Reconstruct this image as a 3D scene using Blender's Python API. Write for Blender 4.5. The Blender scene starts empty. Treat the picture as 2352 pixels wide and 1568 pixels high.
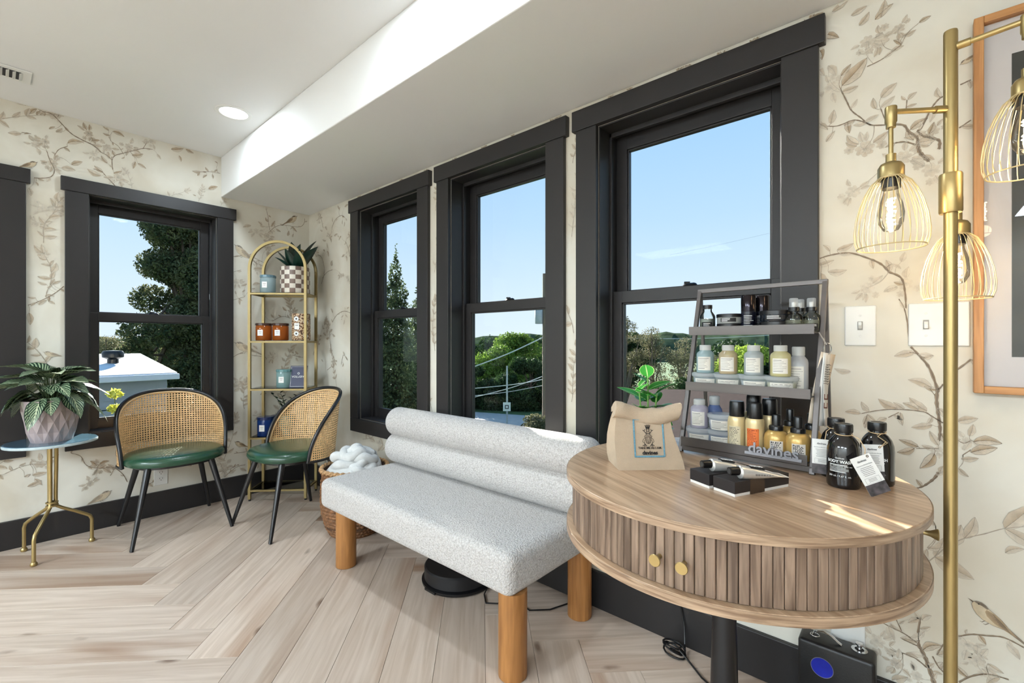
import bpy, bmesh, math, random
import numpy as np
from math import sin, cos, pi, radians as rad, sqrt
from mathutils import Vector, Matrix

scene = bpy.context.scene
COL = scene.collection
random.seed(7)

# ------------------------------------------------------------------ camera, sky, sun, exposure
cd = bpy.data.cameras.new('camera'); cam = bpy.data.objects.new('camera', cd); COL.objects.link(cam)
cam.location = (3.61, -1.665, 1.10)
cam.rotation_euler = (rad(90), 0, rad(41.19))
cd.sensor_width = 36.0; cd.lens = 1044.0 / 2352.0 * 36.0
cd.shift_y = 1.9 / 2352.0
cd.clip_start = 0.02; cd.clip_end = 500
scene.camera = cam

vs = scene.view_settings
scene.display_settings.display_device = 'sRGB'
vs.view_transform = 'Standard'; vs.look = 'None'; vs.gamma = 1.0; vs.use_curve_mapping = False
vs.exposure = 0.45
try:
    cy = scene.cycles
    cy.transparent_max_bounces = 16; cy.max_bounces = 4; cy.diffuse_bounces = 3; cy.glossy_bounces = 2; cy.transmission_bounces = 3
    cy.use_light_tree = False; cy.adaptive_threshold = 0.03
    cy.caustics_reflective = False; cy.caustics_refractive = False
    cy.use_denoising = True; cy.sample_clamp_indirect = 6.0
except Exception:
    pass

def s2l(c):
    c = c / 255.0
    return c / 12.92 if c <= 0.04045 else ((c + 0.055) / 1.055) ** 2.4
def rgb(r, g, b): return (s2l(r), s2l(g), s2l(b), 1.0)

world = bpy.data.worlds.new('sky'); scene.world = world; world.use_nodes = True
nt = world.node_tree; nt.nodes.clear()
wo = nt.nodes.new('ShaderNodeOutputWorld'); bg = nt.nodes.new('ShaderNodeBackground')
geo = nt.nodes.new('ShaderNodeTexCoord'); sep = nt.nodes.new('ShaderNodeSeparateXYZ'); ramp = nt.nodes.new('ShaderNodeValToRGB')
nt.links.new(geo.outputs['Generated'], sep.inputs[0]); nt.links.new(sep.outputs['Z'], ramp.inputs[0])
cr = ramp.color_ramp
cr.elements[0].position = 0.0; cr.elements[0].color = rgb(226, 240, 252)
cr.elements[1].position = 1.0; cr.elements[1].color = rgb(120, 176, 236)
for p, c in ((0.10, rgb(214, 234, 252)), (0.25, rgb(188, 220, 250)), (0.48, rgb(158, 203, 248)), (0.75, rgb(132, 186, 240))):
    e = cr.elements.new(p); e.color = c
nt.links.new(ramp.outputs[0], bg.inputs[0]); bg.inputs[1].default_value = 0.83
nt.links.new(bg.outputs[0], wo.inputs[0])

SUN_DIR = Vector((0.908, -0.419, -0.385)).normalized()      # the way its light travels
sl = bpy.data.lights.new('sun', 'SUN'); sl.energy = 21.0; sl.angle = rad(0.6); sl.color = (1.0, 0.95, 0.86)
so = bpy.data.objects.new('sun', sl); COL.objects.link(so)
so.rotation_euler = SUN_DIR.to_track_quat('-Z', 'Y').to_euler(); so.location = (-8, 4, 6)
CAN_W = 7.0            # watts of each recessed ceiling lamp
BULB_W = 0.24          # watts of each floor-lamp bulb
FILL_W = 92.0         # watts of each added fill panel behind the camera

# ------------------------------------------------------------------ helpers
MATS = {}
def mat(name, col, rough=0.5, metal=0.0, var=0.0, vscale=8.0, bump=0.0, bscale=60.0, spec=0.5, coat=0.0, stretch=None, obj_rand=0.0, sheen=0.0, emit=None, estr=1.0, bdist=0.004):
    if name in MATS: return MATS[name]
    m = bpy.data.materials.new(name); m.use_nodes = True
    n = m.node_tree.nodes; l = m.node_tree.links
    b = n['Principled BSDF']
    b.inputs['Base Color'].default_value = col
    b.inputs['Roughness'].default_value = rough; b.inputs['Metallic'].default_value = metal
    b.inputs['Specular IOR Level'].default_value = spec
    if coat: b.inputs['Coat Weight'].default_value = coat; b.inputs['Coat Roughness'].default_value = 0.12
    if sheen: b.inputs['Sheen Weight'].default_value = sheen
    if emit:
        b.inputs['Emission Color'].default_value = emit; b.inputs['Emission Strength'].default_value = estr
    vec = None
    if var or bump:
        tc = n.new('ShaderNodeTexCoord'); mp = n.new('ShaderNodeMapping'); l.new(tc.outputs['Object'], mp.inputs[0])
        if stretch: mp.inputs['Scale'].default_value = stretch
        vec = mp.outputs[0]
    if var:
        no = n.new('ShaderNodeTexNoise'); no.inputs['Scale'].default_value = vscale; no.inputs['Detail'].default_value = 3
        l.new(vec, no.inputs['Vector'])
        hs = n.new('ShaderNodeHueSaturation'); hs.inputs['Color'].default_value = col
        mr = n.new('ShaderNodeMapRange'); mr.inputs[1].default_value = 0.3; mr.inputs[2].default_value = 0.7
        mr.inputs[3].default_value = 1 - var; mr.inputs[4].default_value = 1 + var
        l.new(no.outputs[0], mr.inputs[0]); l.new(mr.outputs[0], hs.inputs['Value']); l.new(hs.outputs[0], b.inputs['Base Color'])
        if obj_rand:
            oi = n.new('ShaderNodeObjectInfo'); m2 = n.new('ShaderNodeMapRange'); m2.inputs[3].default_value = 1 - obj_rand; m2.inputs[4].default_value = 1 + obj_rand
            mu = n.new('ShaderNodeMath'); mu.operation = 'MULTIPLY'
            l.new(oi.outputs['Random'], m2.inputs[0]); l.new(m2.outputs[0], mu.inputs[0]); l.new(mr.outputs[0], mu.inputs[1]); l.new(mu.outputs[0], hs.inputs['Value'])
    if bump:
        nb = n.new('ShaderNodeTexNoise'); nb.inputs['Scale'].default_value = bscale; nb.inputs['Detail'].default_value = 2
        bp = n.new('ShaderNodeBump'); bp.inputs['Strength'].default_value = bump; bp.inputs['Distance'].default_value = bdist
        l.new(vec, nb.inputs['Vector']); l.new(nb.outputs[0], bp.inputs['Height']); l.new(bp.outputs[0], b.inputs['Normal'])
    MATS[name] = m
    return m

def glass_mat(name, tint=(1, 1, 1, 1), refl=1.0, rough=0.0):
    if name in MATS: return MATS[name]
    m = bpy.data.materials.new(name); m.use_nodes = True
    n = m.node_tree.nodes; l = m.node_tree.links; n.clear()
    o = n.new('ShaderNodeOutputMaterial'); t = n.new('ShaderNodeBsdfTransparent'); g = n.new('ShaderNodeBsdfGlossy'); mx = n.new('ShaderNodeMixShader')
    fr = n.new('ShaderNodeFresnel'); fr.inputs[0].default_value = 1.45
    mu = n.new('ShaderNodeMath'); mu.operation = 'MULTIPLY'; mu.inputs[1].default_value = refl
    t.inputs[0].default_value = tint; g.inputs['Roughness'].default_value = rough
    l.new(fr.outputs[0], mu.inputs[0]); l.new(mu.outputs[0], mx.inputs[0]); l.new(t.outputs[0], mx.inputs[1]); l.new(g.outputs[0], mx.inputs[2]); l.new(mx.outputs[0], o.inputs[0])
    MATS[name] = m; return m

def frosted(name, col, alpha=0.55, rough=0.25):
    """translucent plastic: part diffuse/translucent, part see-through"""
    if name in MATS: return MATS[name]
    m = bpy.data.materials.new(name); m.use_nodes = True
    n = m.node_tree.nodes; l = m.node_tree.links; n.clear()
    o = n.new('ShaderNodeOutputMaterial'); p = n.new('ShaderNodeBsdfPrincipled'); tr = n.new('ShaderNodeBsdfTranslucent'); t = n.new('ShaderNodeBsdfTransparent')
    p.inputs['Base Color'].default_value = col; p.inputs['Roughness'].default_value = rough; tr.inputs[0].default_value = col
    m1 = n.new('ShaderNodeMixShader'); m1.inputs[0].default_value = 0.45; m2 = n.new('ShaderNodeMixShader'); m2.inputs[0].default_value = alpha
    l.new(p.outputs[0], m1.inputs[1]); l.new(tr.outputs[0], m1.inputs[2]); l.new(t.outputs[0], m2.inputs[1]); l.new(m1.outputs[0], m2.inputs[2]); l.new(m2.outputs[0], o.inputs[0])
    MATS[name] = m; return m

def wood(name, c1, c2, rough=0.45, axis='X', scale=1.0, rnd=0.12, dark=None, bump=0.15, rings=6.0, coat=0.0, streak=0.5, knots=False):
    """straight grained wood along a local axis; knots and dark streaks from stretched noise"""
    if name in MATS: return MATS[name]
    m = bpy.data.materials.new(name); m.use_nodes = True
    n = m.node_tree.nodes; l = m.node_tree.links; b = n['Principled BSDF']
    tc = n.new('ShaderNodeTexCoord'); oi = n.new('ShaderNodeObjectInfo')
    ad = n.new('ShaderNodeVectorMath'); ad.operation = 'ADD'; sc_ = n.new('ShaderNodeVectorMath'); sc_.operation = 'SCALE'
    cx = n.new('ShaderNodeCombineXYZ')
    for i in range(3): l.new(oi.outputs['Random'], cx.inputs[i])
    l.new(cx.outputs[0], sc_.inputs[0]); sc_.inputs['Scale'].default_value = 37.0
    l.new(tc.outputs['Object'], ad.inputs[0]); l.new(sc_.outputs[0], ad.inputs[1])
    def stretched(k, along, sc):
        mp = n.new('ShaderNodeMapping'); s = [sc, sc, sc]
        for ch in axis: s['XYZ'.index(ch)] = sc * along
        mp.inputs['Scale'].default_value = s; l.new(ad.outputs[0], mp.inputs[0]); return mp.outputs[0]
    n1 = n.new('ShaderNodeTexNoise'); n1.inputs['Scale'].default_value = 1; n1.inputs['Detail'].default_value = 4; n1.inputs['Distortion'].default_value = 0.6
    l.new(stretched(0, 0.06, 60 * scale), n1.inputs['Vector'])
    n2 = n.new('ShaderNodeTexNoise'); n2.inputs['Scale'].default_value = 1; n2.inputs['Detail'].default_value = 3; n2.inputs['Distortion'].default_value = 1.2
    l.new(stretched(1, 0.14, rings * 2 * scale), n2.inputs['Vector'])
    r1 = n.new('ShaderNodeMapRange'); r1.inputs[1].default_value = 0.35; r1.inputs[2].default_value = 0.65
    l.new(n1.outputs[0], r1.inputs[0])
    mx = n.new('ShaderNodeMix'); mx.data_type = 'RGBA'; mx.inputs[6].default_value = c1; mx.inputs[7].default_value = c2
    l.new(r1.outputs[0], mx.inputs[0])
    last = mx.outputs[2]
    if dark:
        r2 = n.new('ShaderNodeMapRange'); r2.inputs[1].default_value = 0.52; r2.inputs[2].default_value = 0.74; r2.inputs[4].default_value = streak
        l.new(n2.outputs[0], r2.inputs[0])
        mx2 = n.new('ShaderNodeMix'); mx2.data_type = 'RGBA'; mx2.inputs[7].default_value = dark
        l.new(r2.outputs[0], mx2.inputs[0]); l.new(last, mx2.inputs[6]); last = mx2.outputs[2]
    if knots:
        vk = n.new('ShaderNodeTexVoronoi'); vk.inputs['Scale'].default_value = 1.0; mk = n.new('ShaderNodeMapping'); mk.inputs['Scale'].default_value = (2.6, 7.0, 7.0)
        l.new(ad.outputs[0], mk.inputs[0]); nd = n.new('ShaderNodeTexNoise'); nd.inputs['Scale'].default_value = 14; l.new(ad.outputs[0], nd.inputs['Vector'])
        mv = n.new('ShaderNodeMix'); mv.data_type = 'VECTOR'; mv.inputs[0].default_value = 0.10; l.new(mk.outputs[0], mv.inputs[4]); l.new(nd.outputs['Color'], mv.inputs[5]); l.new(mv.outputs[1], vk.inputs['Vector'])
        rk = n.new('ShaderNodeMapRange'); rk.inputs[1].default_value = 0.035; rk.inputs[2].default_value = 0.11; rk.inputs[3].default_value = 0.75; rk.inputs[4].default_value = 0.0; l.new(vk.outputs['Distance'], rk.inputs[0])
        mx5 = n.new('ShaderNodeMix'); mx5.data_type = 'RGBA'; mx5.inputs[7].default_value = rgb(96, 68, 48); l.new(rk.outputs[0], mx5.inputs[0]); l.new(last, mx5.inputs[6]); last = mx5.outputs[2]
    hs = n.new('ShaderNodeHueSaturation'); mr = n.new('ShaderNodeMapRange'); mr.inputs[3].default_value = 1 - rnd; mr.inputs[4].default_value = 1 + rnd
    l.new(oi.outputs['Random'], mr.inputs[0]); l.new(mr.outputs[0], hs.inputs['Value']); l.new(last, hs.inputs['Color'])
    l.new(hs.outputs[0], b.inputs['Base Color'])
    b.inputs['Roughness'].default_value = rough
    if coat: b.inputs['Coat Weight'].default_value = coat; b.inputs['Coat Roughness'].default_value = 0.25
    if bump > 0.1:
        bp = n.new('ShaderNodeBump'); bp.inputs['Strength'].default_value = bump; bp.inputs['Distance'].default_value = 0.002
        l.new(n1.outputs[0], bp.inputs['Height']); l.new(bp.outputs[0], b.inputs['Normal'])
    MATS[name] = m; return m

class MB:
    def __init__(s): s.v = []; s.f = []
    def add(s, vs_, fs):
        o = len(s.v); s.v.extend(tuple(float(c) for c in p) for p in vs_); s.f.extend(tuple(i + o for i in f) for f in fs); return s
    def box(s, x0, x1, y0, y1, z0, z1):
        return s.add([(x0,y0,z0),(x1,y0,z0),(x1,y1,z0),(x0,y1,z0),(x0,y0,z1),(x1,y0,z1),(x1,y1,z1),(x0,y1,z1)],
                     [(3,2,1,0),(4,5,6,7),(0,1,5,4),(1,2,6,5),(2,3,7,6),(3,0,4,7)])
    def hexa(s, p):   # 8 corner points, bottom 4 then top 4
        return s.add(p, [(3,2,1,0),(4,5,6,7),(0,1,5,4),(1,2,6,5),(2,3,7,6),(3,0,4,7)])
    def tube(s, pts, r, n=10, closed=False, cap=True, flat=None):
        P = [Vector(p) for p in pts]; N = len(P)
        R = r if isinstance(r, (list, tuple)) else [r] * N
        T = []
        for i in range(N):
            a = P[(i - 1) % N] if (closed or i > 0) else P[i]; b = P[(i + 1) % N] if (closed or i < N - 1) else P[i]
            d = b - a; T.append(d.normalized() if d.length > 1e-9 else Vector((0, 0, 1)))
        up = Vector((0, 0, 1)) if abs(T[0].z) < 0.9 else Vector((1, 0, 0))
        u = T[0].cross(up).normalized(); vs_ = []
        for i in range(N):
            if i: u = (T[i - 1].rotation_difference(T[i])) @ u
            u = (u - T[i] * u.dot(T[i])).normalized(); w = T[i].cross(u)
            k = flat if flat else 1.0
            for j in range(n):
                a = 2 * pi * j / n; vs_.append(P[i] + (u * cos(a) + w * sin(a) * k) * R[i])
        fs = []
        for i in range(N if closed else N - 1):
            for j in range(n):
                fs.append((i * n + j, i * n + (j + 1) % n, ((i + 1) % N) * n + (j + 1) % n, ((i + 1) % N) * n + j))
        if cap and not closed:
            fs.append(tuple(range(n - 1, -1, -1))); fs.append(tuple((N - 1) * n + j for j in range(n)))
        return s.add(vs_, fs)
    def cyl(s, p0, p1, r0, r1=None, n=16): return s.tube([p0, p1], [r0, r0 if r1 is None else r1], n)
    def lathe(s, prof, n=32, c=(0, 0, 0), sx=1.0, sy=1.0, mod=None):
        vs_ = []; fs = []; rows = []
        for (r, z) in prof:
            if r < 1e-6: rows.append([len(vs_)]); vs_.append((c[0], c[1], c[2] + z))
            else:
                row = []
                for j in range(n):
                    a = 2 * pi * j / n; k = mod(a, z) if mod else 1.0
                    row.append(len(vs_)); vs_.append((c[0] + r * k * cos(a) * sx, c[1] + r * k * sin(a) * sy, c[2] + z))
                rows.append(row)
        for a, b in zip(rows, rows[1:]):
            if len(a) == 1 and len(b) == 1: continue
            for j in range(n):
                k = (j + 1) % n
                if len(a) == 1: fs.append((a[0], b[k], b[j]))
                elif len(b) == 1: fs.append((a[j], a[k], b[0]))
                else: fs.append((a[j], a[k], b[k], b[j]))
        return s.add(vs_, fs)
    def pad(s, rx, ry, prof, n=56, ex=2.6, c=(0, 0, 0)):
        """superellipse outline; prof = (inset, z)"""
        vs_ = []; fs = []
        for (ins, z) in prof:
            for j in range(n):
                a = 2 * pi * j / n; ca, sa = cos(a), sin(a)
                vs_.append((c[0] + math.copysign(abs(ca) ** (2 / ex), ca) * (rx - ins), c[1] + math.copysign(abs(sa) ** (2 / ex), sa) * (ry - ins), c[2] + z))
        m = len(prof)
        for i in range(m - 1):
            for j in range(n): fs.append((i * n + j, i * n + (j + 1) % n, (i + 1) * n + (j + 1) % n, (i + 1) * n + j))
        fs.append(tuple(range(n - 1, -1, -1))); fs.append(tuple((m - 1) * n + j for j in range(n)))
        return s.add(vs_, fs)
    def grid(s, fn, nu, nv):
        vs_ = [fn(i / nu, j / nv) for j in range(nv + 1) for i in range(nu + 1)]
        return s.add(vs_, [(j * (nu + 1) + i, j * (nu + 1) + i + 1, (j + 1) * (nu + 1) + i + 1, (j + 1) * (nu + 1) + i) for j in range(nv) for i in range(nu)])
    def poly(s, pts, y0, y1):   # prism from an x,z outline
        n = len(pts); vs_ = [(p[0], y0, p[1]) for p in pts] + [(p[0], y1, p[1]) for p in pts]
        return s.add(vs_, [tuple(range(n)), tuple(range(2 * n - 1, n - 1, -1))] + [(i, i + n, (i + 1) % n + n, (i + 1) % n) for i in range(n)])
    def data(s, name, smooth=True, ang=38):
        me = bpy.data.meshes.new(name); me.from_pydata(s.v, [], s.f); me.validate(clean_customdata=False)
        if smooth:
            me.polygons.foreach_set('use_smooth', [True] * len(me.polygons)); me.set_sharp_from_angle(angle=rad(ang))
        me.update(); return me
    def build(s, name, material, parent=None, smooth=True, bevel=0.0, loc=(0, 0, 0), rot=None, solid=0.0, ang=38, fix=True):
        me = s.data(name, smooth, ang)
        if fix:
            bm = bmesh.new(); bm.from_mesh(me); bmesh.ops.recalc_face_normals(bm, faces=bm.faces); bm.to_mesh(me); bm.free()
        return obj(name, me, material, parent, loc, rot, bevel, solid)

def obj(name, me, material, parent=None, loc=(0, 0, 0), rot=None, bevel=0.0, solid=0.0):
    o = bpy.data.objects.new(name, me); COL.objects.link(o)
    if material is not None and not me.materials: me.materials.append(material)
    o.parent = parent; o.location = loc
    if rot is not None: o.rotation_euler = rot
    if solid:
        md = o.modifiers.new('thick', 'SOLIDIFY'); md.thickness = solid; md.offset = 0
    if bevel:
        md = o.modifiers.new('bevel', 'BEVEL'); md.width = bevel; md.segments = 2; md.limit_method = 'ANGLE'; md.angle_limit = rad(40)
    return o
def tag(o, label, cat=None, group=None, kind=None):
    if label: o['label'] = label
    if cat: o['category'] = cat
    if group: o['group'] = group
    if kind: o['kind'] = kind
    return o
def thing(name, label, cat, loc=(0, 0, 0), rz=0.0, group=None):
    o = bpy.data.objects.new(name, None); COL.objects.link(o); o.empty_display_size = 0.05
    o.location = loc; o.rotation_euler = (0, 0, rz); return tag(o, label, cat, group)
def copy_tree(o, parent=None):
    c = o.copy(); COL.objects.link(c); c.parent = parent
    for ch in o.children: copy_tree(ch, c)
    return c
def text(body, size, material, parent, loc, rot=(rad(90), 0, 0), name='lettering', ext=0.0002, align='CENTER', bold=0.0):
    cu = bpy.data.curves.new(name, 'FONT'); cu.body = body; cu.size = size; cu.align_x = align; cu.extrude = ext; cu.resolution_u = 2; cu.offset = bold
    to = bpy.data.objects.new(name, cu); me = bpy.data.meshes.new_from_object(to); bpy.data.objects.remove(to); bpy.data.curves.remove(cu); me.materials.clear(); me.name = name
    o = obj(name, me, material, parent, loc, rot)
    return o

# ------------------------------------------------------------------ palette
BLACK_TRIM = mat('black_trim_paint', rgb(42, 40, 40), 0.42, var=0.04, vscale=3, spec=0.35)
WHITE_PAINT = mat('white_ceiling_paint', rgb(238, 238, 236), 0.7, var=0.008, vscale=2)
GLASS = glass_mat('window_glass', (0.97, 0.985, 0.98, 1), 0.035)
CLEAR = glass_mat('clear_glass', (0.93, 0.96, 0.95, 1), 1.0, 0.02)
BLACK = mat('black_metal', rgb(18, 19, 22), 0.32, var=0.05, spec=0.6)
BLACK_PL = mat('black_plastic', rgb(16, 16, 18), 0.28, var=0.05)
BRASS = mat('brushed_brass', rgb(172, 151, 102), 0.36, 0.8, var=0.06, vscale=14, stretch=(1, 1, 0.1))
GOLD = mat('matte_gold_paint', rgb(150, 131, 86), 0.42, 0.55, var=0.06, vscale=10)
WHITE_PL = mat('white_plastic', rgb(235, 235, 230), 0.35, var=0.02)
PAPER = mat('white_card', rgb(238, 236, 231), 0.7, var=0.02)
INK = mat('black_ink', rgb(24, 23, 24), 0.7, var=0.05)
WHITE_INK = mat('white_ink', rgb(232, 232, 230), 0.6, var=0.03)
# ------------------------------------------------------------------ room shell
ZC, ZS, YS = 2.387, 2.112, -0.617          # ceiling, soffit underside, soffit face
RX, RY = 6.2, -5.6
PAPER_BG = rgb(231, 222, 199)
def wallpaper_mat():
    m = bpy.data.materials.new('cream_wallpaper'); m.use_nodes = True
    n = m.node_tree.nodes; l = m.node_tree.links; b = n['Principled BSDF']
    tc = n.new('ShaderNodeTexCoord'); no = n.new('ShaderNodeTexNoise'); no.inputs['Scale'].default_value = 2.6; no.inputs['Detail'].default_value = 4; no.inputs['Distortion'].default_value = 0.5
    l.new(tc.outputs['Object'], no.inputs['Vector'])
    cr = n.new('ShaderNodeValToRGB'); l.new(no.outputs[0], cr.inputs[0])
    cr.color_ramp.elements[0].position = 0.34; cr.color_ramp.elements[0].color = rgb(207, 198, 179)
    cr.color_ramp.elements[1].position = 0.62; cr.color_ramp.elements[1].color = rgb(226, 222, 209)
    l.new(cr.outputs[0], b.inputs['Base Color']); b.inputs['Roughness'].default_value = 0.62
    return m
WALLPAPER = wallpaper_mat()
WIN_A = [(0.769, 1.427), (1.705, 2.371), (2.633, 3.303)]
ZA0, ZA1, ZAH = 0.576, 2.0, 2.086
WIN_B = [(-2.297, -1.645), (-1.297, -0.645)]
ZB0, ZB1, ZBH = 0.572, 1.961, 2.038

def holed(name, material, u0, u1, z0, z1, holes, along):
    us = sorted({u0, u1, *[h[0] for h in holes], *[h[1] for h in holes]}); zs = sorted({z0, z1, *[h[2] for h in holes], *[h[3] for h in holes]})
    mb = MB()
    for i in range(len(us) - 1):
        for k in range(len(zs) - 1):
            cu, cz = (us[i] + us[i + 1]) / 2, (zs[k] + zs[k + 1]) / 2
            if any(h[0] < cu < h[1] and h[2] < cz < h[3] for h in holes): continue
            if along == 'x': mb.box(us[i], us[i + 1], 0.0, 0.176, zs[k], zs[k + 1])
            else: mb.box(-0.176, 0.0, us[i], us[i + 1], zs[k], zs[k + 1])
    o = mb.build(name, material, smooth=False); o['kind'] = 'structure'; return o
wall_right = holed('wall_right', WALLPAPER, -0.176, RX, 0, ZC, [(a, b, ZA0, ZA1) for a, b in WIN_A], 'x')
wall_left = holed('wall_left', WALLPAPER, RY, 0.0, 0, ZC, [(a, b, ZB0, ZB1) for a, b in WIN_B], 'y')
tag(wall_right, 'cream floral bird wallpapered wall with three black windows'); tag(wall_left, 'cream floral bird wallpapered wall behind the cane chairs')
WHITE_WALL = mat('white_wall_paint', rgb(232, 230, 224), 0.7, var=0.01, vscale=2)
tag(MB().box(-0.176, RX + 0.15, RY - 0.15, RY, 0, ZC).build('wall_front', WHITE_WALL, smooth=False), 'plain white wall behind the viewer', kind='structure')
tag(MB().box(RX, RX + 0.15, RY, 0, 0, ZC).build('wall_rear', mat('taupe_wall_paint', rgb(146, 137, 126), 0.75, var=0.01, vscale=2), smooth=False), 'plain taupe end wall of the room', kind='structure')
tag(MB().box(-0.176, RX + 0.15, RY - 0.15, 0.176, ZC, ZC + 0.15).build('ceiling', WHITE_PAINT, smooth=False), 'smooth white ceiling with recessed lamps', kind='structure')
tag(MB().box(0.0, RX, YS, 0.0, ZS, ZC).build('ceiling_soffit', WHITE_PAINT, smooth=False, bevel=0.004), 'white boxed soffit above the window wall', kind='structure')

# --- floor: herringbone planks laid one by one
PLANK = wood('light_oak_plank', rgb(207, 189, 173), rgb(188, 168, 150), 0.40, 'X', 0.8, 0.13, rgb(140, 100, 68), 0.05, 2.0, streak=0.85, knots=True)
fl = MB().box(-0.15, RX, RY, 0.15, -0.12, -0.012).build('floor', mat('dark_underlay', rgb(70, 56, 44), 0.9, var=0.1), smooth=False)
tag(fl, 'light oak herringbone plank floor', kind='structure')
def clip(poly, x0, x1, y0, y1):
    def cut(p, ax, v, keep_less):
        out = []
        for i in range(len(p)):
            a, b = p[i], p[(i + 1) % len(p)]; ia = (a[ax] <= v) == keep_less; ib = (b[ax] <= v) == keep_less
            if ia: out.append(a)
            if ia != ib:
                t = (v - a[ax]) / (b[ax] - a[ax]); out.append((a[0] + t * (b[0] - a[0]), a[1] + t * (b[1] - a[1])))
        return out
    for ax, v, k in ((0, x1, True), (0, x0, False), (1, y1, True), (1, y0, False)):
        poly = cut(poly, ax, v, k)
        if len(poly) < 3: return []
    return poly
PW, PL = 0.1725, 1.22
Q = sqrt(0.5); G = 0.0006
fx0, fy0 = 1.109 - (PW + PL) * Q, -1.098 - (PW + PL) * Q
prng = random.Random(5)
for row in range(-4, 4):
    for k in range(-30, 40):
        for kind in (0, 1):
            if kind == 0: u0, u1, v0, v1 = k * PW + row * PL, k * PW + PL + row * PL, -k * PW + row * PL, -k * PW + PW + row * PL
            else: u0, u1, v0, v1 = k * PW + PL + row * PL, k * PW + PL + PW + row * PL, -k * PW + row * PL, -k * PW + PL + row * PL
            c = ((u0 + u1) / 2, (v0 + v1) / 2); wc = ((c[0] - c[1]) * Q + fx0, (c[0] + c[1]) * Q + fy0)
            if not (-0.9 < wc[0] < RX + 0.9 and RY - 0.9 < wc[1] < 0.9): continue
            th = pi / 4 if kind == 0 else 3 * pi / 4
            quad = [(u0 + G, v0 + G), (u1 - G, v0 + G), (u1 - G, v1 - G), (u0 + G, v1 - G)]
            quad = [((u - v) * Q + fx0, (u + v) * Q + fy0) for u, v in quad]
            pol = clip(quad, 0.001, RX - 0.001, RY + 0.001, -0.001)
            if len(pol) < 3: continue
            ar = abs(sum(pol[i][0] * pol[(i + 1) % len(pol)][1] - pol[(i + 1) % len(pol)][0] * pol[i][1] for i in range(len(pol)))) / 2
            if ar < 0.0004: continue
            ct, st = cos(th), sin(th)
            lp = [((x - wc[0]) * ct + (y - wc[1]) * st, -(x - wc[0]) * st + (y - wc[1]) * ct) for x, y in pol]
            n_ = len(lp); ins = 0.0004
            cxl, cyl_ = sum(p[0] for p in lp) / n_, sum(p[1] for p in lp) / n_
            top = [(p[0] - math.copysign(ins, p[0] - cxl), p[1] - math.copysign(ins, p[1] - cyl_), 0.0) for p in lp]
            vs_ = [(p[0], p[1], -0.012) for p in lp] + [(p[0], p[1], -0.0004) for p in lp] + top
            fs = [tuple(range(n_ - 1, -1, -1)), tuple(2 * n_ + i for i in range(n_))]
            for q in (0, 1):
                fs += [(q * n_ + i, q * n_ + (i + 1) % n_, (q + 1) * n_ + (i + 1) % n_, (q + 1) * n_ + i) for i in range(n_)]
            me = MB().add(vs_, fs).data('plank', False)
            o = obj('plank', me, PLANK, fl, (wc[0], wc[1], 0), (0, 0, th))

# --- baseboards
BB, BT = 0.150, 0.018
tag(MB().box(0.0, RX, -BT, 0.0, 0.0, BB).build('baseboard_right', BLACK_TRIM, smooth=False, bevel=0.003), 'black baseboard below the three windows', kind='structure')
tag(MB().box(0.0, BT, RY, -BT, 0.0, BB).build('baseboard_left', BLACK_TRIM, smooth=False, bevel=0.003), 'black baseboard behind the cane chairs', kind='structure')

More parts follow.
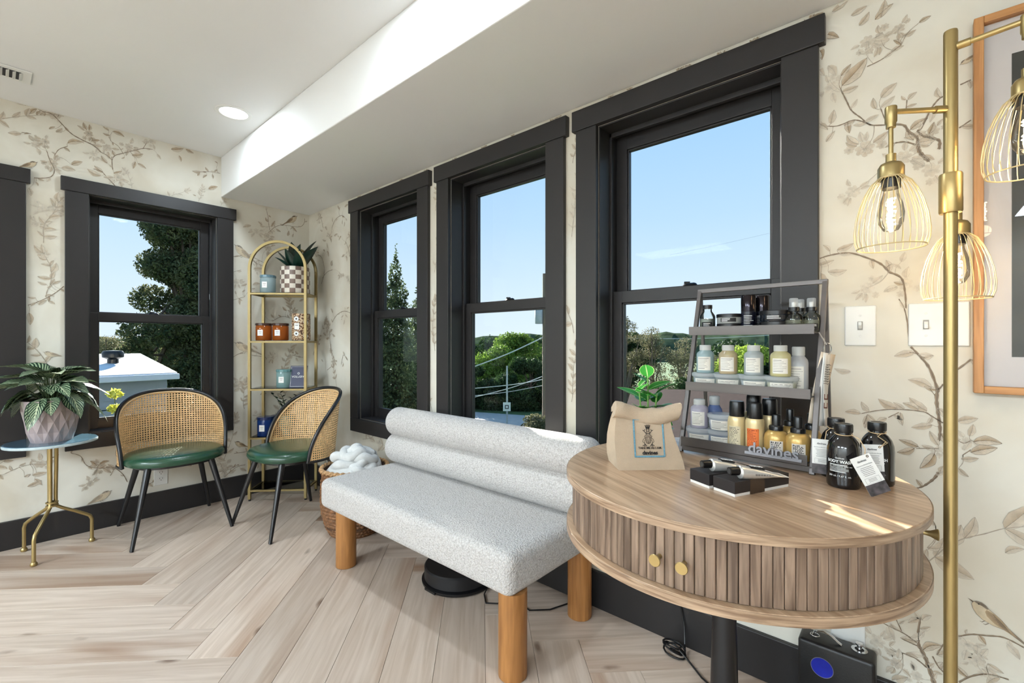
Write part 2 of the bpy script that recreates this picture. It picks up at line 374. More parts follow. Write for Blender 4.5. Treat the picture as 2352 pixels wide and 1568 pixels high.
# --- windows
def window(n, u0, u1, z0, z1, zh, zr, rz, label):
    w = bpy.data.objects.new('window_%d' % n, None); COL.objects.link(w); w.rotation_euler = (0, 0, rz); w['kind'] = 'structure'; w['label'] = label
    c, t = 0.099, 0.022
    MB().box(u0 - c - 0.017, u1 + c + 0.017, -t - 0.006, 0, z1, zh).build('head_casing', BLACK_TRIM, w, False, 0.002)
    for a, b in ((u0 - c, u0), (u1, u1 + c)):
        MB().box(a, b, -t, 0, z0, z1).build('side_casing', BLACK_TRIM, w, False, 0.002)
    MB().box(u0 - c, u1 + c, -t, 0, z0 - 0.09, z0).build('sill_casing', BLACK_TRIM, w, False, 0.002)
    j = MB(); e = 0.006
    j.box(u0, u0 + e, 0.0, 0.174, z0, z1).box(u1 - e, u1, 0.0, 0.174, z0, z1).box(u0, u1, 0.0, 0.174, z1 - e, z1).box(u0, u1, 0.0, 0.174, z0, z0 + e)
    s = 0.016
    j.box(u0, u0 + s, 0.082, 0.098, z0, z1).box(u1 - s, u1, 0.082, 0.098, z0, z1).box(u0, u1, 0.082, 0.098, z1 - 0.024, z1)
    j.build('jamb', BLACK_TRIM, w, False, 0.0015)
    a, b = u0 + 0.008, u1 - 0.008
    # upper sash further out, lower sash nearer the room
    def sash(nm, y0, y1, za, zb, st, rb, rt):
        f = MB(); f.box(a, a + st, y0, y1, za, zb).box(b - st, b, y0, y1, za, zb).box(a + st, b - st, y0, y1, za, za + rb).box(a + st, b - st, y0, y1, zb - rt, zb)
        g = 0.007; ym = (y0 + y1) / 2
        f.box(a + st, a + st + g, y0 + 0.006, y1 - 0.006, za + rb, zb - rt).box(b - st - g, b - st, y0 + 0.006, y1 - 0.006, za + rb, zb - rt)
        f.box(a + st, b - st, y0 + 0.006, y1 - 0.006, za + rb, za + rb + g).box(a + st, b - st, y0 + 0.006, y1 - 0.006, zb - rt - g, zb - rt)
        o = f.build(nm, BLACK_TRIM, w, False, 0.0015)
        MB().box(a + st, b - st, ym - 0.002, ym + 0.002, za + rb, zb - rt).build('pane', GLASS, o, False)
        return o
    sash('upper_sash', 0.138, 0.172, zr - 0.045, z1 - 0.008, 0.05, 0.045, 0.06)
    lo = sash('lower_sash', 0.100, 0.134, z0 + 0.006, zr, 0.045, 0.056, 0.05)
    m = (u0 + u1) / 2
    MB().pad(0.028, 0.013, [(0.002, 0), (0, 0.004), (0.004, 0.010), (0.012, 0.013)], 20, 2.2, (m, 0.117, zr)).tube([(m, 0.117, zr + 0.012), (m - 0.02, 0.110, zr + 0.015)], [0.006, 0.004], 8).build('sash_lock', BLACK, lo)
    MB().box(u1 - 0.017, u1 - 0.006, 0.092, 0.104, 1.40, 1.44).build('tilt_latch', mat('steel', rgb(180, 180, 178), 0.3, 0.9, var=0.03), w, False, 0.002)
    return w
LW = ['tall black sash window nearest the room corner, full of cedar', 'tall black sash window with street and utility pole outside', 'tall black sash window behind the product display']
for i, (a, b) in enumerate(WIN_A): window(i + 1, a, b, ZA0, ZA1, ZAH, 1.318, 0.0, LW[i])
window(4, WIN_B[1][0], WIN_B[1][1], ZB0, ZB1, ZBH, 1.281, rad(90), 'black sash window on the left wall behind the cane chair')
window(5, WIN_B[0][0], WIN_B[0][1], ZB0, ZB1, ZBH, 1.281, rad(90), 'black sash window cut off by the left edge')

# --- recessed ceiling lamps
LENS = mat('lamp_lens', rgb(255, 250, 242), 0.5, emit=(1.0, 0.985, 0.95, 1), estr=4.0)
LBL = {(0, 0): 'lit recessed ceiling lamp beside the soffit near the corner'}
for i, x in enumerate((0.756, 2.34)):
    for k, y in enumerate((-0.774,)):
        t = thing('recessed_lamp', ('lit recessed ceiling lamp beside the soffit near the corner', 'recessed ceiling lamp whose glow falls on the soffit above the middle window', 'recessed ceiling lamp above the round table', 'recessed ceiling lamp at the far right end of the soffit')[i], 'ceiling lamp', (x, y, ZC), 0, 'recessed ceiling lamps')
        MB().lathe([(0.068, -0.001), (0.070, -0.004), (0.088, -0.004), (0.092, -0.0005), (0.068, -0.0005)], 40).build('trim_ring', WHITE_PL, t)
        MB().lathe([(0, -0.003), (0.068, -0.003), (0.068, -0.001), (0, -0.001)], 40).build('lens', LENS, t)
        ld = bpy.data.lights.new('can_light', 'AREA'); ld.shape = 'DISK'; ld.size = 0.13; ld.energy = CAN_W; ld.color = (0.76, 0.89, 1.0)
        lo = bpy.data.objects.new('can_light', ld); COL.objects.link(lo); lo.parent = t; lo.location = (0, 0, -0.006)
# --- fill light panels added out of view on the ceiling to brighten the room
for i, (x, y) in enumerate(((3.2, -4.7), (1.2, -4.4), (5.0, -4.9))):
    t = thing('fill_panel', ('added fill light panel behind the viewer, middle of three', 'added fill light panel behind the viewer, left of three', 'added fill light panel behind the viewer, right of three')[i], 'ceiling lamp', (x, y, ZC), 0, 'added fill light panels')
    MB().box(-0.61, 0.61, -0.31, -0.295, -0.012, -0.0005).box(-0.61, 0.61, 0.295, 0.31, -0.012, -0.0005).box(-0.61, -0.595, -0.295, 0.295, -0.012, -0.0005).box(0.595, 0.61, -0.295, 0.295, -0.012, -0.0005).build('frame', WHITE_PL, t, False)
    MB().box(-0.595, 0.595, -0.295, 0.295, -0.005, -0.0008).build('diffuser', LENS, t, False)
    ld = bpy.data.lights.new('fill_light', 'AREA'); ld.shape = 'RECTANGLE'; ld.size = 1.18; ld.size_y = 0.58; ld.energy = FILL_W; ld.color = (0.71, 0.865, 1.0)
    lo = bpy.data.objects.new('fill_light', ld); COL.objects.link(lo); lo.parent = t; lo.location = (0, 0, -0.014)

# --- ceiling register, outlets and switches
t = thing('ceiling_vent', 'white louvred air vent in the ceiling at the left edge', 'vent', (0.385, -1.70, ZC), 0)
vt = MB(); vt.box(-0.075, 0.075, -0.16, 0.16, -0.006, -0.0005); vb = MB().box(-0.045, 0.045, -0.125, 0.125, -0.0075, -0.0062)
vt.build('frame', WHITE_PL, t, False, 0.002); vb.build('dark_opening', mat('vent_dark', rgb(60, 60, 60), 0.9, var=0.05), t, False)
for i in range(12):
    y = -0.118 + i * 0.0215
    MB().hexa([(-0.045, y, -0.012), (0.045, y, -0.012), (0.045, y + 0.002, -0.012), (-0.045, y + 0.002, -0.012), (-0.045, y + 0.010, -0.007), (0.045, y + 0.010, -0.007), (0.045, y + 0.012, -0.007), (-0.045, y + 0.012, -0.007)]).build('louvre', WHITE_PL, t, False)
def switch_plate(x, z, w, toggles, label):
    t = thing('light_switch', label, 'light switch', (x, 0, z))
    MB().box(-w / 2, w / 2, -0.006, 0, -0.058, 0.058).build('cover_plate', WHITE_PL, t, False, 0.003)
    for tx, up in toggles:
        MB().box(tx - 0.006, tx + 0.006, -0.0075, -0.005, -0.0125, 0.0125).build('toggle_slot', mat('slot_shadow', rgb(150, 148, 142), 0.6, var=0.03), t, False)
        d = 0.006 * up
        MB().hexa([(tx - 0.0045, -0.0072, -0.009), (tx + 0.0045, -0.0072, -0.009), (tx + 0.0045, -0.0072, 0.009), (tx - 0.0045, -0.0072, 0.009), (tx - 0.004, -0.017, d - 0.005), (tx + 0.004, -0.017, d - 0.005), (tx + 0.004, -0.017, d + 0.005), (tx - 0.004, -0.017, d + 0.005)]).build('toggle', WHITE_PL, t, False, 0.001)
        for s in (-1, 1):
            MB().lathe([(0, 0), (0.003, 0), (0.0025, 0.0012), (0, 0.0014)], 10).build('screw', WHITE_PL, t, rot=(rad(90), 0, 0), loc=(tx, -0.006, s * 0.030))
switch_plate(3.5015, 1.148, 0.073, [(0.0, 1)], 'single white toggle switch on the wallpaper right of the big window')
switch_plate(3.667, 1.148, 0.120, [(-0.024, -1), (0.024, 1)], 'double white toggle switch plate behind the brass lamp pole')
t = thing('wall_outlet', 'white double power socket low on the left wall', 'socket', (0, -0.956, 0.247), rad(90))
MB().box(-0.036, 0.036, -0.006, 0, -0.058, 0.058).build('cover_plate', WHITE_PL, t, False, 0.003)
for s in (-1, 1):
    o = MB().pad(0.017, 0.014, [(0.001, 0), (0, 0.002), (0.002, 0.0025)], 24, 3).build('socket_face', WHITE_PL, t, loc=(0, -0.006, 0.0195 * s), rot=(rad(90), 0, 0))
    MB().box(-0.008, -0.006, -0.0, 0.008, 0.0025, 0.003).box(0.006, 0.008, 0.0, 0.008, 0.0025, 0.003).box(-0.002, 0.002, -0.009, -0.005, 0.0025, 0.003).build('slot', BLACK, o, False)
t = thing('blank_plate', 'plain white wall plate above the black speaker', 'wall plate', (3.472, 0, 0.262))
MB().box(-0.041, 0.041, -0.008, 0, -0.075, 0.075).build('cover_plate', WHITE_PL, t, False, 0.003)
# ------------------------------------------------------------------ boucle bench
def boucle():
    m = bpy.data.materials.new('grey_boucle'); m.use_nodes = True
    n = m.node_tree.nodes; l = m.node_tree.links; b = n['Principled BSDF']
    tc = n.new('ShaderNodeTexCoord'); vo = n.new('ShaderNodeTexVoronoi'); vo.inputs['Scale'].default_value = 170; no = n.new('ShaderNodeTexNoise'); no.inputs['Scale'].default_value = 120; no.inputs['Detail'].default_value = 3
    l.new(tc.outputs['Object'], no.inputs['Vector'])
    mxv = n.new('ShaderNodeMix'); mxv.data_type = 'VECTOR'; mxv.inputs[0].default_value = 0.012; l.new(tc.outputs['Object'], mxv.inputs[4]); l.new(no.outputs['Color'], mxv.inputs[5]); l.new(mxv.outputs[1], vo.inputs['Vector'])
    cr = n.new('ShaderNodeValToRGB'); l.new(vo.outputs['Distance'], cr.inputs[0])
    cr.color_ramp.elements[0].position = 0.1; cr.color_ramp.elements[0].color = rgb(222, 218, 214)
    cr.color_ramp.elements[1].position = 0.85; cr.color_ramp.elements[1].color = rgb(182, 176, 171)  # crevices between the loops: their shade is put into the colour
    l.new(cr.outputs[0], b.inputs['Base Color']); b.inputs['Roughness'].default_value = 0.95; b.inputs['Specular IOR Level'].default_value = 0.1; b.inputs['Sheen Weight'].default_value = 0.25
    bp = n.new('ShaderNodeBump'); bp.inputs['Strength'].default_value = 0.9; bp.inputs['Distance'].default_value = 0.004; bp.invert = True
    l.new(vo.outputs['Distance'], bp.inputs['Height']); l.new(bp.outputs[0], b.inputs['Normal'])
    return m
BOUCLE = boucle()
LEGWOOD = wood('honey_oak', rgb(176, 122, 68), rgb(148, 98, 50), 0.42, 'Z', 1.0, 0.06, rgb(112, 68, 32), 0.08, 5.0, streak=0.35)
BX0, BX1, BY0, BY1 = 1.385, 2.66, -0.590, -0.022
bench = thing('boucle_bench', 'pale grey boucle bench with rolled back and round wooden legs', 'bench', ((BX0 + BX1) / 2, -0.30, 0))
hx = (BX1 - BX0) / 2
def rbox(x0, x1, y0, y1, z0, z1, r, nx=40, n=6, crown=0.0):
    """box with rounded top and side edges, crowned top"""
    mb = MB()
    bm = bmesh.new(); bmesh.ops.create_cube(bm, size=1.0)
    for v in bm.verts: v.co = Vector(((x0 + x1) / 2 + v.co.x * (x1 - x0), (y0 + y1) / 2 + v.co.y * (y1 - y0), (z0 + z1) / 2 + v.co.z * (z1 - z0)))
    bmesh.ops.bevel(bm, geom=[e for e in bm.edges], offset=r, segments=n, profile=0.5, affect='EDGES', clamp_overlap=True)
    bm.verts.ensure_lookup_table()
    mb.add([v.co[:] for v in bm.verts], [[v.index for v in f.verts] for f in bm.faces]); bm.free(); return mb
rbox(-hx, hx, BY0 + 0.30, BY1 + 0.30 - 0.0, 0.275, 0.420, 0.036).build('seat', BOUCLE, bench)
def roll(name, y, z, r, x0, x1):
    mb = MB(); pr = [(0.0, x0)]
    for i in range(1, 9):
        a = pi / 2 * i / 8; pr.append((r * (0.45 + 0.55 * sin(a)), x0 + 0.045 * (1 - cos(a))))
    for i in range(0, 8):
        a = pi / 2 * (1 - i / 8); pr.append((r * (0.45 + 0.55 * sin(a)), x1 - 0.045 * (1 - cos(a))))
    pr.append((0.0, x1))
    mb.lathe(pr, 40)
    mb.v = [(v[2], y + v[0], z + v[1]) for v in mb.v]
    return mb.build(name, BOUCLE, bench)
roll('lower_roll', 0.178, 0.500, 0.087, -hx - 0.035, hx + 0.035)
roll('upper_roll', 0.178, 0.645, 0.082, -hx - 0.035, hx + 0.035)
for x, y in ((1.515, -0.515), (2.620, -0.530), (2.607, -0.105), (1.515, -0.105)):
    MB().lathe([(0, 0), (0.045, 0), (0.048, 0.003), (0.048, 0.285), (0, 0.285)], 36).build('leg', LEGWOOD, bench, loc=(x - (BX0 + BX1) / 2, y + 0.30, 0))

# ------------------------------------------------------------------ round fluted table
TX, TY, TZ = 3.255, -0.440, 0.775
TRX, TRY = 0.390, 0.412
table = thing('round_table', 'round oak pedestal table with fluted drum apron and brass knobs', 'table', (TX, TY, 0))
TOPWOOD = wood('table_oak', rgb(208, 178, 147), rgb(172, 140, 110), 0.30, 'X', 1.2, 0.03, rgb(120, 84, 54), 0.08, 3.0, coat=0.25, streak=0.45)
SLATW = wood('rustic_oak_slat', rgb(154, 130, 110), rgb(94, 75, 61), 0.5, 'Z', 1.2, 0.16, rgb(82, 62, 48), 0.3, 10.0, streak=0.55)
GRA = rad(-27)
def disc(z0, z1, k=1.0):
    mb = MB(); pr = [(0, z0), (0.985, z0), (1.0, z0 + 0.002), (1.0, z1 - 0.002), (0.985 + 0.01, z1), (0, z1)]
    n = 128; vs_ = []; fs = []
    for (r, z) in pr:
        for j in range(n):
            a = 2 * pi * j / n; x, y = TRX * k * r * cos(a), TRY * k * r * sin(a)
            vs_.append((x * cos(-GRA) - y * sin(-GRA), x * sin(-GRA) + y * cos(-GRA), z))
    for i in range(len(pr) - 1):
        for j in range(n): fs.append((i * n + j, i * n + (j + 1) % n, (i + 1) * n + (j + 1) % n, (i + 1) * n + j))
    return mb.add(vs_, fs)
disc(TZ - 0.018, TZ).build('table_top', TOPWOOD, table, rot=(0, 0, GRA))
disc(0.624, 0.644).build('lower_board', TOPWOOD, table, rot=(0, 0, GRA))
EDGEW = wood('table_edge_oak', rgb(186, 158, 130), rgb(128, 102, 80), 0.4, 'XY', 2.6, 0.03, rgb(112, 84, 62), 0.15, 3.0, streak=0.4)
for za, zb in ((TZ - 0.0172, TZ - 0.0008), (0.6248, 0.6432)):
    MB().lathe([(0.9985, za), (1.0022, za + 0.0008), (1.0022, zb - 0.0008), (0.9985, zb)], 128, sx=TRX, sy=TRY).build('edge_band', EDGEW, table)
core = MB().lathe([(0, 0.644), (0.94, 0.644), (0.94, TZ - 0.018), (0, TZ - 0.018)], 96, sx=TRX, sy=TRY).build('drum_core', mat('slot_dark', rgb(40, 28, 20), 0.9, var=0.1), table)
NS = 132
sl_me = MB().box(-0.0083, 0.0083, -0.004, 0.005, 0.6445, TZ - 0.0185).data('slat', False)
for i in range(NS):
    a = 2 * pi * i / NS; x, y = TRX * 0.952 * cos(a), TRY * 0.952 * sin(a)
    th = math.atan2(TRX * cos(a), -TRY * sin(a))
    o = obj('slat', sl_me, SLATW, table, (x, y, 0), (0, 0, th))
    md = o.modifiers.new('bevel', 'BEVEL'); md.width = 0.0015; md.segments = 1
def table_knob(a, z):
    nrm = Vector((cos(a) / TRX, sin(a) / TRY, 0)).normalized(); p = Vector((TRX * 0.962 * cos(a), TRY * 0.962 * sin(a), z))
    mb = MB().lathe([(0, -0.004), (0.005, -0.004), (0.0045, 0.004), (0.006, 0.012), (0.0105, 0.021), (0.0115, 0.0235), (0.0105, 0.025), (0, 0.025)], 24)
    mb.build('knob', BRASS, table, loc=p, rot=nrm.to_track_quat('Z', 'Y').to_euler())
table_knob(rad(-90.0), 0.697); table_knob(rad(-83.0), 0.697); table_knob(rad(4), 0.712)
MB().lathe([(0, 0), (0.20, 0), (0.202, 0.005), (0.19, 0.010), (0.11, 0.022), (0.062, 0.06), (0.040, 0.14), (0.0325, 0.23), (0.0285, 0.40), (0.0285, 0.60), (0.06, 0.62), (0.06, 0.624), (0, 0.624)], 40).build('pedestal', BLACK, table)

# ------------------------------------------------------------------ cane chairs
GREEN = mat('green_leather', rgb(36, 72, 52), 0.24, var=0.12, vscale=9, bump=0.12, bscale=260, coat=0.15)
CANE = mat('woven_cane', rgb(226, 184, 130), 0.5, var=0.16, vscale=60, bump=0.3, bscale=500)
def chair(label, loc, rz, group):
    t = thing('cane_chair', label, 'chair', loc, rz, group)
    MB().pad(0.245, 0.235, [(0.03, 0.408), (0.006, 0.412), (0.0, 0.425), (0.002, 0.442), (0.014, 0.456), (0.04, 0.464), (0.10, 0.468), (0.17, 0.469)], 64, 2.35, (0, -0.005, 0)).build('seat', GREEN, t)
    MB().pad(0.20, 0.19, [(0, 0.392), (0, 0.408)], 40, 2.6).build('seat_pan', BLACK, t)
    for sx in (-1, 1):
        for sy in (-1, 1):
            top = Vector((sx * 0.150, sy * 0.145 + 0.0, 0.398)); ft = Vector((sx * 0.232, sy * 0.250, 0.0))
            lg = MB().cyl(ft + Vector((0, 0, 0.004)), top, 0.0095, 0.0175, 20).build('leg', BLACK, t)
            MB().cyl(ft, ft + (top - ft) * 0.012, 0.0085, n=12).build('glide', BLACK_PL, lg)
    # barrel back: plan ellipse, arch-shaped top edge
    A_, B_, TM = 0.262, 0.208, rad(108)
    def top(th): return 0.405 + 0.392 * max(0.0, 1 - abs(th / TM) ** 2.3) ** 0.62
    def surf(th, z):
        k = (z - 0.42); lean = 0.12 * k; g = 1 + 0.06 * k
        return Vector((A_ * g * sin(th), 0.02 + B_ * cos(th) + lean * max(0.0, 0.35 + 0.65 * cos(th)), z))
    d = 0.0138; ncol = int(2 * TM * 0.245 / d); nrow = 29
    mb = MB(); h = 0.33
    for i in range(ncol):
        t0, t1 = -TM + 2 * TM * i / ncol, -TM + 2 * TM * (i + 1) / ncol
        zt = min(top(t0), top(t1))
        for r in range(nrow):
            z0 = 0.402 + r * d; z1 = z0 + d
            if z1 > zt + d * 0.8: break
            def pt(u, v): return surf(t0 + (t1 - t0) * u, min(z0 + (z1 - z0) * v, top(t0 + (t1 - t0) * u)))
            ou = [pt(0, 0), pt(0.5, 0), pt(1, 0), pt(1, 0.5), pt(1, 1), pt(0.5, 1), pt(0, 1), pt(0, 0.5)]
            inn = [pt(0.5 + h * cos(q), 0.5 + h * sin(q)) for q in [rad(225 + 45 * e) for e in range(8)]]
            mb.add(ou + inn, [(e, (e + 1) % 8, 8 + (e + 1) % 8, 8 + e) for e in range(8)])
    cane = mb.build('cane_back', CANE, t, smooth=False, solid=0.003, fix=False)
    N = 64; edge = [surf(-TM + 2 * TM * i / N, top(-TM + 2 * TM * i / N)) for i in range(N + 1)]
    MB().tube([surf(-TM, 0.40)] + edge + [surf(TM, 0.40)], 0.0105, 10).build('back_frame', BLACK, t)
    ins = [surf((-TM + 2 * TM * i / N) * 0.965, max(0.405, top(-TM + 2 * TM * i / N) - 0.014)) + Vector((-0.004 * sin(-TM + 2 * TM * i / N), -0.004 * cos(-TM + 2 * TM * i / N), 0)) for i in range(N + 1)]
    MB().tube(ins, 0.0055, 8).build('cane_edging', mat('cane_edge', rgb(222, 186, 138), 0.45, var=0.08, vscale=40), t)
    low = [surf(-TM + 2 * TM * i / 40, 0.403) for i in range(41)]
    MB().tube(low, 0.008, 8).build('lower_rail', BLACK, t)
    return t
chair('cane barrel-back chair with green seat beside the potted plant table', (0.302, -0.945, 0), rad(88), 'cane chairs in the corner')
chair('cane barrel-back chair with green seat in front of the gold shelf', (0.735, -0.440, 0), rad(5), 'cane chairs in the corner')

# ------------------------------------------------------------------ gold arched shelf
shelf = thing('arched_shelf', 'gold arched metal shelf with glass shelves in the corner', 'shelf', (0.2955, -0.357, 0), rad(45))
SHX, SHD = 0.189, 0.20
SHZ = [1.444, 1.109, 0.776, 0.438, 0.076]
def arch(y):
    pts = [(-SHX, y, 0.012)] + [(-SHX, y, z) for z in (0.5, 1.0, 1.5)] + [(-SHX * cos(pi * i / 28), y, 1.612 + SHX * sin(pi * i / 28)) for i in range(29)] + [(SHX, y, z) for z in (1.5, 1.0, 0.5, 0.012)]
    return pts
def sqtube(pts, w, d):
    mb = MB(); P = [Vector(p) for p in pts]; N = len(P); vs_ = []
    for i in range(N):
        tg = (P[min(i + 1, N - 1)] - P[max(i - 1, 0)]).normalized(); s = Vector((0, 1, 0)); u = tg.cross(s).normalized()
        for a, b in ((-1, -1), (1, -1), (1, 1), (-1, 1)): vs_.append(P[i] + u * a * w + s * b * d)
    fs = [(i * 4 + j, i * 4 + (j + 1) % 4, (i + 1) * 4 + (j + 1) % 4, (i + 1) * 4 + j) for i in range(N - 1) for j in range(4)] + [(3, 2, 1, 0), tuple((N - 1) * 4 + j for j in range(4))]
    return mb.add(vs_, fs)
for y in (0.0, SHD):
    sqtube(arch(y), 0.0085, 0.0085).build('arch_frame', GOLD, shelf, ang=30)
for x in (-SHX, SHX):
    for y in (0.0, SHD): MB().cyl((x, y, 0), (x, y, 0.013), 0.008, n=14).build('foot', BLACK_PL, shelf)
for z in SHZ:
    b = MB(); w = 0.007
    b.box(-SHX, SHX, -w, w, z - 0.012, z).box(-SHX, SHX, SHD - w, SHD + w, z - 0.012, z).box(-SHX - w, -SHX + w, 0, SHD, z - 0.012, z).box(SHX - w, SHX + w, 0, SHD, z - 0.012, z)
    b.build('shelf_rail', GOLD, shelf, False)
    MB().box(-SHX + 0.004, SHX - 0.004, 0.004, SHD - 0.004, z - 0.001, z + 0.004).build('glass_shelf', CLEAR, shelf, False)
def on_shelf(x, y, k): return Vector((0.2955 + (x - y) * Q, -0.357 + (x + y) * Q, SHZ[k] + 0.004))
def candle(label, lx, ly, k, r, h, gcol, lidcol, lab=True, wax=True, lidmetal=False, group='jar candles on the gold shelf'):
    t = thing('jar_candle', label, 'candle', on_shelf(lx, ly, k), rad(45), group)
    g = frosted('jar_%s' % str(gcol), gcol, 0.86, 0.12)
    MB().lathe([(0, 0), (r * 0.93, 0), (r, 0.005), (r, h * 0.82), (r * 0.93, h * 0.88), (r * 0.93, h * 0.9), (0, h * 0.9)], 32).build('jar', g, t)
    MB().lathe([(0, h * 0.88), (r * 1.02, h * 0.88), (r * 1.02, h), (r * 0.96, h * 1.02), (0, h * 1.02)], 40, mod=lambda a, z: 1 + 0.03 * cos(14 * a)).build('lid', mat('lid_%s' % str(lidcol), lidcol, 0.25, 0.3 if lidmetal else 0.0, var=0.08, vscale=60), t)
    if lab:
        l = MB().box(-r * 0.34, r * 0.34, -0.0015, 0.0, h * 0.28, h * 0.62).build('label', PAPER, t, False, loc=(0, -r - 0.0002, 0))
        MB().box(-r * 0.20, r * 0.20, -0.0022, -0.0014, h * 0.50, h * 0.52).box(-r * 0.14, r * 0.14, -0.0022, -0.0014, h * 0.42, h * 0.435).build('print', mat('grey_print', rgb(140, 120, 120), 0.8, var=0.05), l, False)
    return t
candle('pale blue glass jar candle beside the checked planter', -0.100, 0.075, 0, 0.050, 0.125, rgb(186, 208, 212), rgb(96, 124, 134))
candle('amber glass jar candle at the left of its pair', -0.128, 0.075, 1, 0.052, 0.120, rgb(196, 104, 34), rgb(70, 46, 36))
candle('amber glass jar candle between its twin and the spotted tin', -0.012, 0.075, 1, 0.052, 0.120, rgb(196, 104, 34), rgb(70, 46, 36))
candle('aqua glass jar candle next to the navy sign', 0.010, 0.085, 2, 0.052, 0.125, rgb(166, 202, 200), rgb(100, 140, 140))
candle('cobalt blue jar candle at the front of the low glass shelf', -0.110, 0.060, 3, 0.052, 0.130, rgb(24, 64, 138), rgb(28, 42, 80))
candle('cobalt blue jar candle half hidden behind its twin', -0.075, 0.155, 3, 0.040, 0.125, rgb(20, 46, 104), rgb(24, 34, 66))
# spotted tin
t = thing('spotted_tin', 'tall brown spotted tin with ringed flowers beside amber candles', 'tin', on_shelf(0.130, 0.075, 1), rad(45))
mtin = bpy.data.materials.new('spotted_print'); mtin.use_nodes = True
n = mtin.node_tree.nodes; l = mtin.node_tree.links; tc = n.new('ShaderNodeTexCoord'); vo = n.new('ShaderNodeTexVoronoi'); vo.inputs['Scale'].default_value = 90
cr = n.new('ShaderNodeValToRGB'); cr.color_ramp.interpolation = 'CONSTANT'; cr.color_ramp.elements[0].color = rgb(34, 26, 22); cr.color_ramp.elements[1].position = 0.33; cr.color_ramp.elements[1].color = rgb(120, 76, 40)
e = cr.color_ramp.elements.new(0.55); e.color = rgb(196, 172, 140)
l.new(tc.outputs['Object'], vo.inputs['Vector']); l.new(vo.outputs['Distance'], cr.inputs[0]); l.new(cr.outputs[0], n['Principled BSDF'].inputs['Base Color']); n['Principled BSDF'].inputs['Roughness'].default_value = 0.4
MB().lathe([(0, 0), (0.060, 0), (0.061, 0.003), (0.061, 0.186), (0.058, 0.19), (0, 0.19)], 40).build('tin_body', mtin, t)
for a, z in ((-0.15, 0.152), (-0.15, 0.048), (0.85, 0.13), (0.85, 0.03), (-1.1, 0.10)):
    p = Vector((0.0615 * sin(a), -0.0615 * cos(a), z))
    o = MB().lathe([(0, 0), (0.017, 0), (0.017, 0.001), (0, 0.001)], 18, mod=lambda q, zz: 1 + 0.12 * cos(8 * q)).build('flower_badge', WHITE_INK, t, loc=p, rot=(rad(90), 0, a))
    MB().lathe([(0, 0.001), (0.006, 0.001), (0.006, 0.0018), (0, 0.0018)], 14).build('flower_eye', INK, o)
o = MB().box(-0.016, 0.016, -0.0015, 0, 0.078, 0.122).build('label', PAPER, t, False, loc=(-0.006, -0.0612, 0)); MB().box(-0.009, 0.009, -0.002, -0.0014, 0.105, 0.108).build('print', INK, o, False)
# navy sign
t = thing('brand_sign', 'navy card sign with white border and lettering on the shelf', 'sign', on_shelf(0.112, 0.055, 2), rad(45))
NAVY = mat('navy_card', rgb(24, 30, 66), 0.45, var=0.04)
bd = MB().hexa([(-0.058, 0, 0), (0.058, 0, 0), (0.058, 0.005, 0), (-0.058, 0.005, 0), (-0.058, 0.034, 0.152), (0.058, 0.034, 0.152), (0.058, 0.039, 0.152), (-0.058, 0.039, 0.152)]).build('panel', NAVY, t, False)
tilt = math.atan2(0.034, 0.152)
fr = MB(); L = 0.1557
for (x0, x1, a, b) in ((-0.052, 0.052, 0.006, 0.0075), (-0.052, 0.052, L - 0.0075, L - 0.006), (-0.052, -0.0505, 0.006, L - 0.006), (0.0505, 0.052, 0.006, L - 0.006)): fr.box(x0, x1, a, b, 0.0, 0.0006)
fr.build('border', WHITE_INK, t, False, loc=(0, -0.0006, 0), rot=(pi / 2 - tilt, 0, 0))
text('VOLUSPA', 0.021, WHITE_INK, t, (0, 0.0145 - 0.0008, 0.068), (pi / 2 - tilt, 0, 0))
MB().lathe([(0.005, 0), (0.0075, 0), (0.0075, 0.0008), (0.005, 0.0008)], 18).build('emblem', WHITE_INK, t, loc=(0, 0.0225 - 0.0008, 0.098), rot=(pi / 2 - tilt, 0, 0))

# ------------------------------------------------------------------ side table
st = thing('side_table', 'small round blue marble side table on brass tripod legs', 'side table', (0.226, -1.46, 0))
MARBLE = mat('blue_marble', rgb(74, 104, 120), 0.12, var=0.28, vscale=5, coat=0.4)
MB().lathe([(0, 0.570), (0.170, 0.570), (0.178, 0.574), (0.178, 0.583), (0.174, 0.587), (0, 0.587)], 72).build('table_top', MARBLE, st)
MB().lathe([(0.1785, 0.572), (0.1795, 0.574), (0.1795, 0.583), (0.1785, 0.585)], 72).build('pale_edge', mat('chalky_edge', rgb(176, 190, 192), 0.4, var=0.12, vscale=40), st)
for fxp, fyp in ((0.105, -1.553), (0.369, -1.533), (0.204, -1.293)):
    dx, dy = fxp - 0.226, fyp + 1.46; dl = sqrt(dx * dx + dy * dy); ux, uy = dx / dl, dy / dl; R_ = 0.158
    cr_ = [(0.017, 0.570), (0.016, 0.45), (0.014, 0.33), (0.014, 0.262), (0.020, 0.238), (0.04, 0.222), (0.09, 0.190), (R_ - 0.026, 0.160), (R_ - 0.008, 0.146), (R_, 0.125), (R_, 0.018)]
    lg = MB().tube([(ux * r, uy * r, z) for r, z in cr_], 0.0082, 12).build('leg', BRASS, st)
    MB().lathe([(0, 0), (0.011, 0), (0.0145, 0.006), (0.0135, 0.014), (0.0095, 0.019), (0.0095, 0.022), (0, 0.022)], 20).build('foot', BRASS, lg, loc=(ux * R_, uy * R_, 0))
for z in (0.262, 0.245): MB().lathe([(0.020, z - 0.005), (0.025, z - 0.003), (0.025, z + 0.003), (0.020, z + 0.005)], 28).build('collar', BRASS, st)
MB().lathe([(0, 0.560), (0.05, 0.560), (0.05, 0.570), (0, 0.570)], 28).build('mount', BRASS, st)

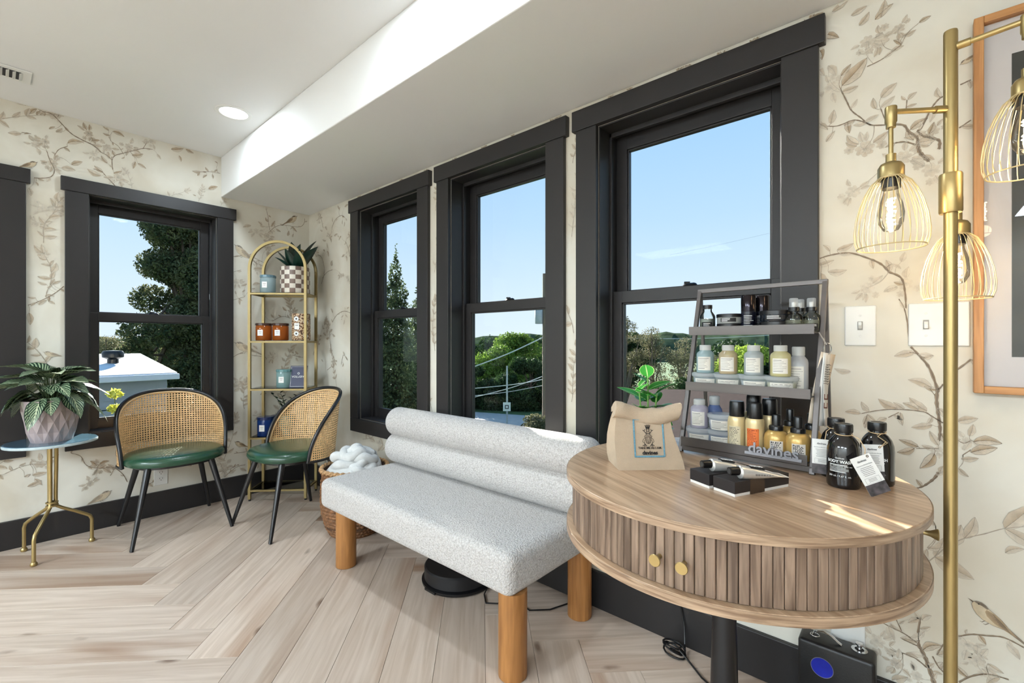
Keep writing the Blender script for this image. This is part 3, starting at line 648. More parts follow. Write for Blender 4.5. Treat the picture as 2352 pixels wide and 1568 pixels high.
# ------------------------------------------------------------------ basket with chunky throw
BKX, BKY = 1.155, -0.262
bk = thing('woven_basket', 'brown woven basket holding a chunky throw beside the bench', 'basket', (BKX, BKY, 0))
def prof(z):
    ks = [(0, 0.140), (0.05, 0.165), (0.14, 0.188), (0.25, 0.190), (0.33, 0.183), (0.375, 0.183)]
    for (a, ra), (b, rb) in zip(ks, ks[1:]):
        if z <= b: return ra + (rb - ra) * (z - a) / (b - a)
    return ks[-1][1]
WEAVE = mat('water_hyacinth', rgb(128, 88, 56), 0.6, var=0.45, vscale=70, bump=0.5, bscale=260)
rows, colsn = 19, 46; mb = MB(); vs_ = []; fs = []; nv, nu = rows * 5, colsn * 6
brng = random.Random(3); jit = [[brng.uniform(-0.25, 0.25) for _ in range(colsn)] for _ in range(rows + 1)]
for j in range(nv + 1):
    zz = 0.375 * j / nv; r_i = min(int(j / 5), rows - 1); fr_ = (j / 5) - r_i
    for i in range(nu):
        a = 2 * pi * i / nu; c = (i / 6.0 + 0.5 * (r_i % 2)) ; ci = int(c) % colsn; cf = c - int(c)
        bulge = 0.010 * (max(0, sin(pi * fr_)) ** 0.5) * (0.35 + 0.65 * max(0, sin(pi * min(1, max(0, cf + jit[r_i][ci] * (fr_ - .5))))) ** 0.6)
        r = prof(zz) - 0.006 + bulge * (0.8 + jit[r_i][ci]); vs_.append((r * cos(a), r * sin(a), zz))
for j in range(nv):
    for i in range(nu): fs.append((j * nu + i, j * nu + (i + 1) % nu, (j + 1) * nu + (i + 1) % nu, (j + 1) * nu + i))
mb.add(vs_, fs).build('woven_side', WEAVE, bk, ang=80)
MB().lathe([(0, 0.004), (0.135, 0.004), (0.140, 0.0), (0, 0.0)], 40).build('base', WEAVE, bk)
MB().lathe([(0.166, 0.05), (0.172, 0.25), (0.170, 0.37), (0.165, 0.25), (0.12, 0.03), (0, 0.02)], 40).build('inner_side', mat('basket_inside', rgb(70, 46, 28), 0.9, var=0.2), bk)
rimp = []
for i in range(240):
    a = 2 * pi * i / 240; rimp.append(((0.183 + 0.005 * cos(a * 34)) * cos(a), (0.183 + 0.005 * cos(a * 34)) * sin(a), 0.374 + 0.005 * sin(a * 34)))
rp = MB().tube(rimp, 0.0075, 8, closed=True); rp.tube([(p[0] * 1.0 - 0.0, p[1], p[2] - 0.004) for p in [((0.186 - 0.005 * cos(2 * pi * i / 240 * 34)) * cos(2 * pi * i / 240), (0.186 - 0.005 * cos(2 * pi * i / 240 * 34)) * sin(2 * pi * i / 240), 0.374 - 0.005 * sin(2 * pi * i / 240 * 34)) for i in range(240)]], 0.0075, 8, closed=True)
rp.build('braided_rim', mat('rim_straw', rgb(176, 138, 96), 0.6, var=0.35, vscale=90, bump=0.3, bscale=200), bk)
# throw
WOOL = mat('pale_blue_wool', rgb(212, 212, 209), 0.95, var=0.06, vscale=30, bump=0.5, bscale=180, sheen=0.4)
th = thing('chunky_throw', 'pale grey-blue chunky knit throw heaped in the basket', 'throw', (BKX, BKY, 0.30))
trng = random.Random(12); mb = MB()
for s in range(13):
    lvl = s / 12.0; cr_ = 0.085 * (1 - 0.75 * lvl); ca = s * 2.4; ccx, ccy = cr_ * cos(ca), cr_ * sin(ca)
    ra, rb, ro = trng.uniform(0.055, 0.085) * (1 - 0.25 * lvl), trng.uniform(0.030, 0.050), trng.uniform(0, 3.14); tx, ty = trng.uniform(-0.35, 0.35), trng.uniform(-0.35, 0.35); ph = trng.uniform(0, 6.28); pts = []
    for i in range(40):
        a = 2 * pi * i / 40; lx_, ly_ = ra * cos(a), rb * sin(a) * (1 + 0.3 * cos(a)); x_, y_ = ccx + lx_ * cos(ro) - ly_ * sin(ro), ccy + lx_ * sin(ro) + ly_ * cos(ro)
        dd = sqrt(x_ * x_ + y_ * y_)
        if dd > 0.150: x_, y_ = x_ * 0.150 / dd, y_ * 0.150 / dd
        pts.append((x_, y_, 0.075 + 0.085 * lvl + tx * lx_ + ty * ly_ + 0.012 * sin(2 * a + ph) - 0.8 * max(0, dd - 0.09) ** 1.2))
    mb.tube(pts, [0.027 + 0.003 * sin(i * 0.63 + s) for i in range(40)], 16, closed=True)
mb.lathe([(0, 0.0), (0.15, 0.0), (0.165, 0.05), (0.13, 0.09), (0.06, 0.11), (0, 0.115)], 24).build('strands', WOOL, th)

# ------------------------------------------------------------------ floor lamp
LX, LY = 3.674, -0.350
lamp = thing('floor_lamp', 'brass floor lamp with three wire cage shades and glowing bulbs', 'lamp', (LX, LY, 0))
MB().lathe([(0, 0), (0.115, 0), (0.117, 0.004), (0.115, 0.018), (0.10, 0.024), (0.02, 0.03), (0, 0.03)], 48).build('base', BRASS, lamp)
MB().cyl((0, 0, 0.02), (0, 0, 1.40), 0.0112, n=28).build('lower_pole', BRASS, lamp)
MB().lathe([(0, 1.369), (0.0175, 1.369), (0.0188, 1.372), (0.0188, 1.448), (0.0175, 1.451), (0, 1.451)], 32).build('collar', BRASS, lamp)
MB().lathe([(0, 1.40), (0.0115, 1.40), (0.0115, 1.744), (0.0107, 1.748), (0, 1.748)], 28).build('upper_pole', BRASS, lamp)
WIRE = mat('brass_wire', rgb(214, 196, 150), 0.35, 0.5, var=0.06)
FIL = mat('glowing_filament', rgb(255, 210, 150), 0.5, emit=(1.0, 0.78, 0.45, 1), estr=60.0)
BULBG = glass_mat('bulb_glass', (1.0, 0.97, 0.92, 1), 0.8)
def shade(dx, dy, z, drop):
    arm = MB(); d = Vector((dx, dy, 0)).normalized()
    arm.cyl(d * 0.010 + Vector((0, 0, z)), d * 0.030 + Vector((0, 0, z)), 0.0078, n=14).cyl(d * 0.03 + Vector((0, 0, z)), Vector((dx, dy, z)), 0.0055, n=14)
    arm.build('arm', BRASS, lamp)
    zb = z - drop
    el = MB().lathe([(0, z + 0.010), (0.010, z + 0.010), (0.0105, z + 0.008), (0.0105, z - 0.022), (0.0085, z - 0.026), (0.0085, z - 0.034), (0, z - 0.034)], 20, (dx, dy, 0))
    el.cyl((dx, dy, z - 0.03), (dx, dy, zb + 0.185), 0.0042, n=12); el.build('drop_rod', BRASS, lamp)
    MB().lathe([(0, zb + 0.200), (0.009, zb + 0.200), (0.009, zb + 0.184), (0.018, zb + 0.180), (0.0225, zb + 0.172), (0.0225, zb + 0.148), (0.021, zb + 0.148), (0, zb + 0.15)], 28, (dx, dy, 0)).build('socket_cup', BRASS, lamp)
    MB().lathe([(0, zb + 0.150), (0.0165, zb + 0.150), (0.0165, zb + 0.128), (0, zb + 0.128)], 20, (dx, dy, 0)).build('socket', BLACK_PL, lamp)
    cage = MB(); prf = [(0.022, 0.150), (0.034, 0.139), (0.044, 0.120), (0.053, 0.095), (0.060, 0.066), (0.063, 0.038), (0.062, 0.018), (0.0575, 0.004)]
    for i in range(30):
        a = 2 * pi * i / 30
        cage.tube([(dx + r * cos(a), dy + r * sin(a), zb + zz) for r, zz in prf], 0.0008, 5)
    for rr, zz in ((0.0575, 0.004), (0.0225, 0.150)): cage.tube([(dx + rr * cos(2 * pi * i / 40), dy + rr * sin(2 * pi * i / 40), zb + zz) for i in range(40)], 0.0014, 6, closed=True)
    cage.build('cage_shade', WIRE, lamp)
    bl = MB().lathe([(0.012, 0.130), (0.013, 0.118), (0.020, 0.095), (0.023, 0.075), (0.021, 0.055), (0.013, 0.040), (0, 0.036)], 24, (dx, dy, zb)).build('bulb', BULBG, lamp)
    MB().tube([(dx + 0.007 * cos(i * 1.9), dy + 0.007 * sin(i * 1.9), zb + 0.052 + 0.055 * i / 20) for i in range(21)], 0.0022, 6).build('filament', FIL, bl)
    pd = bpy.data.lights.new('bulb_light', 'POINT'); pd.energy = BULB_W; pd.color = (1.0, 0.76, 0.47); pd.shadow_soft_size = 0.018
    po = bpy.data.objects.new('bulb_light', pd); COL.objects.link(po); po.parent = lamp; po.location = (dx, dy, zb + 0.02)
shade(0.105, -0.021, 1.712, 0.292); shade(-0.094, -0.067, 1.586, 0.290); shade(0.018, 0.148, 1.425, 0.228)

# ------------------------------------------------------------------ picture
pic = thing('framed_picture', 'large oak framed picture with wide white mat, at the right edge', 'picture', (3.732, 0, 0.972))
OAK = wood('picture_oak', rgb(196, 142, 86), rgb(168, 114, 62), 0.45, 'Z', 1.4, 0.03, rgb(140, 90, 44), 0.1, 6.0)
OAKX = wood('picture_oak_x', rgb(196, 142, 86), rgb(168, 114, 62), 0.45, 'X', 1.4, 0.03, rgb(140, 90, 44), 0.1, 6.0)
PWD, PHT, FW = 0.72, 0.945, 0.018
for x in (0, PWD - FW): MB().box(x, x + FW, -0.032, -0.001, 0, PHT).build('frame_side', OAK, pic, False, 0.0015)
for z in (0, PHT - FW): MB().box(FW, PWD - FW, -0.032, -0.001, z, z + FW).build('frame_rail', OAKX, pic, False, 0.0015)
MB().box(FW, PWD - FW, -0.012, -0.006, FW, PHT - FW).build('mat_board', mat('mat_white', rgb(226, 218, 214), 0.8, var=0.015), pic, False)
ART = mat('dark_photo_print', rgb(48, 46, 34), 0.5, var=0.7, vscale=7)
MB().box(0.067, PWD - 0.067, -0.0135, -0.0118, 0.092, PHT - 0.107).build('print', ART, pic, False)
MB().box(FW, PWD - FW, -0.020, -0.018, FW, PHT - FW).build('pane', glass_mat('picture_glass', (0.98, 0.98, 0.98, 1), 0.5), pic, False)

# ------------------------------------------------------------------ little black speaker, floor puck, cables
CHROME = mat('chrome', rgb(205, 205, 205), 0.15, 0.95, var=0.03)
sp = thing('portable_speaker', 'small black box speaker with chrome handle on the floor', 'speaker', (3.4515, -0.068, 0))
rbox(-0.0895, 0.0895, -0.038, 0.038, 0.0, 0.235, 0.010, n=4).build('cabinet', mat('black_vinyl', rgb(20, 20, 21), 0.42, var=0.1, bump=0.1, bscale=300), sp)
hd = MB().tube([(-0.058, 0.0, 0.236), (-0.052, 0, 0.252), (-0.03, 0, 0.258), (-0.012, 0, 0.252), (0.004, 0, 0.240), (0.012, 0, 0.236)], 0.006, 10, flat=0.4); hd.build('handle', CHROME, sp)
MB().tube([(-0.052 + 0.011 * cos(2 * pi * i / 20), 0.010 * sin(2 * pi * i / 20), 0.2385) for i in range(20)], 0.0014, 6, closed=True).build('ring', CHROME, sp)
MB().lathe([(0.011, 0.2355), (0.019, 0.2355), (0.019, 0.2372), (0.011, 0.2372)], 28, (0.052, 0.008, 0), mod=None).build('dial_plate', CHROME, sp)
MB().lathe([(0, 0.2355), (0.006, 0.2355), (0.006, 0.247), (0.0095, 0.250), (0.0095, 0.254), (0, 0.255)], 20, (0.052, 0.008, 0)).build('knob', CHROME, sp)
BLUE = mat('blue_speaker_cone', rgb(20, 34, 150), 0.35, var=0.2, vscale=20)
for (cx_, cz_, rr, mm) in ((-0.030, 0.172, 0.026, BLUE), (-0.020, 0.085, 0.034, mat('dark_cone', rgb(26, 26, 28), 0.5, var=0.1))):
    MB().lathe([(0, 0.0), (rr, 0.0), (rr, 0.0015), (rr * 0.6, 0.001), (0, 0.0012)], 32).build('cone', mm, sp, loc=(cx_, -0.0382, cz_), rot=(rad(90), 0, 0))
    MB().tube([(rr * 1.03 * cos(2 * pi * i / 36), rr * 1.03 * sin(2 * pi * i / 36), 0) for i in range(36)], 0.0008, 5, closed=True).build('cone_ring', mat('grey_ring', rgb(110, 110, 130), 0.4, var=0.04), sp, loc=(cx_, -0.0392, cz_), rot=(rad(90), 0, 0))
for i, z in enumerate((0.030, 0.022)): MB().lathe([(0, 0), (0.003, 0), (0.003, 0.006), (0, 0.006)], 10).build('side_stud', CHROME, sp, loc=(0.0895, -0.01, 0.10 + z), rot=(0, rad(90), 0))
pk = thing('round_floor_device', 'black round low device on the floor under the bench', 'device', (2.03, -0.235, 0))
MB().lathe([(0, 0), (0.155, 0), (0.168, 0.006), (0.170, 0.012), (0.170, 0.018), (0.160, 0.022), (0, 0.022)], 48).build('base', BLACK_PL, pk)
MB().lathe([(0.150, 0.020), (0.158, 0.024), (0.158, 0.074), (0.152, 0.080), (0.10, 0.080), (0, 0.082)], 48).build('shell', mat('black_satin', rgb(22, 22, 24), 0.38, var=0.08), pk)
MB().box(-0.035, 0.035, -0.173, -0.155, 0.006, 0.016).build('bumper', BLACK_PL, pk, False, 0.002)
crng = random.Random(4)
def coil(cx_, cy_, r, n, zt):
    pts = []
    for i in range(n * 14):
        a = 2 * pi * i / 14; k = 1 + 0.35 * sin(a * 0.37 + 1); pts.append((cx_ + r * k * cos(a), cy_ + r * 0.6 * k * sin(a), 0.006 + zt * (0.5 + 0.5 * sin(a * 0.61))))
    return pts
cdn = coil(2.985, -0.085, 0.030, 4, 0.03)
MB().tube([(2.93, -0.024, 0.62), (2.935, -0.022, 0.45), (2.955, -0.022, 0.28), (2.985, -0.024, 0.15), (3.0, -0.028, 0.08), (3.01, -0.05, 0.03)] + cdn + [(3.05, -0.10, 0.006), (3.10, -0.14, 0.005), (3.16, -0.17, 0.005), (3.20, -0.15, 0.005), (3.27, -0.10, 0.005), (3.33, -0.06, 0.005), (3.355, -0.05, 0.02)], 0.0032, 8).build('power_cable', BLACK_PL)
tag(bpy.data.objects['power_cable'], 'black power cable coiled on the floor below the round table', 'cable')
MB().tube([(2.19, -0.20, 0.015), (2.22, -0.26, 0.006), (2.27, -0.30, 0.005), (2.31, -0.27, 0.005), (2.30, -0.22, 0.005), (2.36, -0.20, 0.005), (2.44, -0.22, 0.005), (2.50, -0.16, 0.005), (2.54, -0.05, 0.005), (2.545, -0.024, 0.04)], 0.003, 8).build('device_cable', BLACK_PL)
tag(bpy.data.objects['device_cable'], 'thin black cable trailing from the round device under the bench', 'cable')
# ------------------------------------------------------------------ product display stand
STEEL = mat('brushed_grey_steel', rgb(96, 91, 89), 0.38, 0.6, var=0.10, vscale=30, stretch=(0.05, 1, 1))
SX, SY, SRZ = 3.262, -0.325, rad(-5)
stand = thing('display_stand', 'grey metal three-tier tabletop display stand by the window', 'display stand', (SX, SY, TZ), SRZ)
HW, TOPY, TOPZ = 0.168, 0.135, 0.487
def legy(z): return TOPY * z / TOPZ
def bar(nm, p0, p1, w, d, par):
    P0, P1 = Vector(p0), Vector(p1); t_ = (P1 - P0).normalized(); u = Vector((1, 0, 0)) if abs(t_.x) < 0.5 else Vector((0, 0, 1)); v = t_.cross(u).normalized(); u = v.cross(t_)
    pts = [P + u * a * w + v * b * d for P in (P0, P1) for a, b in ((-1, -1), (1, -1), (1, 1), (-1, 1))]
    return MB().hexa(pts).build(nm, STEEL, par, False, 0.001)
for s in (-1, 1):
    bar('front_leg', (s * HW, 0, 0), (s * HW, TOPY, TOPZ), 0.006, 0.006, stand)
    bar('back_leg', (s * HW, 0.190, 0), (s * HW, TOPY + 0.004, TOPZ - 0.012), 0.0045, 0.0045, stand)
bar('top_bar', (-HW - 0.006, TOPY, TOPZ), (HW + 0.006, TOPY, TOPZ), 0.006, 0.006, stand)
bar('cross_bar', (-HW, 0.002, 0.012), (HW, 0.002, 0.012), 0.007, 0.004, stand)
TRAYS = [(0.350, 0.045, 0.155), (0.186, 0.018, 0.140), (0.026, -0.012, 0.125)]
for z, y0, y1 in TRAYS:
    tr = MB(); w = HW - 0.007 if z < 0.3 else HW + 0.004
    if z > 0.3: w = HW - 0.005
    tr.box(-w, w, y0, y1, z, z + 0.002).box(-w, w, y0 - 0.002, y0, z - 0.004, z + 0.022).box(-w, w, y1, y1 + 0.002, z, z + 0.016)
    tr.build('tray', STEEL, stand, False, 0.0006)
lg = text('davines', 0.040, mat('sign_grey', rgb(158, 158, 164), 0.35, 0.4, var=0.04), stand, (0.085, -0.0165, 0.034), (rad(90), 0, 0), 'logo_sign', 0.0015, bold=0.0006)
MB().box(0.018, 0.150, -0.018, -0.0145, 0.029, 0.036).build('logo_bar', MATS['sign_grey'], stand, False)

def SP(x, y, z):   # stand local to world
    return Vector((SX + x * cos(SRZ) - y * sin(SRZ), SY + x * sin(SRZ) + y * cos(SRZ), TZ + z))
def wrap(nm, r, a0, a1, z0, z1, m, par, th=0.0004, n=10, off=0.0):
    mb = MB(); vs_ = []; fs = []
    for i in range(n + 1):
        a = a0 + (a1 - a0) * i / n
        for rr in (r, r + th):
            for z in (z0, z1): vs_.append((rr * sin(a), -rr * cos(a), z))
    for i in range(n):
        o = i * 4; q = o + 4
        fs += [(o + 2, q + 2, q + 3, o + 3), (o, o + 1, q + 1, q), (o + 1, o + 3, q + 3, q + 1), (o, q, q + 2, o + 2)]
    fs += [(0, 2, 3, 1), (n * 4, n * 4 + 1, n * 4 + 3, n * 4 + 2)]
    return mb.add(vs_, fs).build(nm, m, par, False)
LRNG = random.Random(21)
def print_lines(r, a0, a1, z0, z1, m, par, n, hgt=0.0008, block=False):
    mb = MB()
    for k in range(n):
        z = z1 - (k + 0.5) * (z1 - z0) / n; ae = a0 + (a1 - a0) * LRNG.uniform(0.55, 1.0); h_ = hgt * (1.7 if k in (0, n - 1) else 1.0)
        segs = 1 if not block else 5
        for s in range(segs):
            b0 = a0 + (ae - a0) * (s / segs); b1 = a0 + (ae - a0) * ((s + LRNG.uniform(0.4, 0.95)) / segs) if block else ae
            nn = 4; vs_ = []
            for i in range(nn + 1):
                a = b0 + (b1 - b0) * i / nn; vs_ += [(r * sin(a), -r * cos(a), z - h_ / 2), (r * sin(a), -r * cos(a), z + h_ / 2)]
            mb.add(vs_, [(2 * i, 2 * i + 2, 2 * i + 3, 2 * i + 1) for i in range(nn)])
    return mb.build('print', m, par, False, fix=False)
def text_bend(body, size, r, z, m, par, a_c=0.0, bold=0.0):
    cu = bpy.data.curves.new('lettering', 'FONT'); cu.body = body; cu.size = size; cu.align_x = 'CENTER'; cu.resolution_u = 2; cu.offset = bold
    to = bpy.data.objects.new('lettering', cu); me = bpy.data.meshes.new_from_object(to)
    for v in me.vertices:
        a = v.co.x / r + a_c; v.co = Vector((r * sin(a), -r * cos(a), z + v.co.y))
    bpy.data.objects.remove(to); bpy.data.curves.remove(cu); me.materials.clear()
    return obj('lettering', me, m, par)
FROST = frosted('frosted_plastic', rgb(232, 238, 240), 0.62, 0.3)
LABEL_W = mat('matte_label', rgb(226, 222, 212), 0.7, var=0.03)
INK_G = mat('grey_ink', rgb(118, 114, 110), 0.8, var=0.05)
SW = [0]
def frost_bottle(label, p, liquid, rz, r=0.0245, h=0.083, level=0.62):
    t = thing('shampoo_bottle', label, 'bottle', p, rz, 'small shampoo bottles on the stand')
    MB().lathe([(0, 0), (r * 0.93, 0), (r, 0.003), (r, h * 0.66), (r * 0.93, h * 0.72), (r * 0.62, h * 0.80), (r * 0.60, h * 0.82), (0, h * 0.82)], 32).build('bottle_body', frosted('tint_%s' % str(liquid), liquid, 0.72, 0.22), t)
    MB().lathe([(0, h * 0.81), (r * 0.66, h * 0.81), (r * 0.66, h * 0.985), (r * 0.6, h), (0, h)], 32).build('cap', frosted('frost_cap', rgb(236, 236, 232), 0.9, 0.35), t)
    MB().lathe([(0, 0.002), (r * 0.88, 0.002), (r * 0.9, 0.004), (r * 0.9, h * level), (0, h * level)], 28).build('contents', mat('liq_%s' % str(liquid), liquid, 0.4, var=0.04), t)
    lb = wrap('label', r + 0.0002, rad(-48), rad(40), h * 0.10, h * 0.58, LABEL_W, t)
    print_lines(r + 0.0009, rad(-42), rad(34), h * 0.14, h * 0.55, INK_G, lb, 8)
    return t
def tub(label, p, content, rz, r=0.039, h=0.046):
    t = thing('hair_mask_tub', label, 'tub', p, rz, 'clear plastic tubs on the stand')
    MB().lathe([(0, 0), (r * 0.80, 0), (r * 0.84, 0.003), (r * 0.95, h * 0.76), (r, h * 0.76), (r, h * 0.80), (r * 0.95, h * 0.80)], 36).build('tub_body', frosted('tub_plastic', rgb(226, 234, 236), 0.42, 0.2), t)
    MB().lathe([(r * 0.70, h), (r * 0.98, h), (r * 1.03, h * 0.97), (r * 1.03, h * 0.80), (r * 0.98, h * 0.80), (r * 0.7, h * 0.86), (0, h * 0.87), (0, h * 0.89), (r * 0.7, h * 0.89)], 36).build('lid', frosted('lid_plastic', rgb(236, 240, 242), 0.5, 0.15), t)
    MB().lathe([(0, 0.003), (r * 0.79, 0.003), (r * 0.88, h * 0.62), (0, h * 0.62)], 32).build('contents', mat('liq_%s' % str(content), content, 0.5, var=0.04), t)
    lb = MB(); n = 12; vs_ = []
    for i in range(n + 1):
        a = rad(-46 + 92 * i / n)
        for z in (h * 0.08, h * 0.66):
            rr = r * (0.84 + 0.11 * z / (h * 0.76)) + 0.0006; vs_.append((rr * sin(a), -rr * cos(a), z))
    o = lb.add(vs_, [(2 * i, 2 * i + 2, 2 * i + 3, 2 * i + 1) for i in range(n)]).build('label', LABEL_W, t, False, fix=False)
    print_lines(r * 0.905 + 0.0016, rad(-38), rad(36), h * 0.14, h * 0.60, INK_G, o, 6)
    return t
AQ, SAND, GREY_, YEL, LILAC, BLUE_ = rgb(192, 214, 216), rgb(222, 204, 170), rgb(208, 214, 214), rgb(232, 224, 176), rgb(212, 207, 220), rgb(120, 148, 204)
z1, z2, z3 = TRAYS[0][0] + 0.002, TRAYS[1][0] + 0.002, TRAYS[2][0] + 0.002
TB = 0.046
# middle tray: four tubs with a bottle on each, two more behind
MID = [(-0.118, AQ, 'aqua', 'leftmost'), (-0.052, SAND, 'sand-coloured', 'second'), (0.017, GREY_, 'grey-white', 'third'), (0.084, YEL, 'pale yellow', 'rightmost')]
for x, c, nm, pos in MID:
    tub('clear tub of %s cream on the middle tier, under the %s bottle' % (nm, nm), SP(x, 0.062, z2), c, rad(10))
    frost_bottle('frosted bottle of %s shampoo standing on a tub, middle tier' % nm, SP(x - 0.002, 0.060, z2 + TB), c, rad(12), level=0.60)
tub('clear tub of teal cream behind the others, middle tier', SP(-0.088, 0.112, z2), rgb(52, 110, 124), rad(8), 0.022, 0.046)
frost_bottle('plain white frosted bottle behind the yellow one, middle tier', SP(0.112, 0.108, z2 + 0.0), rgb(226, 228, 230), rad(0), 0.023, 0.125)
# bottom tray
tub('clear tub of lilac cream at the left of the bottom tier', SP(-0.122, 0.030, z3), LILAC, rad(10))
frost_bottle('frosted bottle of lilac shampoo on the lilac tub, bottom tier', SP(-0.124, 0.028, z3 + TB), LILAC, rad(12))
frost_bottle('frosted bottle of blue shampoo at the back of the bottom tier', SP(-0.103, 0.085, z3 + 0.0), BLUE_, rad(6), 0.022, 0.135, 0.62)
tub('clear tub of pale blue cream, lower of the stacked pair', SP(-0.062, 0.034, z3), BLUE_, rad(8), 0.037)
tub('clear tub of pale cream, upper of the stacked pair', SP(-0.062, 0.034, z3 + TB), LILAC, rad(8), 0.037)
def spray_can(label, p, rz, patch, ink, r=0.0235, h=0.134):
    t = thing('hairspray_can', label, 'spray can', p, rz, 'champagne spray cans with black caps')
    MB().lathe([(0, 0), (r * 0.95, 0), (r, 0.002), (r, h * 0.60), (r * 0.96, h * 0.655), (r * 0.86, h * 0.69), (0, h * 0.69)], 36).build('can_body', mat('champagne_metal', rgb(222, 200, 152), 0.34, 0.35, var=0.05), t)
    MB().lathe([(0, h * 0.685), (r * 0.80, h * 0.685), (r * 0.83, h * 0.70), (r * 0.79, h * 0.97), (r * 0.72, h), (0, h)], 36).build('cap', BLACK_PL, t)
    if patch:
        lb = wrap('label', r + 0.0002, rad(-52), rad(22), h * 0.06, h * 0.50, patch, t)
        print_lines(r + 0.0009, rad(-48), rad(18), h * 0.08, h * 0.48, ink, lb, 15, 0.0013, True)
    return t
ORANGE = mat('orange_label', rgb(226, 116, 52), 0.6, var=0.12, vscale=60)
CREAM_L = mat('cream_label', rgb(216, 204, 172), 0.6, var=0.08, vscale=60)
spray_can('champagne spray can with cream label, bottom tier', SP(-0.016, 0.022, z3), rad(14), CREAM_L, INK)
spray_can('champagne spray can with orange label, bottom tier', SP(0.032, 0.018, z3), rad(14), ORANGE, mat('dark_red_ink', rgb(140, 48, 22), 0.7, var=0.05))
spray_can('black-capped spray can at the back, left of its pair', SP(0.008, 0.082, z3), rad(0), None, None, 0.0235, 0.148)
spray_can('black-capped spray can behind the orange-labelled can', SP(0.052, 0.072, z3), rad(0), None, None, 0.0235, 0.142)
def gold_bottle(label, p, rz, r=0.0285, h=0.108, lab=True):
    t = thing('gold_bottle', label, 'bottle', p, rz, 'gold bottles with black nozzle caps')
    MB().lathe([(0, 0), (r * 0.93, 0), (r, 0.003), (r, h * 0.42), (r * 0.94, h * 0.52), (r * 0.72, h * 0.60), (r * 0.50, h * 0.63), (0, h * 0.63)], 36).build('bottle_body', mat('gold_plastic', rgb(190, 156, 92), 0.3, 0.35, var=0.06), t)
    MB().lathe([(0, h * 0.625), (r * 0.58, h * 0.625), (r * 0.58, h * 0.72), (r * 0.52, h * 0.74), (r * 0.36, h * 0.745), (r * 0.36, h * 0.98), (r * 0.32, h), (0, h)], 30, mod=lambda a, z: 1 + (0.02 * cos(20 * a) if z < h * 0.74 else 0)).build('nozzle_cap', BLACK_PL, t)
    if lab:
        lb = wrap('label', r + 0.0002, rad(-32), rad(28), h * 0.05, h * 0.40, mat('ivory_label', rgb(214, 206, 196), 0.6, var=0.05), t)
        print_lines(r + 0.0009, rad(-28), rad(24), h * 0.07, h * 0.38, INK, lb, 11, 0.0018, True)
    return t
gold_bottle('gold bottle with black nozzle left of its front pair', SP(0.083, 0.020, z3), rad(14))
gold_bottle('gold bottle with black nozzle right of its front pair', SP(0.133, 0.020, z3), rad(14))
gold_bottle('pale gold bottle behind, between the spray cans and front bottles', SP(0.100, 0.078, z3), rad(0), 0.0255, 0.118, False)
gold_bottle('pale gold bottle at the back right of the bottom tier', SP(0.148, 0.080, z3), rad(0), 0.0245, 0.112, False)
# top tray
t = thing('oil_bottle', 'small clear bottle of grey lotion with black cap, top tier left', 'bottle', SP(-0.124, 0.085, z1), rad(12))
MB().lathe([(0, 0), (0.0205, 0), (0.022, 0.002), (0.022, 0.050), (0.020, 0.056), (0.0125, 0.067), (0.0125, 0.076), (0, 0.076)], 32).build('bottle_body', CLEAR, t)
MB().lathe([(0, 0.001), (0.0205, 0.001), (0.0205, 0.044), (0, 0.044)], 28).build('contents', mat('grey_lotion', rgb(148, 150, 140), 0.5, var=0.04), t)
MB().lathe([(0, 0.075), (0.0138, 0.075), (0.0138, 0.086), (0, 0.087)], 28).build('cap', BLACK_PL, t)
lb = wrap('label', 0.0222, rad(-40), rad(42), 0.004, 0.034, INK, t); print_lines(0.0229, rad(-24), rad(34), 0.010, 0.031, WHITE_INK, lb, 6, 0.0009)
def low_jar(label, p, rz, glassy, r=0.040, h=0.028):
    t = thing('balm_jar', label, 'jar', p, rz, 'flat black-lidded jars on the top tier')
    MB().lathe([(0, 0), (r * 0.93, 0), (r * 0.95, 0.002), (r * 0.95, h * 0.66), (0, h * 0.66)], 36).build('jar_body', mat('smoked_jar', rgb(24, 30, 38), 0.12, var=0.05) if glassy else mat('grey_jar', rgb(150, 152, 148), 0.25, var=0.04), t)
    MB().lathe([(0, h * 0.64), (r, h * 0.64), (r, h * 0.95), (r * 0.96, h), (0, h)], 36).build('lid', BLACK_PL, t)
    lb = wrap('label', r * 0.95 + 0.0002, rad(-40), rad(30), h * 0.16, h * 0.56, INK, t); print_lines(r * 0.95 + 0.0009, rad(-34), rad(14), h * 0.2, h * 0.52, WHITE_INK, lb, 3, 0.0009)
    return t
low_jar('grey flat jar with black lid, upper of the left stack', SP(-0.060, 0.090, z1 + 0.028), rad(12), False, 0.037)
low_jar('grey flat jar with black lid, lower of the left stack', SP(-0.060, 0.090, z1), rad(12), False, 0.036)
low_jar('smoked glass flat jar with black lid, upper of the right stack', SP(0.063, 0.090, z1 + 0.030), rad(12), True, 0.042, 0.030)
low_jar('smoked glass flat jar with black lid, lower of the right stack', SP(0.063, 0.090, z1), rad(12), True, 0.042, 0.030)
def tall_tube(label, p):
    t = thing('black_lotion_bottle', label, 'bottle', p, rad(12), 'tall glossy black bottles')
    MB().lathe([(0, 0), (0.0185, 0), (0.0195, 0.002), (0.0195, 0.060), (0, 0.060)], 30).build('bottle_body', mat('navy_black', rgb(20, 22, 34), 0.15, var=0.05), t)
    MB().lathe([(0, 0.0605), (0.0195, 0.0605), (0.0195, 0.104), (0.018, 0.107), (0, 0.108)], 30).build('cap', mat('black_chrome', rgb(40, 36, 40), 0.12, 0.8, var=0.05), t)
    print_lines(0.0199, rad(-36), rad(40), 0.010, 0.050, WHITE_INK, t, 9, 0.0009)
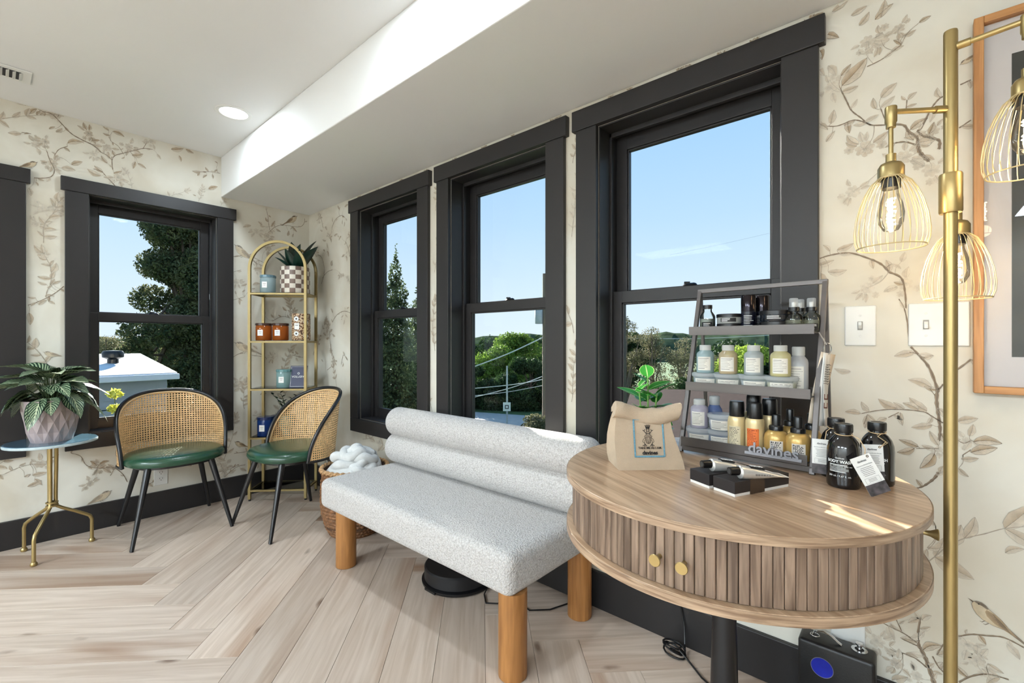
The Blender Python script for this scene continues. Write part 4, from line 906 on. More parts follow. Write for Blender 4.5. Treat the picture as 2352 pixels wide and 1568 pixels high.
tall_tube('tall glossy black bottle, front of the pair on the top tier', SP(-0.006, 0.082, z1)); tall_tube('tall glossy black bottle, behind its twin on the top tier', SP(0.016, 0.122, z1))
def mister(label, p):
    t = thing('oil_mister', label, 'spray bottle', p, rad(12), 'clear spray bottles on the top tier')
    MB().lathe([(0, 0), (0.020, 0), (0.0215, 0.002), (0.0215, 0.036), (0.019, 0.044), (0.011, 0.052), (0.011, 0.057), (0, 0.057)], 30).build('bottle_body', CLEAR, t)
    MB().lathe([(0, 0.001), (0.020, 0.001), (0.020, 0.032), (0, 0.032)], 26).build('contents', frosted('oil', rgb(226, 222, 190), 0.3, 0.1), t)
    MB().lathe([(0, 0.056), (0.0135, 0.056), (0.0135, 0.066), (0, 0.066)], 26).build('collar', BLACK_PL, t)
    MB().lathe([(0.0105, 0.066), (0.0105, 0.088), (0.009, 0.090), (0, 0.090)], 24).build('clear_cap', frosted('clear_cap', rgb(236, 240, 242), 0.35, 0.08), t)
    MB().cyl((0, 0, 0.066), (0, 0, 0.080), 0.005, n=12).build('nozzle', WHITE_PL, t)
    lb = wrap('label', 0.0217, rad(-38), rad(38), 0.004, 0.022, INK, t); print_lines(0.0224, rad(-20), rad(28), 0.008, 0.020, WHITE_INK, lb, 4, 0.0008)
mister('clear spray bottle of golden oil at the front, top tier', SP(0.110, 0.072, z1)); mister('clear spray bottle of golden oil, rearmost on the top tier', SP(0.112, 0.122, z1)); mister('clear spray bottle of golden oil at the right end, top tier', SP(0.144, 0.100, z1))

# ------------------------------------------------------------------ cards on a ring at the stand's side
t = thing('swing_cards', 'white paper shade cards hanging on a ring from the stand', 'cards', (3.434, -0.262, 1.118))
MB().tube([(0.0 + 0.016 * i / 12, 0.0, 0.008 - 0.032 * i / 12) for i in range(13)], 0.0016, 6).tube([(0.018 + 0.008 * cos(2 * pi * i / 20), 0.0, -0.034 + 0.014 * sin(2 * pi * i / 20)) for i in range(20)], 0.0012, 6, closed=True).build('ring', CHROME, t)
for k, (ry, rz_, dy, c) in enumerate(((rad(-3), rad(84), -0.006, PAPER), (rad(5), rad(72), 0.0, PAPER), (rad(11), rad(50), 0.008, mat('beige_card', rgb(222, 206, 184), 0.7, var=0.05)))):
    cdm = MB(); 
    cdm.grid(lambda u, v: ((u - 0.5) * 0.042, 0.006 * sin(v * 2.4) , -v * 0.185), 3, 8)
    o = cdm.build('card', c, t, loc=(0.019, dy, -0.046), rot=(0, ry, rz_), solid=0.0006, fix=False)
    pl = MB()
    for q in range(9): pl.box(-0.018, LRNG.uniform(0.0, 0.018), -0.0012, -0.0008, -0.030 - q * 0.006, -0.0286 - q * 0.006)
    pl.build('print', INK_G, o, False, loc=(0, -0.0003, 0))
    if k == 1:
        mk = MB()
        for zz in (-0.118, -0.140): mk.box(-0.009, 0.009, -0.0012, -0.0008, zz, zz + 0.003).box(-0.009, -0.006, -0.0012, -0.0008, zz, zz + 0.014).box(0.006, 0.009, -0.0012, -0.0008, zz, zz + 0.014)
        mk.build('brown_mark', mat('brown_ink', rgb(110, 60, 50), 0.7, var=0.05), o, False, loc=(0, 0.001, 0))

# ------------------------------------------------------------------ amber-black bottles with tags
DARK = mat('dark_glass', rgb(16, 15, 17), 0.08, var=0.05, coat=0.5)
STRING = mat('raffia', rgb(206, 176, 136), 0.8, var=0.15, vscale=80)
PHOTO = mat('mono_flower_photo', rgb(70, 64, 66), 0.5, var=0.9, vscale=55)
def tagcard(par, loc, rot, w=0.040, h=0.082, label=None):
    o = MB().box(-w / 2, w / 2, -0.0005, 0.0005, -h, 0).build('tag_card', PAPER, par, False, loc=loc, rot=rot)
    MB().box(-w / 2, w / 2, -0.0008, -0.0004, -h, -h * 0.72).build('tag_photo', PHOTO, o, False)
    text('davines', 0.0062, INK, o, (-0.001, -0.0007, -0.0125), bold=0.00012, ext=0.0001)
    text('Experience Absolute Beauty', 0.0028, INK, o, (0, -0.0007, -0.0200), ext=0.0001)
    pl = MB()
    for q in range(6):
        w_ = LRNG.uniform(0.010, 0.0135); pl.box(-w_, w_, -0.0008, -0.0005, -0.0250 - q * 0.0033, -0.0242 - q * 0.0033)
    for q in range(3): pl.box(-0.008, 0.008, -0.0008, -0.0005, -0.0495 - q * 0.0025, -0.0488 - q * 0.0025)
    for (a, b, c, d) in ((-0.0145, 0.0145, -0.0465, -0.0462), (-0.0145, 0.0145, -0.0573, -0.0570), (-0.0145, -0.0142, -0.0573, -0.0462), (0.0142, 0.0145, -0.0573, -0.0462)): pl.box(a, b, -0.0008, -0.0005, c, d)
    pl.build('print', INK_G, o, False)
    MB().lathe([(0.0012, -0.0008), (0.0026, -0.0008), (0.0026, 0.0008), (0.0012, 0.0008)], 14).build('eyelet', mat('bronze', rgb(90, 70, 40), 0.3, 0.9, var=0.05), o, loc=(w * 0.34, 0, -0.005), rot=(rad(90), 0, 0))
    return o
def wash_bottle(label, p, rz, tagloc, tagrot, knot):
    t = thing('body_wash_bottle', label, 'bottle', p, rz, 'dark body wash bottles on the round table')
    r, h = 0.0325, 0.141
    MB().lathe([(0, 0), (r * 0.92, 0), (r * 0.99, 0.004), (r, 0.010), (r, 0.074), (r * 0.96, 0.088), (r * 0.84, 0.101), (r * 0.64, 0.111), (0.0145, 0.117), (0.0140, 0.124), (0, 0.124)], 44).build('bottle_body', DARK, t)
    MB().lathe([(0, 0.122), (0.0172, 0.122), (0.0178, 0.124), (0.0178, 0.138), (0.0168, 0.141), (0.012, 0.141), (0.011, 0.140), (0, 0.140)], 40, mod=lambda a, z: 1 + 0.008 * cos(36 * a)).build('cap', BLACK_PL, t)
    text_bend('davines', 0.0060, r + 0.0004, 0.0660, WHITE_INK, t, rad(-22)); text_bend('BODY WASH', 0.0088, r + 0.0004, 0.0570, WHITE_INK, t, rad(-22), 0.0003)
    print_lines(r + 0.0004, rad(-58), rad(20), 0.036, 0.054, WHITE_INK, t, 6, 0.0010); text_bend('280 ml / 9.47 fl. oz.', 0.0058, r + 0.0004, 0.0260, WHITE_INK, t, rad(-22))
    MB().tube([(0.0165 * cos(2 * pi * i / 24), 0.0165 * sin(2 * pi * i / 24), 0.1185 + 0.002 * sin(2 * pi * i / 24)) for i in range(24)], 0.0009, 6, closed=True).tube(knot, 0.0009, 6).build('string', STRING, t)
    tagcard(t, tagloc, tagrot)
    return t
CAMA = rad(14)
wash_bottle('dark body wash bottle with a slanted tag lying forward onto the table', (3.497, -0.395, TZ), CAMA,
            (0.020, -0.048, 0.080), (rad(-12), rad(-24), rad(16)), [(0.013, -0.010, 0.118), (0.026, -0.020, 0.112), (0.033, -0.034, 0.094), (0.030, -0.045, 0.076)])
wash_bottle('dark body wash bottle nearest the lamp, tag hanging straight down', (3.553, -0.318, TZ), CAMA,
            (-0.016, -0.0345, 0.094), (rad(-3), rad(-2), rad(6)), [(0.006, -0.016, 0.118), (-0.004, -0.026, 0.112), (0.012, -0.033, 0.100), (-0.003, -0.036, 0.088), (0.010, -0.030, 0.102)])
wash_bottle('dark body wash bottle hidden at the back of its group', (3.475, -0.315, TZ), CAMA,
            (-0.032, -0.030, 0.092), (rad(-4), rad(0), rad(-8)), [(-0.012, -0.012, 0.118), (-0.022, -0.020, 0.110), (-0.026, -0.029, 0.090)])

# ------------------------------------------------------------------ hair colour boxes and tubes
def colour_box(label, corner, ang, L_, W_, band):
    t = thing('product_box', label, 'box', (corner[0], corner[1], TZ), ang, 'black product boxes')
    MB().box(0.0008, L_ - 0.0008, 0.0008, W_ - 0.0008, 0, 0.012).build('white_base', PAPER, t, False, 0.0004)
    MB().box(0, L_, 0, W_, 0.006, 0.031).build('black_lid', mat('black_card', rgb(36, 32, 33), 0.5, var=0.06), t, False, 0.0008)
    if band: MB().box(L_ * 0.27, L_ * 0.53, -0.0006, W_ + 0.0006, 0.0, 0.0316).build('paper_band', mat('brown_band', rgb(66, 50, 38), 0.45, var=0.06), t, False)
    return t
colour_box('black box with brown band and white base, under the nearer tube', (3.334, -0.640), rad(65.6), 0.172, 0.056, True)
colour_box('black box with white base, behind the banded one', (3.275, -0.618), rad(63), 0.150, 0.058, False)
ALU = mat('satin_aluminium', rgb(214, 212, 208), 0.25, 0.55, var=0.08, vscale=40, bump=0.2, bscale=60)
def colour_tube(label, p, ang, L_=0.125):
    t = thing('colour_tube', label, 'tube', p, ang, 'silver product tubes')
    mb = MB(); vs_ = []; N = 14; secs = [(0.020, 0.008, 0.008), (0.024, 0.0145, 0.0145), (0.030, 0.0155, 0.0150), (0.055, 0.0165, 0.0130), (0.085, 0.0180, 0.0085), (0.110, 0.0195, 0.0035), (L_, 0.0200, 0.0012), (L_ + 0.004, 0.0200, 0.0012)]
    for x, a, b in secs:
        for j in range(N): q = 2 * pi * j / N; vs_.append((x, a * cos(q), 0.0165 * (1 - x / L_ * 0.86) + b * sin(q)))
    fs = [(i * N + j, i * N + (j + 1) % N, (i + 1) * N + (j + 1) % N, (i + 1) * N + j) for i in range(len(secs) - 1) for j in range(N)] + [tuple(range(N)), tuple((len(secs) - 1) * N + j for j in range(N))]
    bd = mb.add(vs_, fs).build('tube_body', ALU, t)
    MB().cyl((0.0, 0, 0.0165), (0.021, 0, 0.0160), 0.0085, 0.0095, 24).build('cap', BLACK_PL, t)
    MB().tube([(0.0, 0, 0.0165), (-0.0008, 0, 0.0165)], [0.006, 0.006], 20).build('cap_end', mat('dark_grey', rgb(60, 60, 60), 0.5, var=0.04), t)
    o = MB().hexa([(0.045, -0.009, 0.0225), (0.078, -0.009, 0.0172), (0.078, 0.006, 0.0172), (0.045, 0.006, 0.0225), (0.045, -0.009, 0.0262), (0.078, -0.009, 0.0204), (0.078, 0.006, 0.0204), (0.045, 0.006, 0.0262)]).build('black_label', INK, t, False)
    pl = MB()
    for q in range(5): pl.box(0.049 + q * 0.0058, 0.0525 + q * 0.0058, -0.006, 0.003 - 0.002 * (q % 2), 0.0262 - 0.0010 * q, 0.0268 - 0.0010 * q)
    pl.build('white_bars', WHITE_INK, o, False)
    pl = MB()
    for q in range(7): pl.box(0.050 + q * 0.0064, 0.0540 + q * 0.0064, -0.0180, -0.0172, 0.0085 - 0.0004 * q, 0.0122 - 0.0006 * q)
    pl.build('side_print', INK_G, t, False)
    return t
def aim(a, b): return math.atan2(b[1] - a[1], b[0] - a[0])
colour_tube('silver tube with black cap lying on the banded box', (3.318, -0.622, TZ + 0.0318), aim((3.318, -0.622), (3.402, -0.520)))
colour_tube('silver tube with black cap half hidden behind the nearer tube', (3.254, -0.602, TZ + 0.0312), aim((3.254, -0.602), (3.330, -0.505)))

# ------------------------------------------------------------------ canvas bag
CANVAS = mat('natural_canvas', rgb(190, 170, 146), 0.85, var=0.05, vscale=30, bump=0.35, bscale=420)
bag = thing('canvas_bag', 'natural canvas bag with rolled top and frog emblem on the table', 'bag', (3.116, -0.560, TZ), rad(43.8))
SL = 0.19
secs = [(0.0, -0.085, 0.086, 0.0, 0.100), (0.02, -0.089, 0.083, 0.004, 0.102), (0.045, -0.091, 0.076, 0.0085, 0.100), (0.075, -0.092, 0.066, 0.0142, 0.092), (0.10, -0.090, 0.060, 0.019, 0.084), (0.125, -0.086, 0.058, 0.024, 0.074), (0.145, -0.083, 0.062, 0.033, 0.062), (0.160, -0.082, 0.070, 0.040, 0.052)]
gr = random.Random(9); mb = MB(); vs_ = []; NX, NY = 14, 6
for k, (z, x0, x1, y0, y1) in enumerate(secs):
    ring = [(x0 + (x1 - x0) * i / NX, y0) for i in range(NX)] + [(x1 - 0.016 * sin(pi * j / NY) * min(1, z / 0.03 + 0.2), y0 + (y1 - y0) * j / NY) for j in range(NY)] + [(x1 + (x0 - x1) * i / NX, y1) for i in range(NX)] + [(x0 + 0.018 * sin(pi * j / NY) * min(1, z / 0.05), y1 + (y0 - y1) * j / NY) for j in range(NY)]
    for q, (x, y) in enumerate(ring):
        wv = 0.0022 * sin(x * 55 + k * 0.9) * (1 if y > y0 + 0.002 else 0.35) * min(1.0, z / 0.03)
        dz = -0.014 * (1 - ((x + 0.005) / 0.085) ** 2) * (z / 0.16) ** 3
        vs_.append((x, y + wv, z + dz))
NR = 2 * (NX + NY); fs = [(k * NR + j, k * NR + (j + 1) % NR, (k + 1) * NR + (j + 1) % NR, (k + 1) * NR + j) for k in range(len(secs) - 1) for j in range(NR)] + [tuple(range(NR))]
mb.add(vs_, fs).build('bag_body', CANVAS, bag, ang=60)
mb = MB(); vs_ = []; NS_ = 22; CS = [(0.030, 0.128), (0.022, 0.131), (0.018, 0.142), (0.022, 0.158), (0.032, 0.168), (0.044, 0.170), (0.056, 0.164), (0.060, 0.150), (0.052, 0.142), (0.040, 0.146)]
for i in range(NS_ + 1):
    u = i / NS_; x = -0.088 + 0.174 * u; sag = -0.017 * max(0, 1 - ((u - 0.56) / 0.42) ** 2) - 0.004 * u; fl_ = 1 + 0.12 * cos(u * 9)
    for (y, z) in CS: vs_.append((x + (0.006 * (z - 0.15) / 0.02 if i in (0, NS_) else 0), 0.04 + (y - 0.04) * fl_, z + sag + 0.0012 * sin(u * 23 + z * 300)))
M_ = len(CS); fs = [(i * M_ + j, i * M_ + (j + 1) % M_, (i + 1) * M_ + (j + 1) % M_, (i + 1) * M_ + j) for i in range(NS_) for j in range(M_)] + [tuple(range(M_)), tuple(NS_ * M_ + j for j in range(M_))]
mb.add(vs_, fs).build('rolled_top', CANVAS, bag, ang=60)
SLANT = math.atan(SL)
def onbag(mb, nm, m): return mb.build(nm, m, bag, False, loc=(-0.001, -0.0014, 0), rot=(-SLANT, 0, 0), fix=False)
def strip(mb, pts, w, y=-0.0004):
    for (a, b) in zip(pts, pts[1:]):
        a, b = Vector((a[0], 0, a[1])), Vector((b[0], 0, b[1])); d = b - a
        if d.length < 1e-7: continue
        d.normalize(); nrm = Vector((-d.z, 0, d.x)) * w / 2; a2, b2 = a - d * w * 0.3, b + d * w * 0.3
        vv = [a2 - nrm, b2 - nrm, b2 + nrm, a2 + nrm]; mb.add([(p.x, y, p.z) for p in vv], [(0, 1, 2, 3)])
TEALB = mat('blue_stitch', rgb(104, 152, 172), 0.8, var=0.2, vscale=200)
bx0, bx1, bz0, bz1 = -0.040, 0.036, 0.034, 0.128
mb = MB()
for a, b in (((bx0, bz0), (bx1, bz0)), ((bx1, bz0), (bx1, bz1)), ((bx1, bz1), (bx0, bz1)), ((bx0, bz1), (bx0, bz0))): strip(mb, [a, b], 0.0042)
onbag(mb, 'blue_border', TEALB)
fg = MB(); FC = -0.004; W_ = 0.0009
def S(pts, w=W_): strip(fg, [(FC + x * 0.001, 0.074 + z * 0.001) for x, z in pts], w, -0.0006)
for s in (-1, 1):
    S([(0, 14), (s * 6, 14), (s * 10, 10), (s * 9, 8), (0, 8)]); S([(s * 8, 8), (s * 5, -6), (0, -8)])
    S([(s * 6, 8), (s * 3, -7)]); S([(s * 3, 8), (0.3 * s, -7.5)])
    S([(s * 8, 6), (s * 13, 3), (s * 15, -3), (s * 11, -6), (s * 8, 2)]); S([(s * 11, -6), (s * 8, -10), (s * 15, -13)], 0.0016); S([(s * 8, -10), (s * 5, -14)], 0.0016); S([(s * 9, -10), (s * 10, -15)], 0.0016)
    S([(s * 4, 14), (s * 5, 19), (s * 3, 23)], 0.0012); S([(s * 5, 18), (s * 10, 24), (s * 8, 28)], 0.0014); S([(s * 10, 24), (s * 13, 26)], 0.0014)
    S([(s * 3, 23), (s * 4, 32)], 0.0016); S([(s * 4, 32), (s * 6, 38)], 0.0022); S([(s * 1.4, 32), (s * 2, 39)], 0.0022)
S([(-4, 32), (4, 32)], 0.0022); S([(-4, 29.5), (4, 29.5)], 0.0016); S([(-3, 23), (3, 23)], 0.0012); S([(-4, 18), (4, 18)], 0.0018); S([(-7, 11), (7, 11)], 0.0009)
onbag(fg, 'frog_print', INK)
tr_ = (rad(90) - SLANT, 0, 0)
text('TAKE ME AS I AM', 0.0078, INK, bag, (-0.0025, SL * 0.052 - 0.0024, 0.0520), tr_, bold=0.0002)
text('davines', 0.0135, INK, bag, (-0.0025, SL * 0.0385 - 0.0024, 0.0385), tr_, bold=0.0005)

# ------------------------------------------------------------------ plants
def leaf_mesh(nm, L_, W_, fold=0.25, droop=0.3, tipp=1.0, nseg=9, m=None, wav=0.0, base=0.35):
    """leaf along +Y from the origin, UVs: u across, v along"""
    vs_ = []; fs = []; uv = []
    for j in range(nseg + 1):
        v = j / nseg; w = W_ * (sin(pi * min(1.0, v ** (0.75)) ) ** 0.8 if tipp else 1) ; w = max(w, 0.0004)
        if j == nseg: w = 0.0006
        for i in range(5):
            u = (i - 2) / 2.0
            z = -droop * L_ * v * v + fold * abs(u) * w * 0.5 + wav * sin(v * 14 + i) * w
            vs_.append((u * w * 0.5, L_ * v, z)); uv.append(((u + 1) / 2, v))
    for j in range(nseg):
        for i in range(4): fs.append((j * 5 + i, j * 5 + i + 1, (j + 1) * 5 + i + 1, (j + 1) * 5 + i))
    me = bpy.data.meshes.new(nm); me.from_pydata(vs_, [], fs); ul = me.uv_layers.new(name='UVMap')
    for lp in me.loops: ul.data[lp.index].uv = uv[lp.vertex_index]
    me.polygons.foreach_set('use_smooth', [True] * len(me.polygons)); me.materials.append(m); me.update(); return me
def leaf_mat(nm, base, stripe=None, rib=None, rough=0.35, freq=14.0, edge=None, trans=0.0):
    m = bpy.data.materials.new(nm); m.use_nodes = True; n = m.node_tree.nodes; l = m.node_tree.links; b = n['Principled BSDF']
    b.inputs['Roughness'].default_value = rough
    uvn = n.new('ShaderNodeTexCoord'); sp_ = n.new('ShaderNodeSeparateXYZ'); l.new(uvn.outputs['UV'], sp_.inputs[0])
    ab = n.new('ShaderNodeMath'); ab.operation = 'SUBTRACT'; l.new(sp_.outputs[0], ab.inputs[0]); ab.inputs[1].default_value = 0.5
    aa = n.new('ShaderNodeMath'); aa.operation = 'ABSOLUTE'; l.new(ab.outputs[0], aa.inputs[0])
    no = n.new('ShaderNodeTexNoise'); no.inputs['Scale'].default_value = 25; l.new(uvn.outputs['Object'], no.inputs['Vector'])
    mx = n.new('ShaderNodeMix'); mx.data_type = 'RGBA'; mx.inputs[6].default_value = base; mx.inputs[7].default_value = tuple(c * 1.5 for c in base[:3]) + (1,); l.new(no.outputs[0], mx.inputs[0]); last = mx.outputs[2]
    if stripe:
        # slanting pairs of stripes: sin(freq*(v - k*|u|))
        k = n.new('ShaderNodeMath'); k.operation = 'MULTIPLY_ADD'; l.new(aa.outputs[0], k.inputs[0]); k.inputs[1].default_value = -0.75; l.new(sp_.outputs[1], k.inputs[2])
        mm = n.new('ShaderNodeMath'); mm.operation = 'MULTIPLY'; l.new(k.outputs[0], mm.inputs[0]); mm.inputs[1].default_value = freq * 2 * pi
        s_ = n.new('ShaderNodeMath'); s_.operation = 'SINE'; l.new(mm.outputs[0], s_.inputs[0])
        cr = n.new('ShaderNodeMapRange'); cr.inputs[1].default_value = -0.1; cr.inputs[2].default_value = 0.35; l.new(s_.outputs[0], cr.inputs[0])
        mx2 = n.new('ShaderNodeMix'); mx2.data_type = 'RGBA'; l.new(cr.outputs[0], mx2.inputs[0]); l.new(last, mx2.inputs[6]); mx2.inputs[7].default_value = stripe; last = mx2.outputs[2]
    if rib:
        lt = n.new('ShaderNodeMath'); lt.operation = 'LESS_THAN'; lt.inputs[1].default_value = 0.035; l.new(aa.outputs[0], lt.inputs[0])
        mx3 = n.new('ShaderNodeMix'); mx3.data_type = 'RGBA'; l.new(lt.outputs[0], mx3.inputs[0]); l.new(last, mx3.inputs[6]); mx3.inputs[7].default_value = rib; last = mx3.outputs[2]
    if edge:
        gt = n.new('ShaderNodeMath'); gt.operation = 'GREATER_THAN'; gt.inputs[1].default_value = 0.45; l.new(aa.outputs[0], gt.inputs[0])
        mx4 = n.new('ShaderNodeMix'); mx4.data_type = 'RGBA'; l.new(gt.outputs[0], mx4.inputs[0]); l.new(last, mx4.inputs[6]); mx4.inputs[7].default_value = edge; last = mx4.outputs[2]
    l.new(last, b.inputs['Base Color'])
    if trans:
        tl = n.new('ShaderNodeBsdfTranslucent'); l.new(last, tl.inputs[0]); ms = n.new('ShaderNodeMixShader'); ms.inputs[0].default_value = trans
        out = n['Material Output']; l.new(b.outputs[0], ms.inputs[1]); l.new(tl.outputs[0], ms.inputs[2]); l.new(ms.outputs[0], out.inputs[0])
    return m
def place_leaf(me, par, p, az, pitch, roll=0.0, s=1.0, nm='leaf'):
    o = bpy.data.objects.new(nm, me); COL.objects.link(o); o.parent = par; o.location = p
    o.rotation_euler = (Matrix.Rotation(az - pi / 2, 3, 'Z') @ Matrix.Rotation(pitch, 3, 'X') @ Matrix.Rotation(roll, 3, 'Y')).to_euler(); o.scale = (s, s, s); return o
SOIL = mat('soil', rgb(52, 38, 28), 0.95, var=0.3, vscale=60, bump=0.5, bscale=120)
prg = random.Random(31)
# striped prayer plant in a faceted pot on the side table
cp = thing('striped_plant', 'striped prayer plant with large patterned leaves in a faceted lilac pot', 'potted plant', (0.226, -1.46, 0.587))
POT = mat('lilac_glaze', rgb(160, 146, 146), 0.22, var=0.06, vscale=4, coat=0.3)
mb = MB(); NF = 14; R0, R1, HP = 0.080, 0.116, 0.215; lv = [0.0, 0.05, 0.105, 0.16, 0.205, 0.215]; vs_ = []; fs = []
for k, z in enumerate(lv):
    for j in range(NF * 2):
        a = 2 * pi * j / (NF * 2); r = R0 + (R1 - R0) * z / HP; bump_ = (0.006 if (j + k) % 2 == 0 else -0.003) if 0 < k < 4 else 0.0
        vs_.append(((r + bump_) * cos(a), (r + bump_) * sin(a), z))
n2 = NF * 2
for k in range(len(lv) - 1):
    for j in range(n2):
        a, b, c, d = k * n2 + j, k * n2 + (j + 1) % n2, (k + 1) * n2 + (j + 1) % n2, (k + 1) * n2 + j
        if (j + k) % 2 == 0: fs += [(a, b, c), (a, c, d)]
        else: fs += [(a, b, d), (b, c, d)]
fs.append(tuple(range(n2 - 1, -1, -1))); mb.add(vs_, fs).lathe([(R1, HP), (R1 - 0.008, HP), (R1 - 0.014, HP - 0.05), (0, HP - 0.05)], 28).build('pot', POT, cp, smooth=False)
MB().lathe([(0, HP - 0.028), (R1 - 0.012, HP - 0.03)], 24).build('soil', SOIL, cp)
CAL = leaf_mat('prayer_plant_leaf', rgb(20, 44, 30), rgb(150, 168, 132), rgb(190, 196, 160), 0.35, 9.0, rgb(26, 52, 38))
cl = [leaf_mesh('leaf_blade', 0.125, 0.082, 0.30, 0.28, m=CAL, wav=0.03), leaf_mesh('leaf_blade', 0.155, 0.072, 0.28, 0.42, m=CAL, wav=0.04), leaf_mesh('leaf_blade', 0.10, 0.070, 0.2, 0.5, m=CAL, wav=0.03)]
STEM = mat('green_stem', rgb(58, 74, 40), 0.5, var=0.2)
for i in range(60):
    ring = i % 3; az = i * 2.39996 + prg.uniform(-0.2, 0.2)
    r0 = (0.03, 0.055, 0.085)[ring] + prg.uniform(-0.01, 0.015); z0 = HP + (0.115, 0.075, 0.030)[ring] + prg.uniform(-0.02, 0.025); pit = (rad(30), rad(8), rad(-28))[ring] + prg.uniform(-0.2, 0.2)
    p = Vector((r0 * cos(az), r0 * sin(az), z0))
    o = place_leaf(cl[prg.randrange(3)], cp, p, az, pit, prg.uniform(-0.4, 0.4), prg.uniform(0.9, 1.25))
    MB().tube([(0.25 * p.x, 0.25 * p.y, HP - 0.03), (0.6 * p.x, 0.6 * p.y, HP + 0.4 * (z0 - HP)), p], 0.0018, 6).build('stalk', STEM, cp)

# snake-leaved plant in a checked planter
pp = thing('checked_planter_plant', 'dark upright plant in a brown and white checked planter', 'potted plant', on_shelf(0.085, 0.085, 0), rad(45))
pm = bpy.data.materials.new('checked_glaze'); pm.use_nodes = True; n = pm.node_tree.nodes; l = pm.node_tree.links
tc = n.new('ShaderNodeTexCoord'); sp_ = n.new('ShaderNodeSeparateXYZ'); l.new(tc.outputs['Object'], sp_.inputs[0])
at = n.new('ShaderNodeMath'); at.operation = 'ARCTAN2'; l.new(sp_.outputs[1], at.inputs[0]); l.new(sp_.outputs[0], at.inputs[1])
cmb = n.new('ShaderNodeCombineXYZ'); m1 = n.new('ShaderNodeMath'); m1.operation = 'MULTIPLY'; m1.inputs[1].default_value = 16 / (2 * pi); l.new(at.outputs[0], m1.inputs[0]); m2 = n.new('ShaderNodeMath'); m2.operation = 'MULTIPLY'; m2.inputs[1].default_value = 1 / 0.0315; l.new(sp_.outputs[2], m2.inputs[0])
l.new(m1.outputs[0], cmb.inputs[0]); l.new(m2.outputs[0], cmb.inputs[1]); ck = n.new('ShaderNodeTexChecker'); ck.inputs['Scale'].default_value = 1.0; ck.inputs[1].default_value = rgb(226, 218, 204); ck.inputs[2].default_value = rgb(120, 100, 90)
cmb.inputs[2].default_value = 0.5; l.new(cmb.outputs[0], ck.inputs['Vector']); l.new(ck.outputs[0], n['Principled BSDF'].inputs['Base Color']); n['Principled BSDF'].inputs['Roughness'].default_value = 0.35
MB().lathe([(0, 0), (0.094, 0), (0.097, 0.004), (0.097, 0.182), (0.093, 0.186), (0.088, 0.182), (0.086, 0.13), (0, 0.13)], 48).build('planter', pm, pp)
MB().lathe([(0, 0.165), (0.086, 0.165)], 24).build('soil', SOIL, pp)
SNK = leaf_mat('dark_blade_leaf', rgb(10, 40, 32), None, rgb(20, 60, 46), 0.35)
sm = leaf_mesh('leaf_blade', 0.24, 0.10, 0.4, 0.12, m=SNK, nseg=10)
for az, pit, s, dx in ((2.0, 1.32, 1.0, -0.01), (0.6, 1.2, 1.1, 0.02), (-0.3, 0.95, 0.95, 0.03), (2.9, 1.05, 0.75, -0.03), (1.4, 1.42, 0.9, 0.0), (4.2, 1.2, 0.7, -0.01), (5.2, 1.0, 0.75, 0.02), (3.6, 0.8, 0.6, -0.02)):
    place_leaf(sm, pp, (dx, 0.0, 0.16), az, pit, prg.uniform(-0.5, 0.5), s)

# ZZ plant in a teal footed pot
zp = thing('teal_pot_plant', 'small glossy dark plant in a teal footed pot on the low glass shelf', 'potted plant', on_shelf(0.030, 0.085, 3), rad(45))
MB().lathe([(0, 0), (0.036, 0), (0.036, 0.045), (0.056, 0.062), (0.058, 0.070), (0.058, 0.138), (0.053, 0.138), (0.050, 0.10), (0, 0.10)], 36).build('pot', mat('teal_ceramic', rgb(66, 118, 116), 0.35, var=0.05), zp)
MB().lathe([(0, 0.125), (0.051, 0.125)], 20).build('soil', SOIL, zp)
ZZ = leaf_mat('zz_leaf', rgb(12, 30, 20), None, None, 0.25); zm = leaf_mesh('leaflet', 0.042, 0.018, 0.3, 0.15, m=ZZ, nseg=5)
for k in range(6):
    az = k * 1.05 + 0.3; ln = prg.uniform(0.13, 0.19); lean = prg.uniform(0.25, 0.65); pts = [Vector((0.012 * cos(az), 0.012 * sin(az), 0.12)) + Vector((cos(az) * sin(lean * u) * ln * u, sin(az) * sin(lean * u) * ln * u, ln * u * cos(lean * u * 0.7))) for u in (0, 0.25, 0.5, 0.75, 1.0)]
    sobj = MB().tube(pts, [0.004, 0.0038, 0.003, 0.0022, 0.0012], 6).build('stem', STEM, zp)
    for q in range(9):
        u = 0.25 + 0.75 * q / 8; i0 = min(3, int(u * 4)); p = pts[i0].lerp(pts[i0 + 1], u * 4 - i0)
        place_leaf(zm, sobj, p, az + (1.15 if q % 2 else -1.15), 0.5, 0, prg.uniform(0.85, 1.1), 'leaflet')

